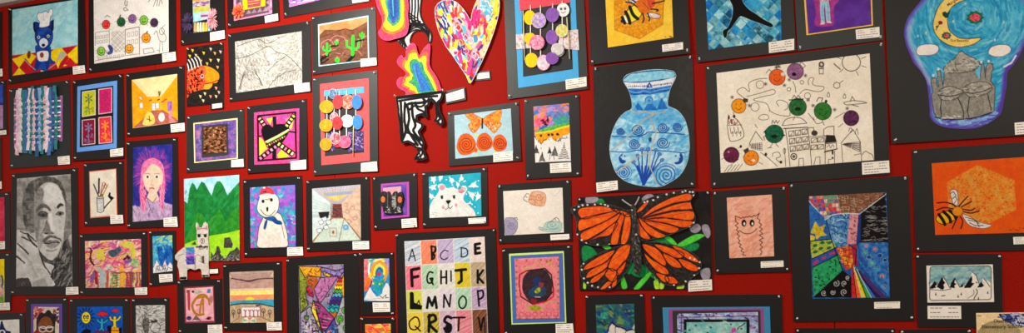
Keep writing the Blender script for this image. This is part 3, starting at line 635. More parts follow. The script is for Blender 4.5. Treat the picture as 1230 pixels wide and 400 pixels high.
# ---- red sheet with hanging paper discs
def discs(e, y, lst, strings, sticks=(), lab=None):
    for (x, t, b) in strings:
        slab('string', [(x - .55, t), (x + .55, t), (x + .9, b), (x - .2, b)], flat('ded8d4'), e, y + .002, y + .0035)
    for (x, x2, t, b) in sticks:
        o = link('wooden_stick', tube_mesh([[wp3(e, x, t, y + .007), wp3(e, x2, b, y + .007)]], .0026, 8), flat('e0cc98'), e)
    for k, (cx, cy, rx, ry, c, c2, face) in enumerate(lst):
        q = [(cx - rx - 1, cy - ry - 1), (cx + rx + 1, cy - ry - 1), (cx + rx + 1, cy + ry + 1), (cx - rx - 1, cy + ry + 1)]
        out = ellp(cx, cy, rx, ry, 36); h = y + .006 + .003 * (k % 3)
        o = slab('paper_disc', out, flat(c), e, h, h + .0014)
        r = Ras(q, c, .5); r.all(c, c2 or c, sc=2.5)
        if face == 'rings':
            for t in (.8, .55, .3): r.ring(cx, cy, rx * t, ry * t, .6, c2, op=.8)
        elif face == 'net':
            for i in range(-3, 4): r.line([(cx + i * 2.2 - 2, cy - ry), (cx + i * 2.2 + 2, cy + ry)], .5, c2); r.line([(cx - rx, cy + i * 2.4), (cx + rx, cy + i * 2.4 - 1)], .5, c2)
        elif face == 'smile': 
            r.ell(cx - rx * .3, cy - ry * .15, 1.4, 1.7, '201c1c'); r.ell(cx + rx * .32, cy - ry * .2, 1.4, 1.7, '201c1c'); r.ell(cx - rx * .3, cy - ry * .25, .5, .5, 'ffffff'); r.ell(cx + rx * .32, cy - ry * .3, .5, .5, 'ffffff')
            r.line([(cx - 2, cy + 2.6), (cx, cy + 3.8), (cx + 3.2, cy + 2)], .6, '201c1c', smooth=True)
        elif face == 'marks': r.dabs(16, out, [c2], 2.6, .6, 1.0, seed=k + 3, da=1.5)
        elif face == 'half': r.poly([(cx, cy - ry - 1), (cx + rx + 1, cy - ry - 1), (cx + rx + 1, cy + ry + 1), (cx, cy + ry + 1)], c2, 'c8a8e0', sc=2)
        p = r.build('disc_face', e, h + .0014, h + .0016, mask=out); p.parent = o
    return e
e_, y_ = art('mounted_collage', 'red framed collage of hanging orange, red, grey and blue paper discs', 'collage', [(375.9, 93.6), (453.6, 84.4), (455.2, 205), (377.5, 210.9)], None, None, [(435, 196.3), (453.9, 194.1), (454.9, 205.8), (435, 206.7)], mats=[([(385, 101.2), (443.5, 94.1), (445.2, 193.3), (387.2, 198.7)], 'd8484a'), (K(1, 1, 1110, 290, 1300, 262) + K(2, 2, 172, 300) + K(1, 2, 1113, 328), '1e1a1c'), (K(1, 1, 1105, 258) + K(2, 1, 165, 230, 168, 275) + K(1, 1, 1108, 298), '42a0cc')], bm=BOARDG, tilt=.5)
def d(r):
    r.all('5c4478', '404878', sc=2); r.dabs(70, r.q.tolist(), ['a890b8', '282c58', 'b898b8'], 3, .6, .1, seed=4, da=1.4)
for q in ([(418.8, 158.8), (437.6, 157.5), (437.8, 181), (419, 182.5)], [(394.5, 149), (403, 148), (403.6, 181.5), (396, 182.5)]):
    r = Ras(q); d(r); r.build('patterned_paper', e_, y_, y_ + .0008)
discs(e_, y_, [(401.8, 113.2, 5, 6, 'a8b8c4', '4a6a90', 'marks'), (408, 123, 6, 8.5, 'e0484c', 'e0484c', ''), (431, 123.5, 6.2, 8.6, '4a80d0', '4a80d0', ''),
                (419.4, 123, 8, 8.8, 'eca08c', 'a84a40', 'marks'), (394.5, 129, 8.4, 7.8, 'f08c24', 'f4a040', ''), (394.3, 151.5, 7.8, 7.6, 'f08c24', 'f4a040', ''), (393.5, 174, 7.2, 7.6, 'f08a28', 'f4a040', ''),
                (403.8, 142.5, 5.2, 7, 'e8dce0', 'c83848', 'rings'), (408, 148.5, 6, 8, 'dc3c44', 'e04a4c', ''), (419, 146, 7.8, 7.8, 'c4c6cc', 'eceef0', 'rings'), (431.7, 147.5, 5.8, 8.8, '4a84d4', '4a84d4', ''),
                (405.5, 167, 6, 7.2, 'e8dce0', 'c83848', 'rings'), (408, 170, 6.2, 7.6, 'dc3440', 'e04a4c', ''), (416.5, 171, 7.6, 7.6, 'dc7c94', 'b85078', 'rings')],
       [(394, 116, 180), (402.5, 108, 165), (409, 110, 165), (417.5, 109, 167), (428.5, 108, 142)], [(426.8, 426.2, 140, 188)])

# ---- copper square
def d(r):
    r.all('544a8a', '8a5a94', nz=.15, sc=5, seed=6); r.dabs(160, r.q.tolist(), ['3a4488', 'a878b0', '6a9ab8', 'c088a0'], 3, .5, .6, seed=7, da=1.5, op=.7)
    for i in range(5): r.ring(280.5, 150 + i * 9, 1.8, 2.2, .4, '9894c8', op=.6)
    for i in range(4): r.ring(239.5, 158 + i * 9, 1.8, 2.2, .4, '80a0ac', op=.6)
    r.poly(K(1, 2, 188, 145, 220, 140, 215, 200, 190, 205), 'c07c8a', op=.6)
e_, y_ = art('mounted_metalwork', 'embossed copper square on a purple patterned sheet with a pale yellow border', 'metalwork', [(224.6, 139.4), (293.8, 130.5), (295.5, 201.3), (225, 207.5)], [(234.6, 149.4), (284.6, 143.8), (285.2, 189.6), (235.8, 194.6)], d, [(279, 192.5), (293.4, 191), (294, 200.5), (279, 201)], mats=[([(233, 148), (286, 141.9), (286.6, 190.8), (234.3, 196)], 'e8d890')], bm=BOARDG, tilt=.4)
slab('inner_mat', K(1, 2, 228, 112, 415, 92, 422, 320, 230, 338), flat('262224'), e_, y_, y_ + .001)
m, nt, b = mat('embossed_copper'); b.inputs['Metallic'].default_value = 1; b.inputs['Roughness'].default_value = .38; b.inputs['Base Color'].default_value = (*lin('b06a42'), 1)
tc = nt.nodes.new('ShaderNodeTexCoord'); n = nt.nodes.new('ShaderNodeTexNoise'); n.inputs['Scale'].default_value = 38; n.inputs['Detail'].default_value = 4; mp_ = nt.nodes.new('ShaderNodeMapping'); mp_.inputs['Scale'].default_value = (1, 1, 2)
nt.links.new(tc.outputs['Object'], mp_.inputs['Vector']); nt.links.new(mp_.outputs[0], n.inputs['Vector']); bp = nt.nodes.new('ShaderNodeBump'); bp.inputs['Strength'].default_value = 1; bp.inputs['Distance'].default_value = .02
nt.links.new(n.outputs['Fac'], bp.inputs['Height']); nt.links.new(bp.outputs['Normal'], b.inputs['Normal'])
rp = nt.nodes.new('ShaderNodeValToRGB'); rp.color_ramp.elements[0].position = .35; rp.color_ramp.elements[1].position = .65; rp.color_ramp.elements[0].color = (*lin('5c2e1c'), 1); rp.color_ramp.elements[1].color = (*lin('d49468'), 1)
nt.links.new(n.outputs['Fac'], rp.inputs['Fac']); nt.links.new(rp.outputs['Color'], b.inputs['Base Color'])
slab('copper_relief', [(245.7, 154), (272.8, 151.4), (273.3, 183), (246, 185.3)], m, e_, y_ + .001, y_ + .003)

# ---- black heart on neon
def d(r):
    e = lambda *v: K(1, 2, *v); r.lw = 1.7; r.all('ee4280', 'f4548c', nz=.1, sc=3)
    r.poly(e(640, 190, 665, 205, 700, 270, 640, 330), 'f4b040', 'b0d840', sc=4); r.poly(e(770, 320, 800, 280, 860, 330, 780, 340), 'b8e030'); r.poly(e(690, 60, 735, 50, 720, 100), 'd8e038')
    r.poly(e(830, 60, 880, 30, 890, 60, 870, 140, 840, 120), 'c8dc40', 'f07898', sc=3); r.poly(e(640, 200, 690, 250, 650, 300), 'd8c838'); r.poly(e(840, 170, 900, 160, 900, 250, 830, 220), 'e84898')
    r.line([(310.5, 139.5), (355.5, 135), (357, 190), (311.5, 193.2)], 1.4, BK, closed=True)
    r.poly(sm(e(735, 118, 760, 100, 810, 95, 850, 110, 855, 150, 830, 200, 790, 250, 740, 290, 700, 260, 665, 190, 655, 140, 675, 108, 710, 100)), '17151a')
    r.poly(e(735, 45, 762, 40, 765, 120, 740, 125), '17151a'); r.poly(e(735, 270, 765, 260, 765, 350, 735, 355), '17151a')
    def film(a, b, w, n, c):
        ax, ay = a; bx, by = b; L = math.hypot(bx - ax, by - ay); nx_, ny_ = -(by - ay) / L * w / 2, (bx - ax) / L * w / 2
        r.poly([(ax + nx_, ay + ny_), (bx + nx_, by + ny_), (bx - nx_, by - ny_), (ax - nx_, ay - ny_)], '17151a')
        for i in range(n):
            t0, t1 = (i + .28) / n, (i + .78) / n; k = .58
            r.poly([(ax + (bx - ax) * t0 + nx_ * k, ay + (by - ay) * t0 + ny_ * k), (ax + (bx - ax) * t1 + nx_ * k, ay + (by - ay) * t1 + ny_ * k), (ax + (bx - ax) * t1 - nx_ * k, ay + (by - ay) * t1 - ny_ * k), (ax + (bx - ax) * t0 - nx_ * k, ay + (by - ay) * t0 - ny_ * k)], c[i % len(c)])
    film((311.5, 141), (319, 151.5), 6.5, 3, ['f09090', 'f8e0b0']); film((344, 153), (354.5, 138), 6, 4, ['d8e060', 'f0f0c0', 'd8e060']); film((312, 192), (338, 172), 6, 6, ['f080b0', 'f8a0a0']); film((334, 172), (354, 186), 7, 5, ['c8e060', 'e8f0a0', 'f070a0'])
    r.line(e(690, 225, 770, 185, 850, 140), 1.3, 'f8c890'); r.line(e(700, 232, 780, 190, 848, 148), .6, '80d850'); film((321, 176), (344, 163.5), 3.5, 9, ['f08070', 'f0e060', 'f06090'])
    r.line(e(855, 150, 905, 158), 1.2, BK); r.line(e(640, 185, 665, 180), 1, BK)
art('mounted_print', 'black heart with crossed film strips on hot pink, yellow and green', 'print', [(297, 128), (368.8, 118.8), (370.8, 203.4), (298.5, 208.4)], [(305.8, 135.5), (360, 130.2), (360.4, 195.8), (306.8, 198.3)], d, [(350.2, 194), (368.8, 192), (369.2, 203.4), (350.7, 204.2)], tilt=.8)

# ---- brushes in a jar
def d(r):
    r.all('e6dcc8', 'dcd0bc', nz=.03, sc=10); e = lambda *v: K(0, 3, *v)
    r.poly(e(745, 300, 800, 240, 780, 215, 790, 185, 800, 190, 798, 210, 825, 225, 770, 285, 750, 312), '1e1c1c'); 
    r.poly(e(700, 225, 748, 222, 752, 320, 705, 325), 'd8d8d4', 'b8bcbc', sc=2); r.line(e(700, 225, 705, 325, 728, 332, 752, 320, 748, 222), .7, '3a3838'); r.ring(121.2, 237.5, 3.9, 1.3, .6, '3a3838')
    r.line(e(715, 190, 716, 90), 1.7, '26242a'); r.line(e(712, 210, 678, 130), 1.3, '2a3040'); r.line(e(725, 215, 742, 120), 1.1, 'c85a5a'); r.line(e(738, 215, 780, 130), 1.2, 'a88838'); r.ring(125.5, 221.5, 1.5, 2.4, .6, 'b84848'); r.ring(127.5, 224, 1.4, 2.4, .6, 'b84848'); r.line(e(720, 220, 765, 120), .8, '5a4030'); r.ell(123.5, 234.5, 1.9, 1.6, '8a6a28')
    r.line(e(700, 240, 745, 262), .4, '90908c'); r.ell(120, 215.6, .9, 1.7, '181818')
art('mounted_drawing', 'drawing of paintbrushes in a glass jar on cream paper with a red edge', 'drawing', [(101, 196.3), (149, 193), (150.3, 270), (101.8, 271.9)], [(108.6, 207), (139.6, 203.6), (141, 258.6), (110, 261.2)], d, [(133.5, 258.6), (148.6, 258.1), (149.4, 268.2), (134, 269)], mats=[([(107.7, 205.9), (140.4, 202.5), (142, 259.5), (109.2, 262.3)], 'e0604c')], tilt=.2)

# ---- girl with pink hair
def d(r):
    e = lambda *v: K(0, 3, *v); r.all('24347c', '40388c', nz=.08, sc=6); r.poly(ellp(184, 205, 21, 27), '78408c', 'a04890', sc=4, soft=3, op=.75)
    c = (184, 207)
    R = random.Random(3)
    for i in range(150):
        t = R.uniform(0, 2 * math.pi); a = R.uniform(.75, 1.0); b_ = R.uniform(1.05, 1.45); y0 = c[1]
        r.line([(c[0] + 15 * a * math.cos(t), y0 + 22 * a * math.sin(t)), (c[0] + 17 * b_ * math.cos(t), y0 + 24 * b_ * math.sin(t))], 1, R.choice(['8a3c94', 'a84c98', '6a3c98', 'c05c94', '503a94']), op=.6)
    r.dabs(70, [(160, 176), (208, 173), (208, 195), (160, 195)], ['1c2c7c', '2c4cac'], 4, .8, 1.8, seed=6, op=.6)
    r.poly([(160.3, 247)] + e(1010, 290, 1060, 225, 1160, 225, 1190, 260) + [(208, 246), (208, 263), (160.4, 266.8)], 'a888b0', 'c0a4c0', sc=3); r.dabs(130, [(160.3, 247), (208, 246), (208, 263), (160.4, 266.8)], ['6c5888', '9c80a8', 'd0b4d0'], 3, .6, 1.5, seed=7, da=.5, op=.7)
    r.poly(sm(e(1030, -20, 1100, -62, 1165, -20, 1185, 50, 1190, 150, 1172, 280, 1160, 310, 1150, 250, 1140, 150, 1040, 140, 1055, 250, 1045, 320, 1020, 300, 1008, 200, 1015, 80)), 'e05c8c', 'f080a8', sc=3)
    r.poly(e(1080, 170, 1125, 170, 1150, 235, 1100, 262, 1055, 230), 'e0c0a8')
    r.poly(sm(e(1030, 60, 1050, 0, 1100, -20, 1150, 0, 1175, 60, 1165, 130, 1130, 185, 1095, 195, 1055, 165, 1035, 110)), 'e8ccb4', 'dcbca4', sc=3)
    r.poly(sm(e(1015, 70, 1035, -15, 1098, -60, 1165, -25, 1182, 50, 1150, 10, 1105, -18, 1070, 5, 1045, 45)), 'e8608c', 'f088ac', sc=2)
    for x in (1064, 1130): p = e(x, 75)[0]; r.ell(*p, 2.7, 1.7, 'f0e8e4'); r.ell(*p, 1.4, 1.5, '282030'); r.line([(p[0] - 3, p[1] - 3.4), (p[0], p[1] - 4.2), (p[0] + 3, p[1] - 3.2)], .5, '7a4a48', smooth=True)
    r.line(e(1100, 90, 1088, 132, 1110, 136), .5, 'b08878'); r.line(e(1080, 158, 1098, 153, 1110, 160), 1.3, 'c83c50'); r.line(e(1060, 225, 1100, 262, 1130, 225), .7, '5c4a70'); r.line(e(1060, 225, 1095, 330), .5, '5c4a70')
    r.dabs(40, e(1015, 140, 1050, 140, 1050, 300, 1020, 300), ['c04070', 'f8a0c0'], 5, .6, 1.5, seed=3); r.dabs(40, e(1145, 140, 1188, 140, 1175, 300, 1150, 300), ['c04070', 'f8a0c0'], 5, .6, 1.5, seed=4)
art('mounted_painting', 'portrait of a girl with pink braided hair on a deep blue and purple ground', 'painting', [(152.4, 170.2), (214, 164.8), (216, 272.5), (153.8, 274)], [(160.5, 177.4), (207.5, 173), (208, 263), (160.4, 266.8)], d, [(197.5, 262), (213.6, 260.4), (214.8, 272.4), (197.9, 272.4)], pins='tl tr bl', tilt=.3)

# ---- green mountains and the paper llama
def d(r):
    e = lambda *v: K(1, 3, *v); f = lambda *v: K(1, 4, *v); r.all('8cc8e0', 'b4dcec', sc=6)
    G, G2 = '1f6e36', '2a8448'
    r.poly([(221.4, 241)] + e(125, 265, 140, 160, 158, 115, 175, 130, 192, 168, 225, 108, 245, 118, 297, 210, 318, 140, 335, 108, 358, 105, 378, 130, 412, 210, 450, 160, 498, 110) + [(288.6, 285), (221.8, 296)], G, G2, sc=5)
    r.poly(e(225, 112, 245, 118, 297, 212, 250, 200), '1e6c38', op=.6); r.poly(e(358, 105, 378, 130, 412, 210, 380, 220), '1e6c38', op=.4)
    r.poly([(221.8, 290)] + sm(e(170, 395, 185, 345, 205, 332, 235, 350, 258, 395), False) + e(270, 385, 310, 350, 355, 305, 378, 345, 400, 385, 440, 330, 497, 280) + f(500, 60, 300, 100, 100, 165), '2a7a2c', '3f8c34', sc=4)
    r.line(e(258, 400, 310, 350, 355, 305, 378, 345, 400, 385), .9, '1c6428', smooth=True)
    r.dabs(200, [(222, 230), (288, 225), (288.5, 278), (222, 290)], ['1f7236', '38a058', '2a8a44'], 6, 1, -1.1, seed=3, op=.35)
    r.poly(f(105, 165, 160, 140, 200, 130, 300, 100, 400, 85, 500, 60, 500, 285, 105, 290), '8cc820', 'a0d838', sc=4)
    K_ = '3c3c38'
    for q in (f(385, 190, 390, 118, 430, 112, 452, 165, 445, 190), f(290, 270, 296, 215, 310, 245, 330, 215, 335, 175, 352, 180, 368, 232, 400, 262, 430, 215, 460, 205, 480, 180, 500, 210, 500, 285, 290, 285), f(155, 165, 180, 140, 190, 170)): r.poly(q, K_, '585850', sc=1.6)
    r.line(f(365, 230, 392, 262, 412, 225), 1.4, 'a8dc38')
    r.dabs(110, f(290, 250, 500, 235, 500, 285, 290, 285), ['74746c', '20201e', '8c8c84'], 1.8, .6, .3, seed=6, da=1.3)
e_, y_ = art('mounted_painting', 'green mountain landscape with lime meadow and grey ruins, unmatted, behind the llama', 'painting', [(221.4, 215), (288, 210), (288.8, 313.7), (222.6, 314)], [(221.5, 215.1), (287.9, 210.1), (288.7, 313.6), (222.7, 313.9)], d, None, pins='br', tilt=.15, pd=1.5)
O = Z(210, 210, 3.077, 88, 205, 84, 190, 86, 176, 92, 180, 96, 195, 106, 196, 114, 178, 120, 174, 128, 184, 131, 205, 130, 240, 132, 262, 133, 300, 131, 330, 134, 376, 108, 378, 104, 350, 96, 346, 82, 352, 64, 346, 52, 352, 52, 386, 26, 388, 22, 350, 16, 335, 18, 320, 8, 310, 8, 298, 22, 282, 40, 268, 72, 264, 92, 262, 88, 235)
e2 = empty('paper_llama', 'grey white cutout llama with a striped blanket standing over the green mountain landscape', 'cutout', 232, 300, 0, .013)
o = slab('llama_body', O, flat('cfc6bc'), e2, 0, .0022)
x0_, y0_, x1_, y1_ = 211, 265, 255, 336
r = Ras([(x0_, y0_), (x1_, y0_), (x1_, y1_), (x0_, y1_)], 'd0c6bc', .5); r.all('d2c8be', 'c2b8ae', sc=4); z = lambda *v: Z(210, 210, 3.077, *v)
r.poly(z(90, 205, 88, 190, 100, 198, 120, 195, 128, 185, 130, 205, 112, 200), 'b87888'); r.line(z(92, 185, 96, 198), .8, 'b87888')
for x in (97, 120): p = z(x, 226)[0]; r.ell(*p, 1.9, 1.8, '1c1a1a'); r.line([(p[0] - 2.6, p[1] - 1.6), (p[0] + 2.4, p[1] - 2.4)], .6, '1c1a1a')
r.ring(*z(110, 245)[0], 2.2, 3, .5, '4a4440'); r.line(z(106, 238, 112, 245, 108, 252), .6, '2a2624'); r.line(z(103, 260, 104, 268), 1.4, '8a3c3c')
r.line(z(86, 268, 132, 266), 1.0, '3a3634'); r.dabs(26, z(84, 262, 134, 262, 134, 276, 84, 276), ['2a2624'], 1.5, .6, .8, seed=2, da=1.4)
for k, (a, b_, c) in enumerate(((268, 285, '3a84a8'), (285, 292, '5a70c0'), (292, 301, 'b060b0'), (301, 312, '5a3c90'), (312, 330, '48409c'))): r.poly(z(46, a + 1, 78, a - 1, 82, b_, 52, b_ + 2), c, sc=1.5, nz=.2)
r.dabs(60, z(48, 270, 80, 268, 82, 328, 52, 330), ['c080c8', '70a8d0', '302868'], 2, .5, 0, seed=3, op=.7)
r.line(z(84, 300, 82, 350), .5, '5a5450'); r.line(z(88, 296, 100, 298, 104, 310), .5, '5a5450', smooth=True); r.poly(z(106, 300, 116, 300, 116, 326, 107, 326), '6a6662', '3a3836', sc=.8); r.line(z(96, 318, 118, 328), .5, '5a5450'); r.line(z(20, 300, 40, 292), .5, '6a6460'); r.line(z(52, 345, 80, 352), .5, '6a6460')
r.line(O, .7, '4a4542', closed=True, op=.5); r.poly(z(22, 378, 54, 376, 54, 390, 22, 390), '1c1c1c'); r.poly(z(106, 370, 136, 370, 136, 380, 106, 380), '1c1c1c')
p_ = r.build('llama_drawing', e2, .0022, .0024, mask=O); p_.parent = o
caption(e2, K(1, 4, 285, 343, 345, 340, 346, 371, 286, 374), -.008, 2, backing=K(1, 4, 280, 336, 349, 332, 351, 378, 282, 382))

# ---- snowman
def d(r):
    e = lambda *v: K(1, 3, *v); f = lambda *v: K(1, 4, *v); r.all('3a88b0', '9c5cc0', sc=5, nz=.1)
    cc = ['3cb0b0', 'c058c0', '5a60c8', '2a90a8', 'e070d0', '8ad0c8', '7a4cb4', '3898c4', 'b844b0', '58c0a8']
    R = random.Random(8)
    for i in range(170):
        x, y = R.uniform(300, 356), R.uniform(222, 299); c = R.choice(cc); r.ell(x, y, R.uniform(2, 3.8), R.uniform(1.8, 3.2), c, rot=R.uniform(0, 3), op=.8, c2=R.choice(cc), sc=3)
        if i % 4 == 0: r.line([(x - 2, y), (x, y - 2), (x + 2.4, y + .6)], .5, '2a3c70', op=.5, smooth=True)
    r.line(f(640, 190, 628, 120, 640, 40, 690, -30), .6, '4a4450'); 
    b_ = sm(f(640, 188, 630, 120, 640, 40, 665, -20, 680, -60, 780, -60, 815, 0, 840, 80, 845, 130, 830, 186)); r.poly(b_, 'dcd4cc', 'cec4b8', sc=4); r.line(b_, .8, '5a5248', closed=True)
    h = sm(e(640, 235, 655, 200, 740, 195, 775, 230, 778, 290, 755, 340, 700, 365, 650, 345, 625, 300)); r.line(h, 1, '3a3430', closed=True); r.poly(h, 'e4dcd0', 'd8d0c0', sc=4)
    r.poly(sm(e(650, 205, 648, 175, 668, 155, 700, 148, 735, 165, 745, 200)), 'c83444', 'd84a58', sc=2); r.line(sm(e(645, 212, 690, 200, 750, 208), False), 1.6, 'e8dcd4'); r.ell(318, 225.5, 1.5, 1.2, 'e8dcd4'); r.line(e(670, 185, 690, 180), 1, '3a1c20'); r.line(e(680, 235, 700, 240, 715, 230), .6, '4a4038')
    for x, y in ((667, 250), (727, 240)): r.ell(*e(x, y)[0], 1.8, 2.1, '201c1c')
    r.poly(sm(e(690, 300, 698, 290, 706, 300, 702, 322, 694, 322)), '201c1c'); r.line(e(650, 310, 680, 345, 720, 352, 755, 315), .7, '4a4038', smooth=True)
    s = '1f4a7c'; r.poly(sm(e(670, 365, 700, 362, 745, 358, 770, 385, 760, 398, 700, 385)), s, '2c5c90'); r.poly(sm(f(735, -10, 790, -5, 805, 20, 770, 22, 740, 5)), s); r.poly(sm(f(690, -10, 700, 0, 685, 55, 672, 50, 678, 10)), s); r.line(f(800, 20, 822, 120), .6, '5a5248')
art('mounted_painting', 'snowman in a red hat and blue scarf on a teal and violet patchwork ground', 'painting', [(292.4, 215.9), (363.3, 210.9), (365.3, 306.2), (294, 308.7)], [(300.8, 225.5), (355, 222.1), (356.3, 296.5), (302, 298.2)], d, [(346, 297.3), (364.6, 296.5), (365.3, 306.7), (346.2, 307.5)], tilt=.4)

# ---- perspective room drawing
def d(r):
    r.all('c8d4d0', 'b8c8c8', nz=.05, sc=5); e = lambda *v: K(1, 3, *v); f = lambda *v: K(1, 4, *v)
    r.poly([(375.5, 226.8), (433.5, 221.8), (410, 245), (400, 245)], 'b4a8b0', 'a8a8b8', sc=3); r.poly([(386, 232), (428, 228), (408, 241), (399, 241)], 'd8c070', 'c8b058', sc=3); r.poly([(389, 232), (426, 229), (422, 233), (394, 236)], '8c98b8')
    r.poly([(410, 245), (433.5, 222), (434.3, 288.6), (414, 262)], 'd0b098', 'c09c88', sc=3); r.poly([(376.2, 291.5), (398, 262), (412, 262), (434.3, 288.6)], 'c0cec0', 'b0c0b4', sc=3)
    r.poly([(400, 245), (411, 245), (413, 262), (399, 262)], '4a3c3c', '8a4a44', sc=1.5)
    R = random.Random(6)
    for i in range(24): t = R.uniform(0, 1); r.line([(376, 228 + 40 * t), (400, 246 + 14 * t)], .4, '88a0a0', op=.7)
    for i in range(16): t = i / 15; r.line([(376 + 58 * t, 226.5 - 5 * t), (400 + 10 * t, 245)], .4, '807078', op=.6)
    r.poly([(383, 255), (396.5, 254), (395, 262), (385, 262)], '2a2a2c'); r.line([(398.5, 245), (398.5, 262), (376.5, 291)], 1, '7a5a44'); r.line([(376.2, 290), (400, 262), (414, 262), (434, 287)], 1.2, '9a7454')
    for x, y in ((386, 266), (392, 272), (384, 276), (395, 266), (390, 262)): r.poly([(x - 3, y), (x + 2, y - 2), (x + 4, y + 2), (x - 1, y + 4)], 'dce4e4', op=.9); r.line([(x - 3, y), (x + 2, y - 2), (x + 4, y + 2), (x - 1, y + 4)], .5, '506470', closed=True)
    for x, y in ((416, 246), (424, 250), (418, 254), (427, 262), (420, 266)): r.ring(x, y, 2.6, 2.2, .5, '8c6c58')
    r.poly([(412, 270), (420, 270), (420, 277), (413, 277)], '88b0c8'); r.ring(416, 273, 2.5, 2.5, .6, '3a6090'); r.ell(401, 279, 1.5, 2, 'a84c40'); r.line([(397, 274), (405, 274), (405, 284), (397, 284)], .6, '90786c', closed=True); r.line([(434, 288), (414, 262), (408, 289)], .7, '7a6050')
    r.dabs(60, [(410, 255), (434, 240), (434, 285), (414, 264)], ['a87c68', 'd8c0a8', '8a9c84'], 4, .6, .8, seed=3, op=.6)
art('mounted_drawing', 'pencil coloured drawing of a furnished room with a yellow and blue ceiling', 'drawing', [(367.8, 216.8), (444.3, 212), (445.2, 300), (369.2, 302)], [(375.5, 226.8), (433.5, 221.8), (434.3, 288.6), (376.2, 291.5)], d, [(424.2, 290), (444, 289.5), (444.3, 299.2), (424.6, 299.8)], tilt=.3)

# ---- grey portrait of a man resting his chin on his hand
def d(r):
    r.warp(1.2, 5, 4); r.all('b4b0ac', '8e8b88', nz=.06, sc=9)
    z = lambda *v: Z(10, 200, 2.5, *v)       # 250 x 400 enlargement
    dk, md, lt = '2e2c2c', '6a6866', 'd6d2ce'
    r.poly(z(27, 38, 60, 36, 75, 60, 70, 130, 60, 200, 27, 200), 'a09c98', '7c7976', sc=6); r.poly(z(150, 30, 190, 28, 192, 200, 170, 230), '8c8986', '6e6b69', sc=6)
    r.poly(sm(z(56, 190, 45, 130, 50, 80, 66, 50, 95, 33, 130, 30, 158, 45, 172, 75, 175, 110, 160, 90, 140, 50, 110, 45, 88, 60, 80, 95, 80, 140, 84, 190)), '4c4a49', '747270', sc=5)     # hair
    f = sm(z(92, 62, 108, 50, 130, 46, 152, 56, 168, 88, 174, 140, 168, 200, 162, 235, 152, 262, 132, 284, 108, 278, 92, 255, 84, 215, 82, 160, 80, 110)); r.poly(f, 'cac6c2', 'bcb8b4', sc=7)
    r.poly(sm(z(82, 62, 96, 44, 118, 34, 142, 35, 160, 50, 172, 80, 176, 112, 168, 96, 160, 74, 148, 56, 128, 48, 108, 52, 96, 64, 88, 84)), '4a4847', '66645f', sc=3, soft=.6)      # hair line
    r.poly(sm(z(114, 58, 140, 54, 160, 76, 166, 112, 150, 118, 134, 112, 120, 118, 110, 96)), 'dedad6', 'd2ceca', sc=5, soft=1.2)      # lit forehead
    r.poly(sm(z(84, 78, 100, 60, 110, 78, 106, 104, 112, 118, 104, 132, 100, 160, 104, 190, 98, 222, 92, 240, 84, 210, 78, 170, 76, 120)), '94918e', '7a7774', sc=3, soft=.7)       # shaded temple and cheek
    r.poly(sm(z(98, 160, 110, 166, 106, 196, 108, 220, 100, 246, 92, 240, 94, 200)), 'aeaaa6', '94918e', sc=3, soft=.9)
    r.poly(sm(z(58, 190, 60, 130, 66, 110, 76, 108, 80, 150, 80, 195)), '5e5c5a', '84827e', sc=3, soft=.5); r.line(z(76, 120, 82, 150, 82, 196), 1.6, '807e7a', soft=.8, op=.7)
    r.poly(sm(z(84, 132, 96, 116, 112, 114, 126, 124, 130, 134, 116, 126, 102, 124, 90, 136)), '575553', '6e6c68', sc=2, soft=.4); r.poly(sm(z(86, 146, 98, 134, 120, 138, 126, 148, 114, 158, 94, 156)), '8a8784', '747270', sc=2, soft=.6)     # near brow, eye socket
    r.poly(sm(z(92, 146, 102, 139, 116, 142, 120, 148, 106, 152)), '52504e', soft=.4); r.ell(*z(107, 145)[0], 1.5, 1.5, '1e1c1c'); r.line(z(90, 144, 104, 136, 122, 143), .9, '3a3836', smooth=True); r.line(z(92, 158, 108, 161, 122, 156), .8, '8a8784', soft=.6)
    r.poly(sm(z(146, 122, 152, 112, 162, 111, 168, 118, 158, 120, 150, 128)), '403e3c', soft=.4); r.poly(sm(z(146, 146, 152, 138, 164, 137, 169, 142, 160, 149)), '767470', soft=.5); r.ell(*z(158, 142)[0], 1.4, 1.4, '242222'); r.line(z(146, 144, 154, 136, 168, 138), .8, '3e3c3a', smooth=True)
    r.poly(sm(z(122, 146, 134, 142, 136, 170, 142, 190, 132, 196, 124, 180)), 'e0dcd8', soft=.9); r.poly(sm(z(112, 172, 119, 160, 124, 176, 130, 192, 138, 198, 128, 204, 114, 202, 107, 194)), '8a8784', '75726f', sc=2, soft=.6); r.ell(*z(117, 199)[0], 1.9, 1.2, '3c3a38'); r.ell(*z(136, 200)[0], 1.5, 1, '4c4a48'); r.line(z(106, 198, 108, 188, 113, 184), .9, '6a6865', smooth=True)
    r.poly(sm(z(104, 226, 112, 212, 128, 206, 144, 208, 158, 216, 162, 226, 150, 220, 136, 215, 122, 219, 112, 230)), '5a5856', '6e6c68', sc=1.5, soft=.5)       # moustache
    r.poly(sm(z(112, 228, 124, 222, 136, 222, 148, 222, 157, 228, 148, 231, 134, 230, 120, 232)), '827f7c', '75726f', soft=.4); r.poly(sm(z(114, 232, 134, 231, 154, 230, 150, 240, 136, 246, 120, 243)), '9c9995', '8a8784', soft=.4); r.line(z(111, 231, 124, 231, 136, 229, 156, 229), .95, '2e2c2a', smooth=True)
    r.line(z(118, 252, 134, 254, 148, 249), 1.3, '7e7b78', smooth=True, soft=.6); r.poly(sm(z(92, 244, 104, 262, 120, 276, 138, 282, 152, 268, 160, 244, 158, 262, 148, 280, 132, 292, 108, 286, 92, 268)), '605e5b', '454341', sc=2, soft=.5)
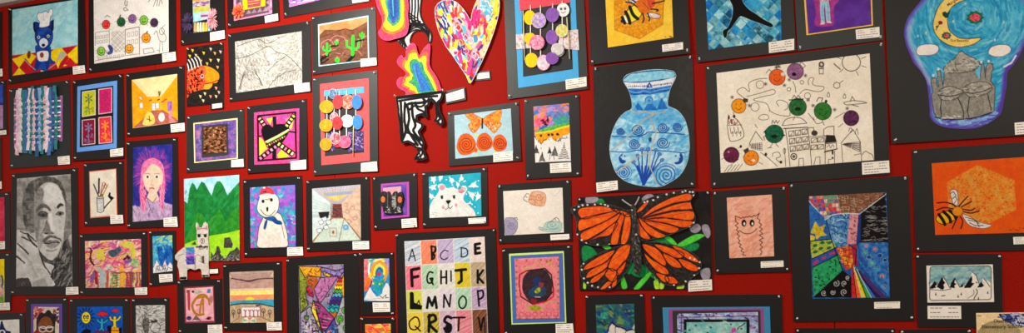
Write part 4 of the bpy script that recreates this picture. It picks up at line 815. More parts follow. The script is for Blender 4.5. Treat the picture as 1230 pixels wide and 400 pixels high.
    r.poly(z(130, 285, 160, 265, 168, 225, 180, 215, 193, 250, 194, 361, 95, 361, 110, 300), '5c5a58', '3c3a3a', sc=6); r.poly(z(108, 290, 130, 292, 140, 300, 128, 330, 105, 310), 'c8c4c0'); r.poly(z(130, 330, 140, 296, 150, 300, 142, 361, 120, 361), '403e3e')   # jacket, collar, tie
    r.dabs(90, z(140, 290, 192, 230, 194, 361, 145, 361), ['7e7c7a', '2e2c2c', '9a9896'], 7, 1.2, -1.0, seed=4, op=.6)
    h = sm(z(27, 205, 40, 192, 62, 198, 84, 215, 90, 235, 96, 262, 108, 300, 128, 330, 136, 361, 27, 361)); r.poly(h, 'ccc8c4', 'b4b0ac', sc=6)     # hand
    for p in (z(40, 196, 60, 204, 84, 224), z(44, 212, 66, 222, 84, 238), z(30, 232, 46, 244, 62, 262), z(96, 262, 112, 298, 134, 330), z(28, 270, 44, 284, 52, 290), z(60, 206, 76, 230, 88, 242)): r.line(p, 1.5, '3a3838', smooth=True, soft=.5, op=.85)
    r.line(z(34, 250, 70, 290, 90, 330), 2.4, '9c9a98', soft=1, op=.6); r.poly(sm(z(27, 340, 60, 335, 72, 361, 27, 361)), '4a4848'); r.poly(sm(z(80, 345, 110, 335, 120, 361, 80, 361)), '8a8886', op=.6)
    for u in (.33, .66): r.line([bil(r.q, u, 0), bil(r.q, u + .01, 1)], .5, 'c8c4c0', op=.35)
    for v in (.22, .5, .78): r.line([bil(r.q, 0, v), bil(r.q, 1, v)], .5, 'c8c4c0', op=.35)
    r.dabs(260, r.q.tolist(), ['dedad6', '55524f', '8a8784'], 4, .6, 1.0, seed=12, op=.25, da=1)
art('mounted_drawing', 'large grey charcoal portrait of a man resting his chin on his hand', 'drawing', [(14.7, 208.7), (93.8, 201.7), (95.8, 354.4), (14, 354.4)], [(21, 214.7), (85.4, 209.2), (88, 343.9), (20.4, 344.4)], d, [(80.4, 345), (95.1, 344.4), (95.5, 353.4), (80.4, 354)], tilt=.15)

# ---- swirling watercolour of pink sky and houses
def d(r):
    r.warp(2.2, 9, 11); r.all('e0708c', 'f0a8a0', sc=9, nz=.08); z = lambda *v: Z(95, 280, 5, *v)
    r.dabs(420, r.q.tolist(), ['e86c94', 'f4b0a8', 'e89060', 'f0d8c8', 'c85890', 'f0c060', 'e4a0b8', 'd04c70', 'c8c070'], 10, 2.2, -.5, seed=5, da=.6, op=.75, curve=2); r.dabs(90, r.q.tolist(), ['8c3858', 'a04038', '5c4858', 'b8405c'], 8, .9, -.5, seed=15, da=.8, op=.6, curve=2)
    r.poly(sm(z(105, 120, 125, 100, 150, 110, 158, 150, 130, 160, 105, 150)), 'c8cc50', 'e0b850', sc=3); r.poly(sm(z(250, 60, 300, 55, 340, 80, 340, 150, 320, 160, 310, 100, 270, 80)), 'e8b848', 'b8c858', sc=4); r.poly(sm(z(290, 160, 350, 160, 370, 200, 330, 200)), '6c9c70', 'c0c080', sc=3)
    r.line(z(80, 105, 70, 130, 80, 170, 95, 190), 2, '5a2c38', smooth=True); r.line(z(60, 85, 75, 95, 65, 110), 1.3, '6a3440', smooth=True); r.line(z(90, 95, 110, 85), 1.5, '7a4048')
    r.poly(sm(z(180, 110, 215, 90, 250, 80, 255, 110, 220, 140, 190, 135)), '3c4c58', '506874', sc=2); r.poly(z(268, 160, 292, 130, 312, 155, 300, 160, 290, 148, 278, 165), '4a2830'); r.poly(z(275, 165, 320, 155, 315, 175, 280, 180), '7a58a0')
    r.poly(z(115, 200, 150, 210, 165, 240, 160, 325, 130, 325, 128, 250), 'a8b8b4', '8ca8a8', sc=3); r.poly(z(165, 190, 200, 195, 195, 215, 165, 215), 'd8e0d0', '90b098', sc=3); r.poly(z(70, 270, 90, 230, 105, 220, 100, 260, 80, 300, 70, 310), '7c5c9c'); r.poly(z(100, 220, 118, 240, 125, 325, 100, 310), '8c2c34'); r.line(z(120, 325, 115, 240, 70, 325), 1.2, 'a85048')
    R = random.Random(9); x = 165
    while x < 375:
        w = R.uniform(6, 14); c = R.choice(['b83c48', 'd8b040', '5a8a60', 'a05070', '7c3c50', 'e07850', '4a6a68', 'e8c870', 'c85868', 'dce0c0']); r.poly(z(x, 232, x + w, 235, x + w, 326, x, 326), c, R.choice(['e0a070', 'a04858', '688858']), sc=2.5); x += w
    r.poly(z(243, 200, 265, 190, 285, 215, 275, 325, 245, 325), 'e0b440', 'e88848', sc=2); r.line(z(232, 240, 285, 235), 1.2, 'c04840'); 
    for y in range(240, 325, 16): r.line(z(212, y, 240, y - 4), .8, '3a3438', op=.6); r.line(z(290, y, 330, y + 3), .8, '7a3840', op=.6)
    r.line(z(165, 232, 375, 238), 1, '8a4048', op=.6)
art('mounted_painting', 'pink swirling watercolour sky over striped houses, right of the grey portrait', 'painting', [(96, 281), (177.2, 277.4), (178.4, 354.4), (97, 354.8)], [(102.7, 289.8), (170, 287), (170.5, 345), (103.9, 346)], d, [(162.8, 345.6), (177.9, 345), (178, 353.9), (163.3, 354)], tilt=.3)

# ---- small blue watercolour
def d(r):
    r.warp(.8, 4, 8); r.all('3c98c8', '68bcd0', sc=5, nz=.08); z = lambda *v: Z(95, 280, 5, *v)
    r.dabs(110, z(445, 20, 560, 15, 560, 110, 445, 110), ['a8c860', '48a8d0', '2c78b8', 'd0d470', '70c0d8', '3888c4'], 6, 1.3, -.6, seed=3, op=.7); r.dabs(70, z(480, 90, 562, 80, 562, 180, 480, 190), ['1c5ca8', '2c6cb4', '184a94'], 6, 1.6, 1.2, seed=4, op=.8)
    r.poly(z(446, 240, 450, 205, 470, 155, 490, 195, 505, 200, 520, 155, 535, 200, 548, 170, 565, 190, 565, 240), 'e8e6e4', 'dcdcdc', nz=.02); r.line(z(450, 205, 470, 155, 490, 195, 505, 200, 520, 155, 535, 200, 548, 170, 565, 190), .8, '7060a8')
    for p in (z(465, 235, 468, 205, 485, 195, 492, 230), z(500, 230, 505, 205, 520, 190, 525, 228), z(530, 225, 540, 205, 560, 215), z(470, 215, 490, 220), z(505, 215, 525, 212), z(478, 200, 480, 232), z(512, 200, 515, 230)): r.line(p, .6, '403c44')
art('mounted_painting', 'small blue watercolour sky above white line drawn houses, left of the llama', 'painting', [(179.7, 277.7), (211.7, 277), (213, 340.5), (180.9, 343.9)], [(183.8, 284), (207.5, 282.5), (208, 325.5), (184.8, 328.3)], d, [(191.8, 329.6), (208, 328.8), (208.4, 338), (192.6, 339.4)], pins='tl bl', tilt=.2, pd=2)

# ---- patio with sunset view
def d(r):
    z = lambda *v: Z(205, 333, 5.971, *v); r.all('d8b8a0', 'ccaa94', nz=.05, sc=4)
    r.poly([(276.2, 327.1), (329, 325), (319, 338), (285, 340)], 'a88c84', 'b89c90', sc=3); r.line([(285, 340), (319, 338)], .7, '5a4440'); r.line([(276.2, 327.1), (285, 340), (285, 365)], .5, '7a5c54'); r.line([(329, 325), (319, 338), (319.5, 362)], .5, '7a5c54')
    for k in range(8): r.line([(277 + k * .8, 330 + k * 1.6), (328 - k, 328 + k * 1.5)], .6, '8a6c64', op=.5)
    r.poly(z(428, 0, 740, -5, 742, 75, 430, 85), 'b49088', 'a07c74', sc=4, op=.85); r.poly(z(430, 85, 742, 78, 742, 100, 432, 110), 'e8b898'); r.poly(z(432, 100, 742, 92, 742, 140, 432, 145), 'f0d868', 'f0e088', sc=4); r.poly(z(432, 130, 743, 122, 744, 165, 433, 170), 'e89858', 'e88070', sc=4)
    r.poly(ellp(301, 360, 5, 3.4), 'f8d820'); r.poly(z(432, 172, 500, 165, 640, 162, 745, 158, 746, 215, 640, 195, 500, 195, 434, 205), '3088a8', '48a0b8', sc=2)
    r.poly(z(434, 205, 500, 193, 640, 192, 746, 215, 746, 330, 434, 330), 'c8a888', 'b09070', sc=3); r.line(z(434, 200, 500, 190, 640, 190, 746, 212), 1.1, '3c3430'); r.line(z(440, 8, 480, 15, 560, 25, 640, 12, 738, 8), 1.1, '4a3434', smooth=True); r.line(z(505, 15, 560, 32, 620, 18), .8, '4a3434', smooth=True)
    r.poly(z(510, 215, 645, 213, 648, 282, 512, 284), 'e8dcdc'); r.line(z(510, 215, 645, 213, 648, 282, 512, 284), .6, '7a5c58', closed=True)
    for x in (540, 572, 600, 630): r.line(z(x - 9, 235, x, 245, x, 278), 1.1, 'a04858'); r.line(z(x + 9, 235, x, 245), 1, 'a04858'); r.line(z(x - 6, 280, x + 8, 279), .8, 'a04858')
    for x, y in ((455, 250), (495, 245), (670, 240), (715, 250)): r.ring(*z(x, y)[0], 2, 2.6, .8, '4c4440'); r.line([z(x, y)[0], z(x, y + 40)[0]], 1, '5c5048')
    r.line(z(500, 200, 495, 290, 440, 328), .6, '6a5444'); r.line(z(648, 200, 655, 285, 742, 325), .6, '6a5444'); r.line(z(620, 203, 640, 200), 1.5, '383434')
    c = z(568, 312)[0]; r.poly(ellp(c[0], c[1], 8.5, 4.6), 'e8dcc4'); r.poly([c, (c[0] - 2, c[1] - 4.2), (c[0] + 4, c[1] - 4)], 'd07070'); r.poly([c, (c[0] + 7, c[1] - 2), (c[0] + 7.8, c[1] + 2)], '80b088'); r.poly([c, (c[0] - 7, c[1] - 2.5), (c[0] - 8, c[1] + 1)], '80b088'); r.poly([c, (c[0] - 3, c[1] + 4.4), (c[0] + 3, c[1] + 4.2)], 'e0a070')
art('mounted_drawing', 'drawing of a patio bar with a sun setting over the sea', 'drawing', [(268.3, 317), (338.7, 313.7), (339.8, 397.5), (269.8, 397)], [(276.2, 327.1), (329, 325), (329.8, 387.4), (277.4, 388)], d, [(321, 387.4), (339, 386.6), (339.5, 396.6), (321.7, 397)], tilt=.2)

# ---- pink sheet with a golden letter
def d(r):
    z = lambda *v: Z(205, 333, 5.971, *v); r.all('e898a8', 'f0b0b8', sc=5); g = 'a8742c'
    r.line(z(265, 140, 240, 125, 205, 135, 175, 170, 160, 205, 175, 250, 205, 270, 240, 265), 2.6, g, smooth=True); r.line(z(195, 150, 250, 140, 275, 160, 285, 195), 2, g, smooth=True); r.line(z(215, 255, 222, 190, 235, 150, 250, 135), 2, g, smooth=True); r.line(z(190, 200, 240, 190), 1.7, g); r.line(z(238, 160, 240, 250), 1.7, g); r.ell(*z(205, 170)[0], 1.3, 2.6, 'e898a8')
    r.poly(z(118, 90, 145, 92, 142, 115, 120, 112), '8a4a3c'); r.poly(z(125, 110, 145, 115, 145, 240, 130, 235), 'b04050', 'a04838', sc=2); r.poly(z(160, 95, 200, 90, 245, 105, 200, 120, 165, 112), 'c0b8a0', '90a088', sc=2); r.poly(z(270, 85, 292, 82, 288, 115, 265, 112), '3a7ca8')
    r.ell(*z(137, 293)[0], 3, 2.5, '4a3c70'); r.poly(z(165, 305, 185, 280, 220, 310), '5a6c58'); r.line(z(165, 308, 187, 275, 222, 312), .8, '7a2c38'); r.poly(z(255, 300, 275, 280, 300, 285, 290, 305), '8a2c38'); r.ell(*z(275, 297)[0], 1.6, 1.3, '2a2c34'); r.ell(*z(165, 103)[0], 1.5, 1.5, '3a2c34'); r.poly(z(275, 150, 300, 130, 312, 150, 300, 195), '7a8c60', 'c86070', sc=1.5)
art('mounted_painting', 'gold lettering on pink with a maroon border, directly below the llama', 'painting', [(213, 336.7), (267, 334.7), (268.3, 403), (214.5, 401)], [(223.4, 346.7), (256.2, 344.7), (257.8, 385.4), (224.6, 386.6)], d, [(250.6, 390.3), (267.8, 389.6), (268.3, 400), (251, 400.5)], mats=[([(221.4, 345), (257.4, 343), (259, 387.4), (222.9, 388.3)], '8c2434')], tilt=.2)

# ---- cubist figure
def d(r):
    z = lambda *v: Z(350, 300, 3.6, *v); r.all('9888a4', '7c7490', sc=5); o = '241c24'
    def P_(c, c2, *v):
        p = z(*v); r.poly(p, c, c2, sc=2.5, nz=.12); r.line(p, .8, o, closed=True)
    P_('8c9838', '707c30', 33, 75, 60, 90, 75, 130, 65, 200, 75, 240, 42, 275); P_('d88c20', 'e8a830', 33, 72, 130, 74, 130, 120, 90, 112, 60, 120, 45, 90)
    r.poly(sm(z(70, 130, 95, 112, 118, 130, 120, 165, 100, 185, 78, 170)), 'b86838', '8c4c30', sc=2); P_('b878a4', 'a06090', 100, 170, 130, 120, 205, 115, 150, 200, 125, 235); P_('7a6ca8', '9484b8', 130, 74, 195, 90, 240, 78, 215, 115, 175, 110, 130, 90); P_('d8a040', 'e8c050', 140, 95, 180, 108, 165, 118, 140, 108)
    P_('c02c40', 'a83848', 66, 165, 80, 155, 100, 190, 95, 205, 75, 195); r.line(z(80, 160, 105, 195, 120, 235), 1.6, '7c5880'); P_('e89820', 'f0b040', 250, 72, 225, 115, 215, 150, 225, 205, 250, 205)
    r.line(z(238, 90, 232, 110, 245, 125, 230, 140, 245, 160, 232, 180, 245, 195), .9, 'a03020', smooth=True)
    for k, c in enumerate(('c02838', 'e87828', 'e8d030', '58a048', '5c9cb0', '3c3c90', '4c2c68', '2890a8', '38b0a8', 'b06838')):
        y = 120 + k * 16.5; a = 205 - k * 6; b_ = 222 - max(0, k - 4) * 2; p = []
        for i in range(7): p.append((a + (b_ - a) * i / 6, y + (5 if i % 2 else -3)))
        q = p + [(b_, y + 22), (a - 5, y + 22)]; r.poly(z(*[t for s in q for t in s]), c); r.line(z(*[t for s in p for t in s]), .6, o, smooth=True)
    r.poly(z(222, 205, 245, 205, 257, 215, 260, 415, 205, 415, 190, 320, 205, 270), 'a8acb0', '8c9498', sc=3); r.line(z(222, 205, 205, 265, 190, 300, 198, 345, 215, 400), .9, o)
    for x, y, a in ((235, 262, 15), (213, 300, 15), (240, 338, 15), (246, 385, 12)): p = z(x, y)[0]; r.ell(p[0], p[1], a / 3.6, a / 3.1, o); r.ell(p[0], p[1], a / 3.6 - .6, a / 3.1 - .6, '4c9440', c2='88c048', sc=1.5); r.ring(p[0], p[1], 1.8, 2.2, .7, '2a6030')
    P_('a8a0b4', '8c8498', 42, 275, 85, 245, 105, 300, 120, 350, 125, 412, 45, 412); r.ell(*z(68, 293)[0], 2.6, 2.6, '608850'); r.ring(*z(68, 293)[0], 3, 3, .6, o)
    r.dabs(60, z(48, 310, 105, 305, 125, 400, 48, 400), [o, 'c888a8', '50485c', 'd8d0dc'], 4, 1.1, -.8, seed=4, da=1.2); P_('e8cc30', 'f0d848', 96, 220, 100, 225, 138, 370, 90, 262); r.dabs(14, z(96, 230, 132, 360, 96, 268), ['a88820'], 1.2, .6, .5, seed=2)
    P_('8c3870', 'a84c84', 100, 222, 130, 235, 188, 295, 140, 365); r.dabs(46, z(105, 235, 185, 295, 140, 355), [o, '3a6858', 'd878a8'], 6, 1, .4, seed=7); P_('3858a0', '60508c', 140, 365, 188, 298, 200, 330, 215, 415, 125, 415); r.dabs(60, z(130, 360, 195, 320, 215, 412, 128, 412), ['c88090', '20283c', '58a0b0', 'd8b0b8'], 4, 1, .5, seed=9, da=1.3); r.dabs(170, r.q.tolist(), ['241c24', '3a2c38', '1c1820'], 4, .7, -.6, seed=19, da=1.5, op=.6, curve=1.5)
art('mounted_painting', 'cubist painting of overlapping coloured shards with green spotted circles', 'painting', [(344, 310.4), (431.3, 303.7), (433.5, 424), (346, 426)], [(358.8, 319.3), (413, 317.4), (415, 408), (361, 410)], d, None, pins='tl tr', tilt=.3)

# ---- bottom left row
def d(r):
    z = lambda *v: Z(0, 333, 5.971, *v); r.all('d8c8b0', 'c8b8a0', nz=.06, sc=5)
    r.dabs(50, z(245, 215, 320, 215, 300, 290, 245, 300), ['a83848', 'b85058', '8c3040', 'd0a098'], 3, 1.6, .5, seed=2, da=1.5); r.dabs(30, z(385, 240, 430, 225, 430, 320, 400, 320), ['a83848', '5a3848', '3a3440'], 3, 1.4, 1, seed=3, da=1.5)
    r.poly(sm(z(268, 345, 272, 290, 300, 255, 325, 258, 345, 236, 365, 238, 375, 255, 395, 270, 405, 310, 400, 360, 390, 420, 280, 420)), '2c2828', '3c3638', sc=3)
    r.poly(sm(z(280, 345, 300, 300, 335, 280, 370, 300, 386, 345, 385, 410, 375, 480, 300, 480, 285, 420)), '8a5838', '7a4c30', sc=3); r.line(z(285, 358, 320, 366, 345, 362, 390, 358), 1, 'd8d0d0'); r.ring(*z(313, 372)[0], 4.2, 3.4, 1, 'd8d0d4'); r.ring(*z(362, 370)[0], 4.2, 3.4, 1, 'd8d0d4')
    for x in (313, 362): r.ell(*z(x, 375)[0], 1.5, 1, '2a1c18')
    r.line(z(300, 345, 325, 342), .8, '3a2420'); r.line(z(350, 342, 375, 344), .8, '3a2420'); r.line(z(332, 400, 348, 400), 1, '5a3424'); r.poly(z(245, 400, 275, 365, 300, 430, 250, 430), '983040')
art('mounted_painting', 'portrait of a person in a dark hat and white glasses with a purple border', 'painting', [(31.5, 357.8), (82.4, 356.5), (83, 432), (32, 432)], [(41, 368.5), (71.7, 369), (72, 424), (41.6, 424)], d, None, pins='tl tr', mats=[([(38, 365.2), (75.4, 364.8), (76, 427), (38.6, 427)], '5c3c9c')], tilt=.3)
def d(r):
    z = lambda *v: Z(0, 333, 5.971, *v); r.all('1450a8', '1c60bc', sc=4)
    c = z(622, 290)[0]
    for k in range(16): t = k * math.pi / 8; r.line([(c[0] + 7.2 * math.cos(t), c[1] + 9 * math.sin(t)), (c[0] + 10.6 * math.cos(t), c[1] + 12.6 * math.sin(t))], .9, '101428')
    r.ell(c[0], c[1], 6, 7.6, '101428'); r.ell(c[0], c[1], 5.3, 6.9, 'f0d820'); r.ell(c[0] - 1.9, c[1] - .8, 1.6, 2.3, '101428'); r.ell(c[0] + 1.9, c[1] - .8, 1.6, 2.3, '101428'); r.ell(c[0] - 1.6, c[1] - .4, .7, 1, 'e8e4d0'); r.ell(c[0] + 2.2, c[1] - .4, .7, 1, 'e8e4d0'); r.line([(c[0] - 2, c[1] + 3), (c[0], c[1] + 4), (c[0] + 2, c[1] + 3)], .6, '101428')
    for x, y, s in ((740, 262, 1), (832, 240, .68)):
        q = z(x, y)[0]; 
        for c_, g in (('101428', 1.0), ('e02c30', .82)):
            for dx, dy, a in ((-4.5, .6, 2.2), (-1.5, -.8, 2.6), (1.5, -.8, 2.4), (4.5, .4, 2.3), (0, 1, 3)): r.ell(q[0] + dx * s, q[1] + dy * s, (a * s) * g + .2, (a * s * .9) * g, c_)
    def fig(x, y, c_, a):
        q = z(x, y)[0]; L = [([(q[0], q[1] - 3.5), (q[0], q[1] + 3.5)], 2.6), ([(q[0], q[1] - 2.5), (q[0] - 4.5, q[1] - 4 - a), (q[0] - 5.5, q[1] - 7)], 1.6), ([(q[0], q[1] - 2.5), (q[0] + 4, q[1] - 4), (q[0] + 6.5, q[1] - 7.5 + a)], 1.6), ([(q[0], q[1] + 3), (q[0] - 3, q[1] + 6), (q[0] - 5, q[1] + 8)], 1.7), ([(q[0], q[1] + 3), (q[0] + 2.4, q[1] + 7)], 1.7)]
        for g, cc in ((.9, '101428'), (0, c_)):
            for p, w in L: r.line(p, w + g, cc)
            r.ell(q[0], q[1] - 6.3, 1.6 + g / 2, 1.8 + g / 2, cc)
    fig(736, 345, '30a0c8', 1); fig(828, 328, 'e8cc28', 0)
    r.poly(z(775, 350, 805, 345, 805, 362, 880, 362, 880, 500, 775, 500), '101428'); r.poly(z(805, 362, 858, 362, 858, 380, 805, 382), 'f09028'); r.poly(z(803, 385, 860, 385, 860, 440, 803, 440), 'f0a030'); r.poly(sm(z(680, 395, 700, 378, 740, 385, 770, 378, 790, 400, 780, 430, 690, 430)), '5c3468'); r.poly(sm(z(590, 400, 620, 372, 655, 380, 650, 400)), '101428')
art('mounted_painting', 'bright blue painting of a yellow sun and two dancing figures on rooftops', 'painting', [(83.8, 358.5), (156.6, 357.8), (157.2, 430), (84.3, 430)], [(93.3, 368.7), (147.9, 368.2), (148.4, 422), (93.8, 422)], d, None, pins='tl tr', tilt=.3)
def d(r):
    z = lambda *v: Z(0, 333, 5.971, *v); r.all('c4c0bc', 'b0acaa', nz=.06, sc=4)
    r.dabs(600, r.q.tolist(), ['4a4846', '2a2828', '6a6866', 'e0dcd8', 'e8e4e0'], 4, .5, lambda x, y: .6 * math.sin(y * .3) + (1.2 if x < 178 else 0), seed=3, da=.5, op=.7)
    r.poly(sm(z(1030, 300, 1075, 300, 1070, 395, 1045, 410, 1030, 360)), '3a3836', '6a6866', sc=1.5, op=.8); r.poly(z(1085, 312, 1130, 310, 1135, 318, 1090, 325), '1c1a1a'); r.ring(*z(1120, 360)[0], 6, 6, .7, '55524f')
art('mounted_drawing', 'black and white ink hatching drawing, bottom row beside the blue sun painting', 'drawing', [(158.3, 358), (203.5, 357.6), (204.5, 430), (159, 430)], [(163.7, 367), (198.8, 366.5), (199.4, 422), (164.3, 422)], d, None, pins='tl tr', tilt=.3)
def cutout(parent, name, O, base, draw, y0, th=.002, lab=None, step=.5, m=None):
    """thick cut-out shape with its painted face"""
    a = np.array(O); x0, y0_ = a.min(0) - 1; x1, y1_ = a.max(0) + 1
    o = slab(name, O, flat(base), parent, y0, y0 + th); r = Ras(R4(x0, y0_, x1, y1_), base, step); draw(r)
    p = r.build('painted_face', parent, y0 + th, y0 + th + .0002, mask=O, m=m); p.parent = o
    if lab: o['label'] = lab
    return o
# ---- agate and zebra paper sculpture
e_ = empty('paper_sculpture', 'tall hanging paper cutout of rainbow agate slices and zebra striped shapes', 'sculpture', 500, 100, 0, .001)
f = lambda *v: K(2, 0, *v); g = lambda *v: K(2, 1, *v)
def scale(pts, c, k): return [(c[0] + (x - c[0]) * k, c[1] + (y - c[1]) * k) for x, y in pts]
def rainbow(r, O, core, cols):
    """bands that follow the outline O inwards to the core"""
    n = len(cols); Oc = sm(O, True, 4); Cc = core; m = len(Oc)
    c = np.mean(np.array(core), 0)
    C2 = sm(core, True, 24); ang = lambda p: math.atan2(p[1] - c[1], p[0] - c[0])
    tgt = [min(C2, key=lambda q: abs((ang(q) - ang(p) + math.pi) % (2 * math.pi) - math.pi)) for p in Oc]
    for k, cc in enumerate(cols):
        t = k / n; pts = [(p[0] * (1 - t) + q[0] * t, p[1] * (1 - t) + q[1] * t) for p, q in zip(Oc, tgt)]
        r.poly(pts, cc[0], cc[1], sc=1.6, nz=.1)
RB = [('e03060', 'ec4878'), ('e42c58', 'ec5048'), ('ec5c34', 'f07c30'), ('f0c818', 'f4dc20'), ('ecd818', 'f0d020'), ('2c8058', '3c9c70'), ('1c5494', '2870b0'), ('184484', '205c9c')]
ZO1 = sm(f(480, -60, 575, -60, 572, 90, 590, 150, 620, 195, 650, 240, 648, 300, 628, 308, 618, 262, 590, 232, 545, 228, 515, 250, 500, 290, 505, 330, 480, 360, 455, 350, 405, 300, 430, 270, 480, 225, 470, 100), True, 4)
def d(r):
    r.lw = 1.5; r.all('e4e0dc', nz=.02); k = '161313'
    for o in (0, 22, 44, 66): r.line(f(488 + o, -60, 490 + o, 60, 485 + o, 130, 500 + o, 170, 560 + o * .8, 200 - o * .3, 600 + o * .5, 230, 630, 300 - o * .2), 1.4, k, smooth=True)
    for o in (0, 18, 36, 54, 72): r.line(f(600 - o * .4, 232 - o, 540, 215 - o * .9, 480 + o * .3, 250 - o, 455 - o * .2, 290 - o * .4, 480 - o, 350 - o * .3), 1.3, k, smooth=True)
    for o in (0, 20, 38): r.line(f(470, 80 + o, 510, 110 + o * .9, 540, 130 + o), 1.1, k, smooth=True)
    r.line(ZO1, 1.8, k, closed=True)
cutout(e_, 'zebra_piece', ZO1, '1c1a1a', d, .002, .003, 'black and white zebra striped piece behind the upper slice')
A1 = sm(f(262, 20, 268, -60, 470, -60, 488, 0, 495, 60, 490, 110, 495, 190, 480, 250, 440, 275, 400, 285, 345, 298, 300, 282, 278, 240, 300, 200, 305, 140, 280, 80), True, 4)
def d(r): r.all('e84870'); rainbow(r, f(262, 20, 268, -60, 470, -60, 488, 0, 495, 60, 490, 110, 495, 190, 480, 250, 440, 275, 400, 285, 345, 298, 300, 282, 278, 240, 300, 200, 305, 140, 280, 80), f(365, -40, 400, -40, 405, 90, 395, 130, 380, 130, 372, 60), RB); r.line(f(378, -30, 384, 60, 388, 120), 1.2, '48a0b0', smooth=True); r.line(f(396, -30, 396, 60, 392, 110), 1, '143c78', smooth=True); r.dabs(60, A1, ['f07890', 'e83058', 'f09048'], 5, .8, 1.4, seed=3, op=.25)
cutout(e_, 'agate_slice', A1, 'e04c74', d, .014, .004, 'upper rainbow agate slice', m=PAINTC)
A2p = f(470, 395, 478, 345, 510, 315, 540, 325, 555, 380, 570, 400, 600, 350, 640, 318, 645, 360, 640, 430) + g(645, 90, 690, 160, 715, 220, 722, 280, 640, 300, 480, 300, 470, 270, 420, 240, 405, 200, 425, 165, 460, 160, 470, 130, 440, 100, 410, 65, 412, 35, 440, 5, 455, 25, 475, 10)
A2 = sm(A2p, True, 3)
def d(r):
    r.all('e84870'); rainbow(r, A2p, g(505, 60, 545, 55, 580, 70, 590, 110, 625, 170, 660, 230, 670, 262, 555, 270, 550, 220, 500, 190, 535, 170, 515, 110), RB[:6])
    r.poly(sm(g(515, 75, 560, 65, 578, 110, 610, 170, 640, 220, 645, 258, 570, 262, 555, 200, 530, 140)), '1f64a8', '2c7cc0', sc=1.5); r.line(g(545, 90, 560, 160, 590, 230, 605, 250), 1.3, '4c50a0', smooth=True); r.line(g(530, 85, 545, 150, 575, 250), .8, '48a088', smooth=True)
cutout(e_, 'agate_slice', A2, 'e04c74', d, .008, .004, 'lower rainbow agate slice', m=PAINTC)
h = lambda *v: K(2, 2, *v)
ZO2 = g(402, 302, 745, 258, 742, 300, 730, 330, 712, 345, 715, 400) + h(725, 20, 740, 55, 748, 85, 735, 108, 712, 112, 702, 90, 672, 82, 690, 50, 685, 0, 680, -40, 655, -70, 640, -30, 622, -20, 630, 50, 610, 55, 590, 35, 560, 45, 558, 75, 600, 95, 600, 125, 575, 155, 600, 210, 610, 235, 600, 275, 610, 290, 625, 345, 595, 360, 530, 355, 545, 325, 575, 280, 540, 275, 530, 250, 490, 230, 470, 235, 450, 240, 435, 215, 428, 100, 415, 20) + g(415, 400)
def d(r):
    r.lw = 1.75; r.all('e8e4e0', nz=.02); k = '141212'
    r.line(ZO2, 3.0, k, closed=True)
    for p, w in ((g(420, 318, 640, 290, 735, 275), 1.2), (h(440, -60, 446, 60, 455, 200), 1.8), (h(470, -50, 466, 60, 475, 150, 455, 210), 1.8), (h(490, -20, 500, 60, 490, 130, 520, 190, 560, 250), 1.9), (g(430, 335, 560, 315, 640, 305, 700, 300), 1.7), (h(520, -50, 525, 40, 545, 110, 530, 150, 580, 215), 1.9), (h(545, -55, 560, -10, 600, 10, 610, 30), 1.6),
                 (g(470, 380, 500, 355, 560, 350, 600, 345, 610, 330), 2), (g(500, 400, 540, 370, 590, 375, 640, 320), 1.5), (h(480, 160, 520, 175, 560, 215, 585, 250), 1.6), (h(595, 290, 590, 320, 560, 340), 1.4), (h(570, 300, 585, 340), 1), (h(700, -50, 705, 20, 720, 60, 700, 80), 1.7), (g(660, 320, 690, 350, 700, 400), 1.5), (h(600, -80, 625, -60, 640, -75), 1.6)): r.line(p, w, k, smooth=True)
cutout(e_, 'zebra_piece', ZO2, '1c1a1a', d, .016, .003, 'dripping zebra striped lower piece')
slab('card_backing', g(748, 262, 890, 232, 900, 325, 752, 355), BOARD, e_, .006, .008); caption(e_, g(757, 285, 883, 245, 888, 312, 762, 340), .008, 3)
for p in (g(405, 303), g(742, 262)): pin(e_, *p[0], .019)

# ---- painted heart
HO = sm(f(680, 90, 690, 45, 730, 12, 785, 5, 835, 22, 880, 65, 915, 115, 935, 150, 945, 100, 965, 40, 1000, -20, 1060, -45, 1115, -30, 1142, 10, 1140, 90, 1120, 180, 1080, 300, 1030, 420) + g(1000, 90, 965, 160, 930, 208, 900, 150, 850, 75, 800, 0) + f(760, 340, 715, 250, 690, 170), True, 5)
def d(r):
    r.all('e8b090', 'f0d0b0', sc=3)
    C = ['e8345c', 'f05c80', 'f0d028', 'f4e040', '3c8cc0', '58b4d0', 'f0e4dc', 'f07840', 'e03c44', '4c3c80', 'f0a0b8', 'f4c8a0', 'f0ecec', 'e84c94', 'd83050']
    r.dabs(900, HO, C, 7.5, 3.2, lambda x, y: 1.35 if x < 570 else 1.8, seed=21, da=.5)
    r.dabs(90, f(1000, 0, 1090, -20, 1100, 100, 1010, 110), ['8cc8e0', '58a8d0', 'c0e4f0'], 4, 1.6, .6, seed=5, da=1); r.dabs(60, f(1080, -20, 1142, 0, 1130, 150, 1060, 320, 1040, 280, 1090, 100), ['f0d428', 'f4b840', 'f0e060'], 8, 2, 1.8, seed=6)
    r.dabs(60, f(700, 50, 760, 20, 820, 300, 760, 300, 700, 180), ['384c90', '2c3070', 'f0d030', '58a4c8', 'f0ece4'], 5, 1.8, 1.2, seed=7, da=.3); r.dabs(40, f(900, 100, 1000, 100, 1000, 200, 920, 200), ['e02c58', 'd04080'], 7, 2.4, 1.5, seed=9, da=.3)
    for i in range(24): R = random.Random(i); x, y = R.uniform(530, 590), R.uniform(25, 80); r.line([(x, y), (x + 3, y - 3), (x + 6, y + 1), (x + 3, y + 5), (x, y + 2)], .6, R.choice(['f4f0d8', 'f0c070', 'f8e8e0']), smooth=True)
    r.line(HO, 1, 'e8e0dc', closed=True, op=.7)
e_ = empty('heart_cutout', 'large heart cutout covered in bright multicoloured paint dabs', 'cutout', 563, 45, 0, .001)
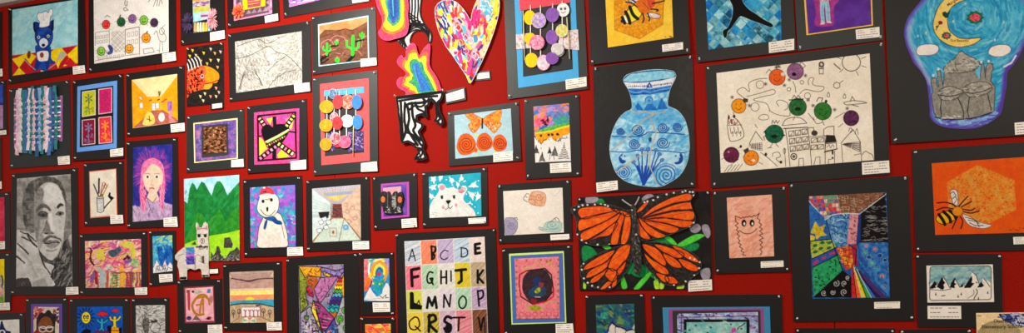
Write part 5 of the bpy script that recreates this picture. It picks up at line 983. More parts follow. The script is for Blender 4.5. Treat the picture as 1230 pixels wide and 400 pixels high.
o = cutout(e_, 'heart_sheet', HO, 'e8dcd4', d, .012, .003)
slab('card_backing', g(955, 125, 1068, 112, 1075, 178, 962, 188), BOARD, e_, .001, .004); caption(e_, g(972, 135, 1062, 124, 1066, 166, 977, 176), .004, 1)

# ---- hanging discs on a blue frame
f3 = lambda *v: K(3, 0, *v); g3 = lambda *v: K(3, 1, *v)
e_, y_ = art('mounted_collage', 'blue framed collage of hanging yellow, purple and white smiling paper discs', 'collage', [(604.5, -30), (700, -42), (706.8, 107.2), (610.8, 119.5)], None, None, [(680, 96.5), (705.1, 92.8), (705.5, 104.2), (680.8, 108.2)], mats=[([(617.6, -18), (690.5, -28), (695.9, 95.3), (623.4, 106.2)], '3ca0d8'), ([(627, -6), (684.2, -15), (688.7, 83.6), (629.2, 92.8)], '1f1c1e'), (f3(52, -20, 415, -45, 418, 22, 60, 80), 'd83c4c')], bm=BOARDG, tilt=.5)
def d(r):
    r.all('d8d4e0', 'e4c0b8', sc=2.5); r.dabs(60, r.q.tolist(), ['7090b0', 'd08070', 'f0ece8', '9098a8'], 3, .6, 1, seed=4, da=1.5)
for q in ([(620.5, 42), (637, 40.5), (637.5, 58.5), (621, 60)], [(671, 38.5), (695, 36), (696.5, 61), (672, 58.5)]):
    r = Ras(q); d(r); r.build('patterned_paper', e_, y_, y_ + .0008)
p3 = lambda x, y, y0=0: (615 + x / 5.971, y0 + y / 5.971)
L = []
for x, y, yy, rx, ry, c, c2, t in ((135, 133, 0, 42, 52, 'f0c820', 'f0c820', ''), (200, 155, 0, 52, 56, 'd8c8c4', '9c80c0', 'half'), (298, 117, 0, 46, 52, '8c60b0', '8058a8', ''), (373, 78, 0, 45, 49, 'ece8e4', 'ece8e4', 'smile'), (140, 285, 0, 42, 42, 'f0c028', 'f0c820', ''), (190, 313, 0, 54, 54, 'd85880', 'f0b0c4', 'marks'), (293, 273, 0, 42, 52, '8c60b0', '8058a8', ''), (366, 228, 0, 44, 46, 'e4e0c0', 'c8c050', 'marks'), (335, 362, 0, 44, 44, 'dcd8d4', 'c0bcb8', 'rings'),
                               (148, 44, 66, 46, 52, 'f0c41c', 'f0c820', ''), (235, 62, 66, 48, 56, 'd890ac', 'ece0e8', 'rings'), (298, 32, 66, 46, 44, '8858a8', '8058a8', ''), (342, -22, 66, 40, 40, 'dcd8d4', 'b8b4b0', 'marks')):
    cx, cy = p3(x, y, yy); L.append((cx, cy, rx / 5.971, ry / 5.971, c, c2, t))
discs(e_, y_, L, [(638, 7, 70), (650, 7, 75), (664.5, 5, 62), (676, 2, 60)], [(629.5, 631.5, 14, 73), (682, 685.5, 22, 72)])

# ---- bee on yellow
def hexagon(pts): return pts
def d(r):
    z = f3; r.all('f4bc3c', 'f8c44a', nz=.04, sc=10)
    hx_ = z(740, 220, 735, -60, 1095, -60, 1085, 180, 920, 285); r.poly(hx_, 'd88420', 'e8a028', sc=3, nz=.12); r.dabs(420, hx_, ['e8a83c', 'c87018', 'f0c050', 'b86818', 'e09030'], 1.8, .8, .5, seed=3, da=1.5, op=.6); r.line(hx_, .6, '9c6418', closed=True, op=.6)
    wing = z(965, 110, 1000, 95, 1060, 110, 1068, 125, 1040, 138, 985, 128); r.poly(sm(wing), 'e8dcd8', 'c8b0b0', sc=2); r.line(sm(wing), .6, '5a4038', closed=True); w2 = z(860, 30, 830, -20, 860, -50, 930, -40, 940, 0); r.poly(sm(w2), 'e4d8d0', 'b8a8a0', sc=2); r.line(sm(w2), .6, '4a3830', closed=True)
    ab = sm(z(785, 160, 805, 120, 840, 70, 885, 42, 920, 60, 930, 110, 895, 150, 840, 172, 810, 168)); r.poly(ab, 'ecd430', 'f0dc50', sc=2)
    for p in (z(818, 90, 838, 130, 850, 172), z(848, 55, 872, 110, 905, 140), z(795, 130, 815, 160, 812, 170)): r.line(p, 3.6, '28262c', smooth=True)
    r.poly(z(783, 162, 800, 120, 812, 165), '28262c'); r.line(ab, .7, '28262c', closed=True); r.line(z(808, 120, 828, 165), 1.6, 'f0ece4')
    r.poly(sm(z(890, 30, 920, 0, 970, 0, 1005, 30, 1000, 70, 960, 100, 920, 95)), 'e0742c', 'd06428', sc=2.5); r.poly(sm(z(970, -10, 1010, -20, 1030, 30, 1010, 60, 985, 50)), 'd85c38', 'c84c30'); r.line(z(940, 20, 985, 70), .6, '7a3818')
    for p in (z(820, 20, 860, 25, 900, 55), z(1000, 70, 1050, 75, 1040, 85), z(940, 100, 950, 140, 940, 165), z(975, 100, 990, 140, 985, 155), z(1010, 30, 1060, 20, 1095, 10), z(860, 0, 890, 20)): r.line(p, 1.5, '3a2440', smooth=True)
    r.dabs(10, z(1095, 265, 1150, 260, 1150, 275, 1095, 278), ['5a3c18'], 1.4, .4, .3, seed=2)
art('mounted_painting', 'striped bee on a honeycomb hexagon over plain yellow paper, upper centre', 'painting', [(705, -48), (823, -62), (829.5, 65), (710.1, 78.6)], [(726, -30), (806, -40), (809.3, 46), (731, 58.1)], d, [(795.8, 54.8), (820.9, 51.6), (821.1, 60.2), (796.4, 63.4)], pins='bl br', tilt=1.2)

# ---- butterfly and three flowers
def d(r):
    h = lambda *v: K(2, 2, *v); r.all('9cc0cc', 'a8c8d4', nz=.03, sc=8)
    for s in (-1, 1):
        w = sm(h(1012, 60, 960, 30, 905, -20, 885, 0, 898, 40, 935, 80, 915, 105, 930, 140, 955, 160, 985, 130, 1005, 100)) if s < 0 else sm(h(1020, 60, 1080, 20, 1145, -5, 1150, 40, 1135, 75, 1150, 100, 1120, 140, 1100, 162, 1065, 130, 1030, 95))
        r.poly(w, 'e8703c', 'f0a040', sc=2); r.dabs(60, w, ['d03858', 'b84c1c', 'f0b048', 'd84828', '8c3418'], 2.4, .8, .6 * s, seed=4 + s, da=1, op=.7); r.line(w, .5, 'a84828', closed=True)
    r.dabs(40, h(910, 100, 1000, 90, 985, 130, 955, 158), ['f0c890', '9c4c20'], 1.4, .6, .8, seed=3, da=1.5); r.dabs(60, h(1040, 90, 1140, 85, 1150, 100, 1100, 158), ['f0c890', 'f0e0d0', 'b05030'], 1.4, .6, .8, seed=5, da=1.5); r.poly(h(1080, 45, 1150, 30, 1145, 75, 1085, 80), 'f09828', op=.7)
    r.line(h(1015, 60, 1014, 125), 1.8, '382828'); r.poly(h(970, 165, 985, 180, 995, 160, 990, 185, 965, 182), 'b8dc60'); r.line(h(980, 280, 982, 325), 1.3, 'b0dc58'); r.line(h(1040, 280, 1040, 315), 1, 'b0dc58'); r.line(h(1105, 270, 1105, 300), 1.4, 'b0dc58')
    for x, y, a, b in ((900, 245, 68, 75), (1030, 228, 56, 62), (1140, 235, 50, 58)):
        c = h(x, y)[0]; a /= 5.97; b /= 5.97; o = sm([(c[0] + a * (1 + .07 * math.sin(k * 2.3)) * math.cos(k * .7), c[1] + b * (1 + .07 * math.cos(k * 1.9)) * math.sin(k * .7)) for k in range(9)]); r.poly(o, 'e05c24', 'e86828', sc=2); r.line(spiral(c[0], c[1], a * .85, 3.2, 60), .9, '7c2c10', op=.9); r.dabs(40, o, ['b84818', 'f08040'], 1.6, .5, .5, seed=int(x), da=1.5, op=.6); r.line(o, .6, 'b84820', closed=True)
    r.ell(*h(968, 283)[0], 2.3, 2.8, 'e05c2c')
art('mounted_collage', 'orange butterfly above three round orange spiral flowers on pale blue', 'collage', [(538, 134.7), (623.4, 122.1), (626.7, 193.3), (539.8, 199.7)], [(546.2, 138.9), (614, 130.5), (617, 184), (547.7, 191.1)], d, [(593.2, 184), (616.4, 181.6), (616.8, 193), (593.4, 195)], pins='tl tr br', tilt=.7)

# ---- tall watercolour over ink trees
def d(r):
    h = lambda *v: K(3, 2, *v); g = g3; r.warp(.8, 4, 3)
    r.all('e4e0dc', nz=.03); r.poly([(641, 128), (684, 124), (685, 160), (642, 165)], 'e88050', 'e87c90', sc=5)
    r.dabs(160, [(641, 128), (684, 124), (685, 150), (642, 156)], ['9c84c8', '5078c0', 'f08c50', 'e86878', 'c890c0', '3c68b0', 'f0a040'], 8, 2.4, -.5, seed=3, da=.5); r.poly(sm(h(245, 20, 300, -30, 400, -20, 410, 60, 330, 70, 270, 40)), '3868b0', '6a8cc8', sc=2, op=.8); r.dabs(70, h(180, -40, 300, -40, 400, -40, 400, 0, 180, 0), ['a890d0', '7c78c0', 'e87c44'], 8, 2, -.2, seed=9)
    r.poly(h(165, 60, 240, 45, 300, 60, 260, 100, 170, 120), 'e8506c', 'f08098', sc=3); r.dabs(14, h(215, 65, 265, 60, 260, 100, 220, 105), ['38242c', '5a2438'], 3, 1.4, .6, seed=5, da=1); r.poly(h(170, 150, 280, 110, 410, 70, 412, 115, 300, 140, 180, 170), '78b848', '3c9c58', sc=2.5); r.poly(h(290, 60, 400, 30, 410, 80, 320, 105), '3c88b8', '58a858', sc=2); r.poly(h(170, 160, 290, 140, 412, 100, 412, 125, 170, 178), 'e8d038', sc=2)
    r.poly(h(165, 170, 290, 150, 412, 115, 410, 170, 370, 178, 310, 218, 280, 190, 205, 240, 185, 210), 'f0a020', 'e88c20', sc=2.5); 
    for x, y in ((210, 182), (265, 175), (330, 168), (290, 172)): r.ell(*h(x, y)[0], 1.6, 1.5, '3a2c24')
    def tree(x, y, hh, w):
        c = h(x, y)[0]
        for k in range(9): t = k / 8; r.line([(c[0] - w * t, c[1] - hh * (1 - t) + 1), (c[0], c[1] - hh * (1 - t)), (c[0] + w * t, c[1] - hh * (1 - t) + 1)], .8, '34322f', op=.85)
    tree(375, 340, 18, 6.5); tree(218, 358, 10, 3.5); tree(178, 300, 8, 3); tree(310, 318, 10, 4); tree(272, 300, 6, 2)
    for p in (h(270, 355, 280, 300, 300, 300, 305, 350), h(210, 265, 212, 275), h(165, 185, 180, 210), h(210, 240, 225, 215, 250, 205), h(330, 220, 350, 200, 400, 195)): r.line(p, .6, '3a3834')
    r.dabs(30, h(180, 210, 400, 180, 400, 205, 200, 240), ['44423e'], 2, .6, 1.2, seed=7, da=.6)
art('mounted_painting', 'vivid watercolour sky with orange ridge above small black ink pine trees', 'painting', [(629.7, 119.6), (695.9, 113.2), (698.2, 211.7), (631.8, 215.4)], [(641, 128.3), (683.7, 124.1), (686.2, 193.6), (643.5, 195.5)], d, [(661, 196.7), (686.2, 195), (686.7, 206.7), (661.6, 208)], pins='tl tr bl br', tilt=.3)

# ---- blue and white vase
VO = sm(g3(800, 190, 815, 150, 870, 128, 960, 110, 1060, 105, 1150, 115, 1178, 145, 1170, 180, 1140, 240, 1125, 300, 1120, 360, 1150, 380, 1190, 400) + [(822.5, 143), (827.5, 160), (828.5, 180), (825, 198), (817, 211), (806, 219), (794, 224.5), (780, 224.5), (765, 222.5), (752, 218), (742, 210), (736.5, 199), (733, 185), (733.2, 170), (737, 155), (744, 142), (752, 134.5)] + g3(850, 395, 862, 370, 855, 310, 835, 250), True, 3)
def d(r):
    r.warp(.4, 5, 3); r.lw = 1.35; r.all('64acd8', 'acd8ec', sc=5, nz=.1); h = lambda *v: K(3, 2, *v); q = lambda *v: K(3, 3, *v); N = '1c4c98'
    r.dabs(320, VO, ['3c8cd0', 'a8d8f0', '68b0e0', 'c4e4f4', '4c9cd8'], 9, 1.8, -.5, seed=5, da=.5, op=.5)
    r.poly(sm(h(780, 20, 860, -60, 1120, -60, 1200, 10, 1224, 90, 900, 100)), '3c90d4', '64ace0', sc=4, op=.6); r.poly(h(700, 300, 1240, 290, 1240, 420, 710, 420), 'a8d4ec', 'c0e0f0', sc=5, op=.5)
    m = sm(g3(803, 190, 830, 150, 880, 132, 1060, 112, 1150, 120, 1175, 145, 1150, 168, 1060, 182, 900, 198)); r.poly(m, '70b8dc', '98d0e8', sc=4); r.line(m, .8, '24446c', closed=True)
    r.poly(g3(805, 195, 900, 205, 1060, 190, 1172, 160, 1160, 195, 1140, 215, 1000, 242, 830, 240), 'e8e4ec', 'dcd8e4', sc=4); r.poly(g3(835, 245, 1000, 245, 1145, 220, 1135, 262, 1000, 285, 848, 290), '2460b8', '3c80cc', sc=2); r.line(g3(850, 262, 900, 272, 950, 260, 1000, 272, 1060, 252, 1130, 240), .7, '7cb0e0', smooth=True); r.line(g3(848, 280, 900, 285, 1000, 275, 1135, 252), .6, '1c4488')
    R = random.Random(4)
    for i in range(22): x = 838 + i * 14.5; y = 228 - i * .3 - max(0, i - 10) * 1.6; r.ell(*g3(x, y)[0], R.uniform(.5, .9), R.uniform(.6, 1.2), '24305c')
    r.ring(*g3(988, 222)[0], 2, 2.2, .9, '2454a0'); r.line(g3(970, 240, 988, 200, 1005, 235), .9, '2454a0')
    for p in (g3(865, 400, 905, 342, 950, 400), g3(945, 400, 990, 330, 1050, 400), g3(1040, 395, 1075, 308, 1120, 390)): r.poly(p, '2c78c8', '1c64b4', sc=2)
    c = g3(985, 325)[0]; r.ell(*c, 5, 4.6, '2c78c8'); 
    for rr in (3.4, 2): r.ring(c[0], c[1] + 1, rr, rr, .5, '88bce4')
    r.poly(g3(860, 370, 880, 360, 900, 400, 862, 400), '88c4e4', op=.5)
    r.line(h(722, 185, 900, 188, 960, 170, 1000, 155, 1240, 172), .9, N, smooth=True); r.line(h(705, 295, 830, 300, 900, 285, 1080, 290, 1240, 305), .8, N, smooth=True)
    for x, y, a, b in ((780, 150, 30, 28), (905, 140, 46, 42), (1085, 125, 42, 36), (1188, 120, 34, 34), (880, 240, 42, 38), (1085, 232, 48, 42)): c = h(x, y)[0]; r.line(spiral(c[0], c[1], a / 5.97, 3, 60, 0, b / a), .9, N)
    for x, y, a in ((805, 45, 52), (1110, 65, 82)): c = q(x, y)[0]; r.line(spiral(c[0], c[1], a / 5.97, 3.4, 80, 1), 1.0, '2c5ca8'); r.ring(c[0], c[1], a / 5.97 + .8, a / 5.97 + .4, .7, '4c84c0')
    for x in (795, 1195): c = h(x, 345)[0]; o = 1 if x < 1000 else -1; r.poly(sm([(c[0], c[1] - 6), (c[0] - 4.6, c[1] - 1), (c[0] - 2.5, c[1] + 5), (c[0] + 1.5, c[1] + 6), (c[0] + 4, c[1] + 3), (c[0] - .5, c[1] + 1), (c[0] - .6, c[1] - 3)]) if x < 1000 else sm([(c[0] + 3, c[1] - 7), (c[0] + 6, c[1] - 1), (c[0] + 4, c[1] + 5), (c[0] - 1, c[1] + 7), (c[0] - 5, c[1] + 5), (c[0] + .5, c[1] + 3), (c[0] + 1, c[1] - 2)]), N); r.ell(c[0] - 1.5 * o, c[1] - 2, .8, .8, 'c8e0f0'); r.ell(c[0] + 3 * o, c[1] - 3, .9, .9, N)
    base = q(945, 135)[0]
    for p in (h(905, 325), h(935, 280), h(980, 275), h(1035, 285), h(1060, 312), h(1080, 355), h(875, 370)): r.line([base, ((base[0] + p[0][0]) / 2 + (p[0][0] - base[0]) * .05, base[1] - 18), p[0]], 1.1, '1c54a8', smooth=True); r.ell(p[0][0], p[0][1], 2.6, 2.4, '2458a8'); r.ring(p[0][0], p[0][1], 1.3, 1.2, .4, '90b8dc')
    for p in (q(905, 0, 945, 135), q(985, 0, 948, 135), q(935, 0, 946, 130), q(1020, 5, 950, 132), q(960, 0, 947, 130)): r.line(p, 1.7, '1c4ca0')
    r.ell(*h(993, 175)[0], 2.2, 2.2, '58a0a8'); r.ell(*h(993, 208)[0], 2, 3, '1c5478')
    T = 'b8a488'
    for p in (h(860, 0, 900, 18, 960, 10, 1000, 22, 1080, 15, 1105, -5), h(1040, 20, 960, 60, 900, 120, 830, 190, 770, 240, 712, 290), h(992, 58, 1010, 100, 1035, 160, 1015, 220, 998, 300, 985, 400), h(985, 305, 930, 320, 880, 350, 810, 400), q(740, 50, 790, 20, 830, -5), q(990, -5, 1015, 60, 1045, 135)): r.line(p, .95, T, smooth=True)
    r.line(VO, .9, '38689c', closed=True, op=.7)
e_, y_ = art('mounted_painting', 'blue and white painted vase cutout with spirals on crinkled black paper', 'painting', [(712.5, 81), (832, 66.5), (835.4, 224.8), (716, 231.5)], None, None, [(716.7, 219.8), (742.3, 217), (742.8, 228), (717.5, 231.3)], pins='tl tr br', tilt=.6, bm=PAPERK)
cutout(e_, 'vase_cutout', VO, 'c4e0ec', d, y_, .0014, m=PAINTC)

# ---- three small pencil animals
def d(r):
    q = lambda *v: K(3, 3, *v); f4 = lambda *v: K(3, 4, *v); r.all('e6dcd0', 'dfd4c8', nz=.015, sc=16)
    c = sm(q(130, 215, 145, 185, 190, 178, 230, 190, 245, 215, 240, 260, 225, 285, 170, 280, 130, 265, 122, 240)); r.poly(c, 'd89878', 'e0ac90', sc=3); r.line(c, .5, 'a86c50', closed=True); r.line(spiral(*q(195, 220)[0], 5, 1.8), .6, 'a86848'); r.line(q(122, 240, 150, 235, 170, 255, 165, 280), .5, 'a86c50', smooth=True); r.line(q(130, 210, 160, 215, 165, 245), .5, 'a86c50')
    r.line(q(125, 200, 110, 195, 95, 210, 85, 230, 95, 245, 115, 255), .6, '5c5450', smooth=True); r.line(q(100, 215, 112, 222), .7, '5c5450')
    c = sm([(607, 264), (611, 261.5), (618, 262), (622, 267), (622, 274), (618, 281), (612, 283), (607.5, 281)]); r.poly(c, '9088a0', 'a098b0', sc=2.5); r.line(spiral(615, 271, 5, 2), .6, '6a6080'); r.line(c, .5, '6a6080', closed=True); r.line([(618, 262), (621, 261.5), (622.5, 264)], .6, '3a3840')
    c = sm(f4(195, 40, 225, 45, 240, 15, 270, 0, 320, 0, 355, 10, 360, 45, 345, 70, 290, 75, 240, 70, 205, 60)); r.poly(c, 'a0beb4', 'b4ccc4', sc=3); r.line(spiral(*f4(290, 25)[0], 8, 2, 50, 0, .7), .6, '6c8c84'); r.line(c, .5, '6c8c84', closed=True); r.line(f4(220, 55, 300, 60, 350, 40), .5, '6c8c84', smooth=True)
    r.line(q(280, 398, 300, 378, 320, 365, 335, 375, 345, 395), .6, '5a5854'); r.line(q(310, 370, 315, 385), .6, '5a5854')
    r.line(q(290, 205, 310, 215, 350, 170), .5, 'b8b0a8')
art('mounted_drawing', 'sparse drawing of three small curled snail animals on wide white paper', 'drawing', [(597.3, 221.8), (685.7, 215.9), (687.4, 289.5), (599.3, 292.8)], [(604.8, 229.8), (676, 225.5), (677.8, 279.4), (606.8, 283)], d, [(661.4, 282.2), (684.2, 281), (684.5, 287.4), (661.9, 288.6)], pins='tl tr bl br', tilt=.3, lines=1)

# ---- polar bear
def d(r):
    q = lambda *v: K(2, 3, *v); r.all('28a0b8', '34a8c0', nz=.05, sc=4)
    for x, y, a, o in ((665, 95, 34, .2), (715, 80, 30, .5), (795, 100, 32, .3), (865, 88, 30, .9), (840, 130, 26, .4), (950, 135, 38, .3), (660, 150, 34, .6), (940, 205, 40, .1), (985, 215, 36, .8), (650, 215, 30, .4), (925, 262, 16, .2)):
        c = q(x, y)[0]; a /= 5.97; p = []
        for k in range(10): t = o + k * math.pi / 5; rr = a * (.8 + .3 * math.sin(k * 1.7 + x)) if k % 2 == 0 else a * .45; p.append((c[0] + rr * math.cos(t), c[1] + rr * math.sin(t)))
        r.poly(sm(p, True, 3), 'ece8e8', 'd4dee4')
    R = random.Random(2)
    for i in range(34): x, y = R.uniform(640, 1000), R.uniform(55, 350); r.ell(*q(x, y)[0], .8, .8, 'ece8e8')
    b = sm(q(637, 380, 637, 300, 655, 250, 690, 200, 705, 170, 695, 140, 712, 125, 740, 130, 760, 155, 800, 150, 850, 165, 870, 140, 895, 140, 905, 165, 885, 205, 880, 240, 920, 280, 950, 310, 965, 345, 960, 385)); r.poly(b, 'd4d2cc', 'e6e4e0', sc=5, nz=.05); r.dabs(160, b, ['c0c0bc', 'a8b0b4', 'ecebe6'], 4, .6, .3, seed=5, da=1.5, op=.5)
    r.ell(*q(727, 152)[0], 2.6, 2.6, 'd87894', c2='e890a8'); r.ell(*q(866, 175)[0], 3.2, 2.6, 'd87894', c2='e890a8', rot=-.5); r.ring(*q(727, 152)[0], 3, 3.2, .5, '9a9490'); r.line(sm(q(850, 190, 850, 160, 885, 155, 890, 175)), .5, '5a5450')
    for x, y in ((725, 222), (812, 220)): c = q(x, y)[0]; r.ell(c[0], c[1], 1.5, 2.1, '201e20'); r.line([(c[0] - 2, c[1] - 1.6), (c[0] + 1.6, c[1] - 2.2)], .6, '201e20')
    r.poly(sm(q(755, 245, 785, 242, 788, 252, 770, 270, 757, 256)), '1c1a1c'); r.line(q(770, 268, 772, 290, 760, 305, 748, 305), .7, '2a2828', smooth=True); r.line(q(772, 290, 785, 302, 800, 285), .7, '2a2828', smooth=True); r.ell(*q(735, 295)[0], 1.8, 2, 'e0889c'); r.ell(*q(827, 278)[0], 1.7, 2.2, 'e0889c')
    r.dabs(9, q(650, 335, 690, 330, 690, 350, 650, 350), ['8a8884'], 1.5, .4, .3, seed=3)
art('mounted_painting', 'smiling polar bear on a turquoise ground with white stars', 'painting', [(507.2, 206.7), (585.5, 200.8), (586.7, 270.2), (508.5, 273.5)], [(515.5, 212.6), (578, 207.5), (579, 259.5), (516.7, 262)], d, [(563, 262.3), (584.2, 261), (584.5, 268), (563.6, 269)], pins='tl tr bl br', tilt=.5, lines=2)

# ---- purple relief
q = lambda *v: K(2, 3, *v)
def d(r): r.all('5c4490', '6c54a0'); r.poly(q(303, 155, 432, 142, 436, 250, 308, 260), 'd8909c', 'e0a0a8')
e_, y_ = art('mounted_relief', 'black shiny creature relief with orange spots on a magenta and purple mat', 'relief', [(447.2, 212.6), (501.3, 207.5), (502.5, 273.5), (449.4, 276.4)], q(303, 138, 470, 125, 474, 345, 308, 360), d, [(482.9, 263.3), (501, 262), (501.8, 272.7), (483.7, 274)], mats=[(q(287, 125, 488, 110, 493, 360, 292, 377), 'a83ca0')], tilt=.4, picname='purple_sheet', pins='tl tr bl br')
GL = mottled('glossy_black', (26, 24, 26), .22, .1, 60)
def d(r):
    r.all('242224', '3c3a3a', sc=1.5); r.dabs(60, q(310, 295, 445, 290, 445, 330, 315, 340), ['c8c4bc', '8a8684', '141214'], 1.5, .6, .6, seed=4, da=1.5); r.poly(q(372, 215, 400, 212, 402, 290, 375, 292), 'a8a4a0', '6a6866', sc=1.2); r.line(q(375, 235, 392, 238), .7, '141214'); r.line(q(372, 195, 372, 290), .6, '0c0c0c')
    for x, y in ((312, 238), (432, 240)): c = q(x, y)[0]; r.ell(c[0], c[1], 2.4, 3.7, 'e8683c', c2='f08858', sc=1); r.ring(c[0], c[1], 1.2, 1.8, .5, 'b84020')
    r.line(q(400, 195, 405, 290), .5, 'b8b4b0', op=.6); r.line(q(345, 190, 345, 290), .7, '6a6866')
CO = sm(q(300, 185, 325, 180, 335, 200, 340, 185, 355, 182, 362, 205, 375, 210, 385, 188, 405, 180, 415, 200, 425, 188, 445, 185, 455, 225, 448, 270, 438, 295, 445, 330, 400, 338, 320, 335, 310, 295, 290, 270, 287, 220), True, 3)
o = cutout(e_, 'creature_relief', CO, '1c1a1c', d, y_, .012, m=PAINTC)

# ---- alphabet patchwork
def stroke_letter(r, ch, cx, cy, w, h, t, c='171516'):
    S = {'A': [[(-.5, .5), (0, -.5), (.45, .5)], [(-.3, .12), (.3, .08)]], 'B': [[(-.35, -.5), (-.3, .5)], [(-.35, -.5), (.3, -.4), (.3, -.1), (-.3, .02)], [(-.3, .02), (.15, .15), (.1, .4), (-.3, .5)]],
         'C': [[(.45, -.4), (0, -.5), (-.45, -.1), (-.4, .35), (0, .5), (.45, .3)]], 'D': [[(-.4, -.5), (-.4, .5)], [(-.45, -.5), (.25, -.4), (.45, .05), (.2, .42), (-.4, .5)]], 'E': [[(.4, -.5), (-.35, -.42), (-.3, .5), (.45, .42)], [(-.3, 0), (.3, -.05)]],
         'F': [[(.5, -.5), (-.4, -.42), (-.3, .5)], [(-.35, .02), (.4, -.05)]], 'G': [[(.4, -.45), (-.1, -.5), (-.45, -.05), (-.3, .4), (.2, .4), (.4, .05), (.0, .05)], [(.1, .1), (.45, .55)]], 'H': [[(-.4, -.5), (-.4, .5)], [(.4, -.5), (.4, .5)], [(-.4, .02), (.4, -.02)]],
         'I': [[(0, -.5), (.05, .5)]], 'J': [[(-.5, -.38), (.5, -.45)], [(.05, -.4), (.08, .35), (-.2, .5)]], 'K': [[(-.4, -.5), (-.38, .5)], [(.4, -.5), (-.35, .05), (.45, .5)]], 'L': [[(-.4, -.5), (-.3, .45), (.5, .42)]],
         'M': [[(-.5, .5), (-.35, -.45), (0, .3), (.3, -.5), (.45, .5)]], 'N': [[(-.45, .5), (-.4, -.5), (.25, .45), (.4, -.5)]], 'O': [[(0, -.5), (-.42, -.15), (-.35, .35), (.05, .5), (.42, .2), (.38, -.3), (0, -.5)]], 'P': [[(-.35, -.5), (-.15, .5)], [(-.35, -.45), (.3, -.5), (.35, -.1), (-.2, .1)]],
         'Q': [[(0, -.5), (-.45, -.15), (-.35, .3), (.05, .4), (.42, .1), (.3, -.4), (0, -.5)], [(.05, .15), (.5, .5)]], 'R': [[(-.3, -.5), (-.35, .5)], [(-.4, -.4), (.2, -.5), (.4, -.2), (-.25, .05), (.5, .5)]], 'S': [[(.4, -.4), (-.1, -.5), (-.4, -.2), (.3, .1), (.3, .4), (-.1, .5), (-.4, .3)]], 'T': [[(-.5, -.4), (.5, -.42)], [(0, -.4), (-.05, .5)]], 'V': [[(-.4, -.5), (0, .5), (.4, -.5)]], 'W': [[(-.5, -.4), (-.25, .5), (0, -.3), (.25, .5), (.5, -.4)]], 'X': [[(-.4, -.5), (.4, .5)], [(.4, -.5), (-.4, .5)]], 'Y': [[(-.4, -.5), (0, 0), (.4, -.5)], [(0, 0), (0, .5)]], 'Z': [[(-.4, -.5), (.4, -.45), (-.4, .45), (.4, .5)]]}
    for s in S[ch]: r.line([(cx + x * w, cy + y * h) for x, y in s], t, c, smooth=len(s) > 3 and ch not in 'MNFE')
AQ = [(486.2, 290), (582.5, 284.4), (588, 432), (491.5, 436)]
def d(r):
    r.all('dcd6cc', 'd0c8c0', nz=.04, sc=6)
    cc = [['c4ccd4', 'e4785c', 'bca8c8', 'b8ccdc', 'e0ccc8'], ['e07080', 'b4ccb0', 'dcd8d0', 'd8c030', 'b8a488'], ['d4c830', 'd8d4cc', 'd8ccd4', 'b4d0b8', 'c0a4c4'], ['dcb830', 'c8b040', 'd0acc0', 'e0848c', '744430'], ['c8b4d0', 'd8d0c0', 'a8c8b0', 'e0b8a8', 'c8c0d0']]
    hh = [['8090a8', 'e86844', '9078b0', '8098b8', 'd8b8b0'], ['e85070', '70a878', 'c8c0b8', 'c0a010', '8c7450'], ['a0c060', 'c8c4bc', 'c8b8c8', '80b890', '9870a8'], ['e8c840', '8c7c28', 'b880a8', 'c85870', '583020'], ['a890b8', 'c0b8a0', '80a888', 'd09080', 'a098b0']]
    U = [0, .2, .405, .61, .81, 1]; V_ = [0, .2, .405, .585, .8, 1]
    for j in range(5):
        for i in range(5):
            q = [bil(AQ, U[i], V_[j]), bil(AQ, U[i + 1], V_[j]), bil(AQ, U[i + 1], V_[j + 1]), bil(AQ, U[i], V_[j + 1])]; q = inset(q, .5)
            r.poly(q, cc[j][i], nz=.06, op=.82); r.hatch(q, 26, hh[j][i], .6, -.9 if (i + j) % 3 else -.5, seed=i * 7 + j, op=.6)
    a = lambda *v: K(2, 4, *v)[0]; b = lambda *v: K(2, 5, *v)[0]
    for ch, c, w, h, t in (('A', a(512, 240), 8.5, 14, .9), ('B', a(665, 225), 7, 16, 1.5), ('C', a(742, 240), 9.5, 11, .8), ('D', a(885, 222), 9, 11, 1), ('E', a(978, 195), 7.5, 12, 2.4),
                           ('F', b(530, 0), 10, 21, 2.6), ('G', b(640, 5), 8, 14, 1.4), ('H', b(738, 0), 8, 15, 1.6), ('I', b(790, -8), 3, 12, 1.3), ('J', b(860, -10), 12, 17, 2.4), ('K', b(1000, -5), 8, 15, 2.0),
                           ('L', b(530, 170), 9, 17, 3.4), ('M', b(655, 180), 12, 13, 2.2), ('N', b(765, 170), 10, 15, 1.5), ('O', b(873, 178), 10, 15, 1.3), ('P', b(1000, 150), 9, 18, 1.6),
                           ('Q', b(530, 335), 14, 17, 1.2), ('R', b(655, 330), 11, 20, 2.4), ('S', b(768, 335), 10, 18, 2.4), ('T', b(848, 330), 14, 17, 1.6), ('V', b(1005, 335), 7, 15, 1.6)):
        stroke_letter(r, ch, c[0], c[1], w, h, t * 1.3)
    r.poly(K(2, 5, 495, 110, 515, 108, 525, 180, 585, 205, 580, 232, 495, 228), '171516'); r.line(K(2, 5, 545, 195, 560, 165, 572, 210), 1.1, '171516', closed=True); r.line(K(2, 5, 1030, 290, 1035, 395), 1.4, '171516'); r.poly(sm(K(2, 5, 755, 340, 795, 335, 790, 395, 745, 395)), '171516'); r.line(K(2, 4, 645, 180, 655, 265, 680, 180), 1.3, '171516')
    for k, ch in enumerate('WXYZ'): c = bil(AQ, .12 + .2 * k, .89); stroke_letter(r, ch, c[0], c[1], 9, 15, 1.5)
art('mounted_painting', 'large alphabet patchwork of black capital letters on coloured squares', 'painting', [(475.7, 280.7), (595.6, 274.4), (601.5, 446), (479.5, 448)], AQ, d, None, pins='tl tr', tilt=.3, pd=2.2)

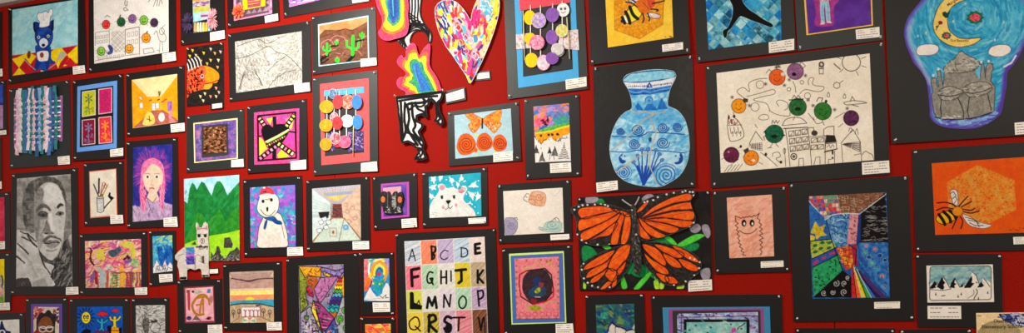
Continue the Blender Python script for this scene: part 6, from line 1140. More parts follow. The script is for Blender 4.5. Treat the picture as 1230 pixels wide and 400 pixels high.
# ---- small bright abstract
def d(r):
    z = lambda *v: Z(425, 295, 3.818, *v); r.warp(.6, 4, 2); r.all('2878b8', '3c98c8', sc=3)
    r.dabs(60, z(60, 60, 160, 60, 160, 90, 60, 90), ['e8c830', '58b0a8', '4890c8', 'e8e4d8'], 5, 1.4, -.4, seed=3); r.poly(z(45, 60, 65, 60, 70, 150, 60, 200, 48, 210), 'd85868', 'e88888', sc=2); r.line(z(75, 80, 70, 120, 85, 165), 2, 'e8e8e0', smooth=True); r.line(z(88, 100, 82, 130, 92, 150), 1.6, 'e8c830', smooth=True); r.poly(z(145, 62, 165, 60, 167, 130, 150, 110), '7868b8', 'a090d0', sc=2)
    r.line(z(85, 135, 90, 95, 120, 75, 150, 95, 152, 130, 140, 160), 3.2, 'e89030', smooth=True); r.line(z(95, 135, 100, 105, 120, 90, 140, 105, 142, 130), 2.6, 'e8d830', smooth=True); r.line(z(104, 140, 108, 115, 120, 105, 132, 118), 2, '2c60a8', smooth=True); r.line(z(78, 130, 76, 160, 95, 175, 130, 175), 2.2, 'f0c828', smooth=True)
    r.ell(*z(118, 130)[0], 2.6, 2.4, 'c83848'); r.poly(sm(z(55, 150, 80, 150, 88, 170, 75, 195, 55, 210)), 'e05c30', 'e88040', sc=2); r.line(z(85, 165, 60, 230), 1.6, '2c3c80'); r.poly(z(95, 150, 120, 160, 105, 225, 98, 200), '2c9080', '38a0b0', sc=2); r.poly(z(125, 160, 145, 150, 128, 215, 120, 200), '288870', '48a060', sc=2)
    r.poly(z(48, 250, 75, 190, 90, 215, 110, 235, 130, 220, 150, 170, 160, 175, 168, 200, 168, 256), 'e0dcd8', nz=.02); r.line(z(120, 228, 135, 240, 150, 225, 148, 240, 160, 238), .6, '2a2828'); r.line(z(55, 246, 165, 240), .4, '6a6664', op=.6)
art('mounted_painting', 'small painting of a rainbow coloured eye shape over white hills', 'painting', [(432.3, 304.2), (473.3, 302.9), (475, 378.2), (433.5, 379)], [(437.6, 311.2), (468, 310.4), (469, 361.8), (438, 362.3)], d, [(448.2, 363.2), (469, 363.2), (469.4, 374.4), (448.9, 374.9)], pins='tl tr br', tilt=.2, pd=2)
def d(r): r.all('e86840', 'f0a040', sc=4); r.dabs(90, r.q.tolist(), ['e84c4c', 'f0b048', 'd83c48', 'f0d060', 'e87840'], 6, 1.8, .3, seed=4, da=.5); r.line([(458, 396), (456, 403), (453, 412)], .9, '7a8c30'); r.line([(458, 400), (462, 396)], .6, '7a8c30')
art('mounted_painting', 'small red and orange sunset painting at the bottom edge below the rainbow eye', 'painting', [(434, 381.6), (475.3, 381.6), (476, 440), (434.6, 440)], [(439, 389.4), (469.8, 388.8), (470.4, 432), (439.6, 432)], d, None, pins='tl tr', tilt=.2, pd=2)

# ---- pink sheet with a dark oval and gold stars
def d(r):
    z = lambda *v: Z(600, 290, 3.636, *v); r.all('e0707c', 'e8848c', nz=.06, sc=3); gd = 'a08038'
    for k in range(10):
        for x in (76, 258): r.ell(*z(x, 80 + k * 27)[0], 1.3, 1.5, '8a7430')
    for k in range(6): r.ell(*z(90 + k * 32, 335)[0], 1.2, 1.3, '8a7430'); r.ring(*z(98 + k * 30, 318)[0], 3, 2.6, .6, 'b84c58')
    r.dabs(200, r.q.tolist(), ['c85864', 'f0a0a0', 'b84858'], 2.6, .6, .4, seed=3, da=1.5, op=.5)
    for x, y in ((183, 80), (208, 88), (225, 82), (120, 85)): r.ell(*z(x, y)[0], 1.2, 1.6, '8a7430')
    for p in (z(115, 115, 150, 108, 165, 88, 190, 112, 230, 90, 225, 130, 230, 170), z(100, 120, 118, 116, 112, 150), z(115, 265, 120, 300, 155, 280, 185, 300, 210, 262, 240, 262)): r.line(p, 1.2, 'd0c078'); r.line(p, .5, gd)
    o = z(120, 128, 200, 118, 228, 145, 238, 215, 200, 262, 150, 275, 95, 240, 88, 185, 90, 145); r.poly(sm(z(110, 150, 140, 125, 195, 122, 222, 150, 232, 195, 222, 240, 180, 270, 135, 262, 105, 220, 102, 180)), '4a3630', '38283a', sc=2); r.line(o, 1.3, '2c1820', closed=True); r.line(z(95, 240, 88, 185, 90, 145, 120, 128), 1.3, 'a82838'); r.line(z(150, 275, 205, 262, 238, 240, 238, 205), 1.4, 'c02838')
    r.poly(sm(z(150, 165, 170, 150, 182, 175, 168, 200, 150, 190)), '2c3c70', '3c3048'); r.poly(sm(z(130, 215, 175, 190, 205, 205, 200, 235, 165, 245, 135, 240)), '28506c', '3a3c58', sc=2); r.poly(sm(z(155, 215, 172, 200, 185, 208, 175, 225, 160, 225)), 'c8b030', '587838'); r.poly(sm(z(175, 180, 195, 182, 190, 200, 178, 198)), '8c3848'); r.line(z(158, 242, 180, 243), 1, 'c0a8a8'); r.poly(sm(z(130, 285, 160, 278, 185, 290, 165, 302, 140, 298)), 'a8a028', '788430', sc=1.5); r.poly(sm(z(140, 250, 165, 255, 160, 272, 145, 268)), '8c2838')
art('mounted_painting', 'dark oval with gold stars on coral pink, framed in blue and yellow green', 'painting', [(603, 298.2), (687, 293.6), (690.5, 401), (606, 403)], [(618.7, 310.9), (672, 308.2), (673.1, 382.4), (621.2, 383.2)], d, [(668, 389), (688.7, 388.3), (689.9, 400.3), (668.3, 400.3)], mats=[([(611.8, 304.9), (677.5, 301.5), (680.8, 387.6), (615, 389.8)], 'c8e070'), ([(613.8, 307.3), (676.2, 304), (679, 386.3), (616.5, 388)], '3460b0')], tilt=.3)
f4 = lambda *v: K(4, 0, *v)
# ---- leaping dancer over blue diamonds
def d(r):
    r.all('4498c8', '58a8d0', sc=5); R = random.Random(11)
    C = ['1c6cb8', '2c88cc', '7cc4dc', 'a4d8e0', '3c7c94', '2c5468', '58a8c8', '1c78c4', '8cb8c0', '4c8ca4', '244c5c', 'b4dce0', '389cd0']
    for i in range(-9, 15):
        for j in range(-9, 12):
            a = 13.2; x = 851 + (i + j) * a * .5 + R.uniform(-.6, .6); y = 6 + (j - i) * a * .52 + R.uniform(-.6, .6) + (x - 851) * -.1
            if 840 < x < 950 and -30 < y < 75: r.poly([(x, y - 6.6), (x + 6.4, y - .6), (x, y + 6.6), (x - 6.4, y + .6)], R.choice(C), R.choice(C), nz=.15, sc=5, op=.95); r.line([(x, y - 6.6), (x + 6.4, y - .6)], .35, 'b8dce4', op=.5); r.line([(x, y + 6.6), (x - 6.4, y + .6)], .35, '1c3c54', op=.5)
    k = '191413'
    b = sm(f4(330, -30, 415, -60, 425, -20, 430, 20, 470, 70, 530, 110, 580, 145, 635, 175, 645, 192, 625, 195, 560, 170, 490, 145, 430, 120, 405, 125, 375, 165, 350, 200, 325, 225, 318, 245, 312, 270, 300, 268, 292, 235, 300, 220, 325, 205, 345, 165, 362, 110, 362, 50, 345, 10), True, 4); r.line(b, 2.2, '9cc4cc', closed=True, op=.5); r.poly(b, k, nz=.02); r.line(b, .7, '0e0b0b', closed=True)
art('mounted_painting', 'black leaping dancer silhouette over blue and teal diamonds', 'painting', [(831, -55), (948, -70), (956.5, 62), (837.6, 75.7)], [(846, -38), (936.5, -50), (939, 48.6), (851.3, 60.6)], d, [(923.4, 51.6), (954, 47.2), (954, 60.6), (923.9, 64.5)], pins='bl', tilt=.7)
# ---- figure on purple
def d(r):
    r.all('5c3488', '64409a', nz=.03, sc=10)
    m = sm(f4(950, -60, 955, 100, 945, 150, 952, 185, 985, 195, 1060, 190, 1085, 165, 1085, 60, 1110, 20, 1140, -20, 1140, -60)); r.poly(m, '9c3c80', 'a84890', sc=4)
    r.poly(f4(985, 10, 1045, 5, 1055, 60, 1060, 155, 1030, 160, 1022, 70, 1018, 45, 1012, 70, 1020, 160, 992, 165, 985, 80), '84b4d0', 'a4cce0', sc=2); r.line(f4(1018, 40, 1016, 100, 1022, 160), .5, '40607c'); r.line(f4(1000, 40, 1005, 150), .5, '5888a8'); r.line(f4(1040, 40, 1046, 150), .5, '5888a8')
    r.poly(f4(975, -60, 1050, -60, 1048, 12, 983, 15), 'e4ccd0', 'c07088', sc=1.5); r.poly(f4(1048, -10, 1110, -40, 1115, -30, 1055, 8), 'd8b0a0'); r.poly(sm(f4(985, 178, 1000, 162, 1020, 165, 1012, 178)), 'e0c8b8'); r.poly(sm(f4(1030, 165, 1045, 155, 1068, 162, 1060, 170)), 'e0c8b8')
art('mounted_drawing', 'cutout of a person in blue jeans on deep purple with a yellow border', 'drawing', [(951, -70), (1055.5, -83), (1061, 48.6), (958.2, 62)], [(965, -40), (1044, -50), (1046.6, 30), (971, 41.2)], d, [(1027.5, 36.5), (1056, 33), (1056.5, 45.2), (1028.4, 48)], mats=[([(963, -42), (1045.6, -52), (1048.5, 31.3), (968.7, 42.9)], 'ecb83c')], bm=BOARDG, pins='bl br', tilt=.4)

# ---- domed palace under a crescent moon
f5 = lambda *v: K(5, 0, *v); g5 = lambda *v: K(5, 1, *v); h5 = lambda *v: K(5, 2, *v)
SO = sm(f5(520, -30, 440, 60, 385, 140, 362, 230, 375, 320, 400, 385) + g5(430, 60, 480, 120, 520, 190, 535, 290, 545, 400) + h5(545, 40, 580, 90, 650, 120, 750, 132, 870, 128, 960, 95, 1040, 40, 1062, 0) + g5(1075, 330, 1095, 220, 1100, 130, 1130, 90, 1180, 20) + f5(1215, 340, 1250, 270, 1275, 180, 1270, 80, 1225, -20, 1130, -100, 980, -150, 800, -160, 620, -110), True, 5)
def d(r):
    r.warp(.5, 6, 4); r.all('3490bc', '58b0d4', sc=9, nz=.08, seed=4); c = (1167, 20)
    def ang(x, y): return math.atan2(y - c[1], x - c[0]) + 1.57
    r.dabs(900, SO, ['2c84b4', '4ca8cc', '78c0dc', '2478ac', '98d0e4', '389cc4'], 12, 1.8, ang, seed=6, da=.25, op=.45, curve=1)
    # violet rim
    r.line(SO, 9, '7468c0', soft=3, closed=True, op=.8); r.line(SO, 4, '5c48a0', soft=1.5, closed=True, op=.8); r.line(sm(f5(430, 150, 400, 250, 440, 380) + g5(500, 110, 545, 200), False), 4, 'a8bce0', soft=2.5, op=.6)
    r.line(g5(1190, 10, 1110, 100, 1095, 180, 1080, 330) + h5(1030, 40), 8, '5840a0', soft=2, op=.8); r.line(g5(1075, 90, 1130, 60, 1160, 10), 2, 'd8e4f0', op=.8); r.poly(h5(560, 10, 600, 60, 760, 72, 960, 40, 1000, 0, 1040, 20, 980, 80, 800, 110, 620, 95), '8cb4e4', '7498d8', sc=4); r.dabs(60, h5(560, 60, 1040, 20, 1000, 100, 620, 120), ['5c58b8', '98bce8', '4c3c98'], 14, 1.6, -.1, seed=5, op=.6)
    m = sm(f5(830, -10, 760, -12, 680, -20, 620, 40, 585, 120, 572, 190, 592, 250, 640, 300, 700, 330, 770, 340, 840, 325, 890, 300, 908, 280, 880, 278, 800, 285, 740, 270, 695, 235, 675, 190, 672, 130, 690, 70, 740, 25, 800, 2)); r.line(m, 1.3, '2a3038', closed=True); r.poly(m, 'ecc060', 'f0cc78', sc=5)
    for x, y, s in ((665, 260, 5.6), (870, 130, 10)):
        q = f5(x, y)[0]; p = [(q[0] + s * (1 + .12 * (-1) ** k) * math.cos(k * .35), q[1] + s * .78 * (1 + .12 * (-1) ** k) * math.sin(k * .35)) for k in range(18)]; r.poly(p, '1f6048', '2c7454'); r.ell(q[0], q[1], s * .55 + (1 if s > 8 else 0), s * .4 + (.6 if s > 8 else 0), 'd84860', c2='e06878', sc=1); r.dabs(12 if s > 8 else 4, ellp(q[0], q[1], s * .55, s * .42), ['901c34'], 1.4, .7, .5, seed=3, da=1.5)
    r.poly(f5(635, 95, 655, 85, 672, 100, 690, 72, 688, 105, 672, 132, 645, 122), '1f4c40'); r.line(f5(640, 110, 660, 130, 680, 120), 1, '1c3c30'); r.ell(*f5(622, 166)[0], 2.8, 2.3, '8c2438'); r.line(f5(615, 175, 600, 200, 590, 218), 1, '1f4c40'); r.ell(*f5(598, 195)[0], 1.6, 1, '1f4c40')
    for x, y in ((800, 32), (715, 158), (460, 262), (1075, 165), (1010, 290), (520, 240)): r.ell(*f5(x, y)[0], 1.2, 1.7, 'b4c4c0')
    for q in (sm(f5(450, 370, 470, 335, 520, 322, 570, 322, 605, 340, 600, 375, 560, 395, 500, 400, 460, 395)), sm(f5(965, 385, 985, 345, 1040, 325, 1100, 330, 1125, 355, 1110, 385) + g5(1060, 15, 1000, 12))): r.line(q, 1.1, '4a3c70', closed=True); r.poly(q, 'ece2d8', nz=.03)
    S, S2, o = '807c74', '94908a', '2e2c2c'
    def shp(p, c=S, c2=S2): r.line(p, 1.1, o, closed=True); r.poly(p, c, c2, sc=2.5, nz=.12)
    shp(g5(650, 130, 665, 125, 865, 115, 905, 190, 920, 60, 930, 60, 945, 190, 950, 90, 965, 65, 990, 65, 1000, 95, 985, 130, 980, 190, 1010, 230) + h5(1005, 0, 985, 20, 850, 60, 700, 68, 600, 55, 575, 10) + g5(560, 300, 570, 265, 553, 180, 570, 165, 590, 175, 600, 240, 610, 230, 600, 120, 620, 115, 640, 235))
    r.poly(g5(868, 120, 905, 190, 905, 80), '68b4d4')
    top = sm(g5(645, 100, 665, 75, 720, 30, 770, -20, 800, 0, 880, 40, 900, 65, 870, 105, 780, 130, 690, 132, 655, 122)); shp(top, '8c8880', 'a8a49c'); r.dabs(70, top, ['c8c4bc', '6c6860', 'b4b0a8'], 3.4, 1.1, .3, seed=4, da=1)
    for p in (sm(g5(605, 280, 640, 242, 690, 232, 750, 248, 785, 272, 740, 310, 680, 328, 630, 318)), sm(g5(785, 250, 830, 215, 900, 198, 960, 205, 990, 235, 960, 275, 880, 300, 820, 300))): shp(p, '8c8880', 'a8a49c'); r.dabs(26, p, ['c0bcb4', '6c6860'], 3, 1, .1, seed=7, da=.6)
    r.line(g5(610, 290, 680, 300, 740, 290, 780, 275), .9, o, smooth=True); r.line(g5(800, 270, 850, 280, 920, 265, 985, 240), .9, o, smooth=True)
    for a in (g5(630, 325, 620, 400), g5(745, 310, 775, 370, 780, 400), g5(830, 305, 815, 400), g5(960, 290, 985, 400)): r.line(a, .9, o)
    r.line(h5(625, 0, 628, 60), .9, o); r.line(h5(785, 0, 785, 55), .9, o); r.line(h5(812, 0, 825, 50), .9, o); r.line(h5(580, 50, 700, 68, 860, 55, 985, 15), 1, o, smooth=True)
    for x, y in ((570, 150), (608, 105), (968, 48), (915, 55)): r.ell(*g5(x, y)[0], 1.5, 1.8, 'd8d4cc')
    r.dabs(16, h5(640, 45, 760, 40, 760, 55, 640, 60), ['c8c4bc'], 3, 1, .1, seed=3)
e_, y_ = art('mounted_painting', 'large cutout painting of a grey domed palace under a golden crescent moon', 'painting', [(1058, -88), (1268, -118), (1276, 160), (1070.6, 173.2)], None, None, [(1217.8, 148), (1246, 145.6), (1246.6, 160), (1218.5, 162.4)], pins='bl', tilt=.4, pd=4)
cutout(e_, 'palace_cutout', SO, '5c48a0', d, y_, .0012)
def words(parent, s, x, y, h, dx, dy, c, dep, name='lettering', squash=1.0):
    """lettering h pixels tall whose baseline starts at x, y and runs along dx, dy"""
    cu = bpy.data.curves.new('w', 'FONT'); cu.body = s; cu.size = 1; cu.offset = .012; t = bpy.data.objects.new('w', cu); col.objects.link(t)
    dg = bpy.context.evaluated_depsgraph_get(); dg.update(); src = t.evaluated_get(dg).to_mesh(); V = [tuple(v.co) for v in src.vertices]; F = [tuple(p.vertices) for p in src.polygons]
    t.evaluated_get(dg).to_mesh_clear(); bpy.data.objects.remove(t); L = math.hypot(dx, dy); ux, uy = dx / L, dy / L; k = h / .7
    v = [wp3(parent, x + a * k * ux * squash + b * k * uy, y + a * k * uy * squash - b * k * ux, dep) for a, b, _ in V]
    me = bpy.data.meshes.new(name); me.from_pydata(v, [], F); me.update(); return link(name, me, flat(c), parent)
words(e_, 'Margie', 1138.3, 8.6, 3.6, 1, -.66, '5a3c1c', y_ + .0016); words(e_, 'Got Beautiful', 1141.2, 50.6, 3.2, 1, .02, '5a3c1c', y_ + .0016, squash=.88)

# ---- large fruit and city drawing
def d(r):
    r.lw = .8; a = lambda *v: K(4, 1, *v); b = lambda *v: K(4, 2, *v); r.all('f6ead8', 'efe1cc', nz=.02, sc=16); o = '38302c'
    c = f5(0, 0); L = lambda p, w=.8, **k: r.line(p, w, o, **k)
    s = K(5, 1, -15, 55)[0]; r.ring(s[0], s[1], 11, 10.6, 1.1, o)
    for t in (0.35, 1.1, 2.4, 3.5, 4.4, 5.2, 5.9): L([(s[0] + 13 * math.cos(t), s[1] + 12 * math.sin(t)), (s[0] + 19 * math.cos(t), s[1] + 17.5 * math.sin(t))], .8)
    L(a(1085, 65, 1130, 105), 1.3); q = a(1105, 220)[0]; r.ring(*q, 3.8, 3.6, .9, o); L(a(1125, 205, 1150, 185))
    p = a(995, 70)[0]; r.ell(*p, 3.4, 3.6, '4a4240'); r.ell(*p, 1.6, 1.8, 'd8c8b0'); L(a(978, 80, 980, 138, 1008, 138, 1010, 80), .9); L(a(985, 100, 1003, 98), 1.6)
    # trails
    for p in (a(605, 170, 540, 175, 475, 205, 480, 265, 435, 235, 390, 265, 440, 310), a(460, 300, 560, 275, 640, 250, 665, 262, 650, 285, 600, 295, 510, 320, 540, 335, 600, 350, 625, 398), a(790, 190, 805, 225, 812, 270), a(840, 280, 880, 250, 960, 265, 1005, 255, 1010, 230, 950, 222, 930, 205, 940, 170, 915, 165, 900, 190, 905, 215), a(690, 370, 672, 340, 700, 325, 750, 345, 755, 380, 730, 398), b(620, 0, 680, 30, 760, 40, 770, 15)): L(p, .8, smooth=True, op=.85)
    for x, y, R_ in ((555, 215, 28), (762, 248, 13), (855, 198, 13), (895, 295, 22), (520, 375, 30)): r.ring(*a(x, y)[0], R_ / 5.97, R_ / 5.97, .7, o)
    for x, y in ((355, 305), (595, 210), (480, 365), (880, 150), (900, 325), (935, 365), (765, 180), (1090, 395), (1180, 385), (730, 220), (670, 90), (690, 85)):
        q = a(x, y)[0]
        for t in (0, .8, 1.6, 2.4): L([(q[0] - 2.3 * math.cos(t), q[1] - 2.3 * math.sin(t)), (q[0] + 2.3 * math.cos(t), q[1] + 2.3 * math.sin(t))], .6)
    for x, y in ((1045, 290), (1160, 300)): L(sm(a(x, y - 20, x + 10, y + 5, x, y + 14, x - 10, y + 5)), .8, closed=True)
    L(a(1155, 345, 1190, 335, 1240, 330, 1320, 345, 1240, 355, 1180, 360), .9, closed=True, smooth=True); L(a(1200, 335, 1215, 300, 1235, 330), .9); L(a(1215, 360, 1260, 372), 1)
    # lantern, cloud, houses
    L(b(330, 30, 322, 110, 335, 200, 360, 222, 440, 185, 410, 90, 370, 50), .9, smooth=True); r.dabs(26, b(330, 60, 400, 70, 405, 105, 330, 105), ['8c2c34', o, '8c2c34'], 2, 1, .5, seed=3, da=1); L(b(322, 108, 425, 102), .7)
    for k in range(3): L(b(340 + k * 28, 120, 350 + k * 28, 165, 362 + k * 28, 150, 360 + k * 28, 185), .8, smooth=True)
    r.ell(*b(332, 50)[0], 1.1, 2.6, o); r.ell(*b(370, 42)[0], 1.6, 2, o); L(b(370, 30, 365, 15), .8)
    L(sm(b(545, 55, 560, 35, 590, 28, 615, 40, 612, 62, 570, 68)), .7, closed=True); L(b(480, 235, 525, 150, 575, 215), .9); L(b(478, 260, 482, 235), .8); windows(r, b(485, 240, 570, 230, 572, 290, 490, 272), 5, 4, o, .6, .8); L(b(520, 100, 535, 125), .8); L(b(560, 300, 620, 345, 680, 400), .8); r.ell(*b(597, 315)[0], 1.5, 2, o)
    L(b(340, 395, 400, 350), .7); L(b(280, 350, 300, 340), .7); L(b(545, 370, 575, 385), .7); L(b(400, 270, 418, 258), .7); r.ell(*b(418, 258)[0], 1.4, 1.8, o)
    for k in range(5): L([(870 + k * 4, 207 - k * .5), (876 + k * 4, 199 - k * .5)], .7)
    L(b(645, 330, 650, 305, 690, 300, 700, 330, 670, 345, 700, 375), .8, smooth=True); r.ell(*b(705, 370)[0], 1.6, 1.8, o); L(b(730, 270, 740, 400), .8); r.ring(*b(730, 290)[0], 1.4, 3.4, .7, o)
    L(b(715, 105, 740, 65, 790, 50, 850, 55, 890, 90), .9, smooth=True); L(b(712, 108, 890, 92), .8); L(b(725, 130, 895, 120), 1.4); L(b(738, 130, 755, 250, 770, 400), .9); L(b(898, 122, 912, 250, 925, 395), .9)
    for j in range(3):
        for i in range(3): q = b(760 + i * 47 + j * 5, 150 - i * 7 + j * 54, 798 + i * 47 + j * 5, 145 - i * 7 + j * 54, 800 + i * 47 + j * 5, 182 - i * 7 + j * 54, 763 + i * 47 + j * 5, 188 - i * 7 + j * 54); L(q, .9, closed=True); L([q[3], q[1]], .6); r.poly([q[3], bil(q, .5, .5), q[2]], '8c8074', op=.6)
    for j in range(2):
        for i in range(2): q = b(920 + i * 48, 200 - i * 4 + j * 50, 962 + i * 48, 196 - i * 4 + j * 50, 964 + i * 48, 228 - i * 4 + j * 50, 922 + i * 48, 232 - i * 4 + j * 50); L(q, .8, closed=True); L([q[3], q[1]], .6)
    L(b(900, 125, 940, 122, 940, 145), .8); r.ell(*b(945, 162)[0], 3.8, 3.3, '4a4440'); L(b(905, 190, 1030, 180), .8); r.ring(*b(797, 330)[0], 3.5, 3.6, 1.4, o); r.ell(*b(797, 330)[0], 2, 2, '6a625c')
    L(b(832, 400, 835, 345, 865, 342, 868, 400), .8); L(b(940, 395, 955, 335, 985, 332, 985, 385), .8); L(b(1010, 180, 1012, 135, 1040, 118, 1085, 112, 1085, 175), .9); L(b(1020, 180, 1022, 380), .9); L(b(1090, 290, 1088, 380), .9)
    r.poly(b(1028, 175, 1090, 178, 1105, 225, 1022, 235), o); L(b(1045, 180, 1040, 230), .5); L(b(1025, 240, 1100, 230, 1105, 275, 1020, 292), .9, closed=True); L(b(1035, 265, 1050, 245, 1060, 268, 1075, 245, 1085, 262), .7, smooth=True); L(b(1015, 300, 1110, 275), 1.2); L(b(1045, 380, 1045, 350, 1065, 350), .8); r.ell(*b(1075, 300)[0], 1.2, 3, o); r.ell(*b(1075, 340)[0], 1.2, 1.4, o)
    hq = lambda *v: K(5, 2, *v); L(b(1135, 235, 1185, 175) + hq(0, 140, 50, 225), .9); L(b(1200, 160, 1215, 135), .9); windows(r, b(1140, 240, 1175, 235) + hq(48, 225, 52, 300) + b(1145, 310), 5, 2, o, .9, .85); L(b(1138, 240, 1148, 370), .8); L(hq(50, 225, 58, 360), .8); L(hq(5, 320, 52, 310), .8)
    L(hq(62, 320, 75, 300, 90, 292, 110, 305, 135, 318, 145, 350), .9, smooth=True); L(hq(10, 170, 25, 130, 35, 175), .7, smooth=True); L(b(1090, 55, 1160, 15), .7); L(b(1115, 120, 1150, 95), .7); L(b(1190, 150, 1200, 125, 1224, 140), .8, smooth=True)
    # fruit
    def F(x, y, fn, rad, c, c2, **k): p = fn(x, y)[0]; fruit(r, p[0], p[1], rad, c, c2, **k)
    F(678, 162, a, 10, 'e45c24', 'f06c34', legs=False); F(808, 120, a, 10.2, '84587c', '946a90', legs=False); F(403, 368, a, 9, 'f08c14', 'f49c2c'); F(825, 375, a, 10.8, '2c6038', '3c7444'); F(1005, 405, a, 10.8, '2f6c34', '40803c'); F(658, 168, b, 11.3, '1f5c44', '2c6c50'); F(350, 318, b, 9.6, '5c2440', '743454'); F(492, 340, b, 9.3, 'f07c1c', 'f48c30'); F(1208, 55, b, 9.6, '4c2848', '683c60')
    r.ell(*a(720, 140)[0], 2.7, 2.3, 'e0d0c0'); r.ell(*a(798, 140)[0], 2.5, 2.1, '201420'); r.ell(*b(656, 185)[0], 4, 2, '14281c'); r.ell(*b(508, 358)[0], 2.2, 1.7, 'f0dcc8'); r.ell(*a(825, 388)[0], 3.4, 2, '14281c')
    r.ell(*b(330, 297)[0], 1.4, 1.4, 'b0808c'); r.poly(a(430, 325, 440, 310, 470, 318, 468, 340, 440, 345), '4a443c'); r.poly(b(435, 285, 470, 265, 478, 290, 450, 312), '4a443c'); r.line(a(765, 325, 865, 318), 1.6, '2c3c2c'); r.poly(b(580, 155, 598, 135, 605, 170), '1c4434'); r.poly(b(712, 165, 740, 178, 716, 188), '1c4434')
    r.ring(1046, 159.5, .1, .1, .1, o); L(b(625, 265, 640, 245, 645, 225), .8); L(b(690, 262, 672, 245, 668, 225), .8); L(b(610, 270, 640, 265), .7); L(b(590, 215, 580, 190, 595, 180), .8); L(a(680, 105, 670, 75, 690, 80, 700, 98), .7); L(a(770, 78, 800, 45, 805, 60, 790, 80), .8); L(a(840, 70, 850, 50, 880, 80, 860, 100), .8); L(a(600, 130, 620, 105, 635, 120), .8)
    L(b(640, 95, 645, 70, 660, 92, 670, 70, 680, 92, 695, 72), .9); L(a(785, 315, 800, 290, 815, 312, 830, 290, 845, 312), .9); L(a(960, 335, 975, 308, 1005, 312, 995, 335), 1.1); r.ell(*a(1028, 335)[0], 1.6, 2, o); L(b(935, 50, 960, 95, 1000, 85), .8, smooth=True); L(b(900, 20, 940, 70), .8); L(b(1000, 70, 1015, 105), .8); L(b(790, 70, 805, 45), .8)
art('mounted_drawing', 'large cream drawing of cartoon fruit faces flying over houses and a sun', 'drawing', [(847, 79.4), (1061.5, 50.2), (1069, 210), (854.5, 226.2)], [(860.7, 88.1), (1044.5, 64.5), (1050, 192.5), (866, 207.9)], d, [(1035, 195.5), (1067.7, 193), (1068.5, 207.5), (1035.6, 210)], pins='tl tr bl', tilt=.3, pd=4)

# ---- bee on orange
def d(r):
    i = lambda *v: K(5, 3, *v); j = lambda *v: K(5, 4, *v); r.all('dc5410', 'e05c14', nz=.03, sc=14)
    h = i(670, 115, 885, -10, 1150, 100, 1165, 310, 930, 430, 680, 320); r.poly(h, 'dc7828', 'd89448', sc=7, nz=.08, soft=.8); r.clipto(h); r.dabs(900, h, ['dc6818', 'd88c3c', 'd84814', 'c88c44', 'e07420', 'd05820'], 1.8, 1.1, .6, seed=4, da=1.5, op=.7)
    for y in range(18):
        for x in range(22): q = (1138 + x * 4.2 + (y % 2) * 2.1, 199 + y * 4.2); r.ring(q[0], q[1], 1.8, 1.8, .35, 'e8903c' if (x + y) % 3 else 'c04418', op=.35)
    r.clipto(None)
    w = sm(i(692, 185, 715, 165, 742, 180, 748, 230, 745, 280, 722, 285, 708, 250)); w2 = sm(i(780, 345, 830, 360, 890, 395) + j(960, 20, 990, 30, 940, 50, 880, 45, 820, 20)); 
    for q in (w, w2): r.poly(q, 'e4d8d4', 'd4c8c4', sc=3); r.line(q, .6, '6a5850', closed=True)
    for p in (i(695, 195, 715, 180, 735, 210), i(705, 235, 730, 215, 742, 240), i(720, 270, 735, 245), i(800, 365, 860, 380, 900, 410), i(820, 385, 880, 395), j(830, 10, 870, 30, 930, 30), j(880, 0, 900, 40)): r.line(p, .7, '3a302c')
    ab = sm(i(590, 375, 610, 345, 660, 322, 720, 325, 745, 350, 735, 375, 690, 400) + j(650, 22, 610, 10)); r.poly(ab, 'e8a014', 'e8b020', sc=3)
    for p in (i(612, 345, 640, 385) + j(655, 22), i(645, 325, 685, 365, 695, 398), i(688, 318, 720, 345, 732, 370)): r.line(p, 3.4, '241c1c', smooth=True)
    r.line(ab, .7, '241c1c', closed=True); r.ell(*i(745, 322)[0], 6.6, 6, '5a2c10'); r.ell(*i(745, 322)[0], 6.1, 5.5, 'dc8018', c2='e08c24', sc=1)
    for p in (i(735, 285, 700, 268, 655, 258, 598, 262), i(712, 305, 650, 295, 595, 315), i(755, 285, 790, 245, 818, 215), i(775, 290, 810, 270, 845, 252), i(785, 308, 840, 315, 868, 300), i(790, 325, 840, 335, 900, 320), i(745, 362, 730, 395) + j(708, 50), i(765, 360, 782, 395) + j(770, 50)): r.line(p, 1.3, '2a1420', smooth=True)
    r.dabs(14, j(1120, 52, 1220, 45, 1220, 62, 1120, 68), ['7c2c0c'], 1.6, .5, .3, seed=3)
art('mounted_painting', 'striped bee beside a honeycomb hexagon on vivid orange paper, right edge', 'painting', [(1095, 180), (1268, 168.2), (1271, 300), (1099.2, 302.5)], [(1118.8, 196.3), (1246, 187.8), (1249, 279.2), (1123, 282.4)], d, [(1216.3, 284.8), (1246, 283.8), (1246.4, 292.6), (1216.8, 293.6)], pins='tl bl', tilt=.5, pd=3.4)

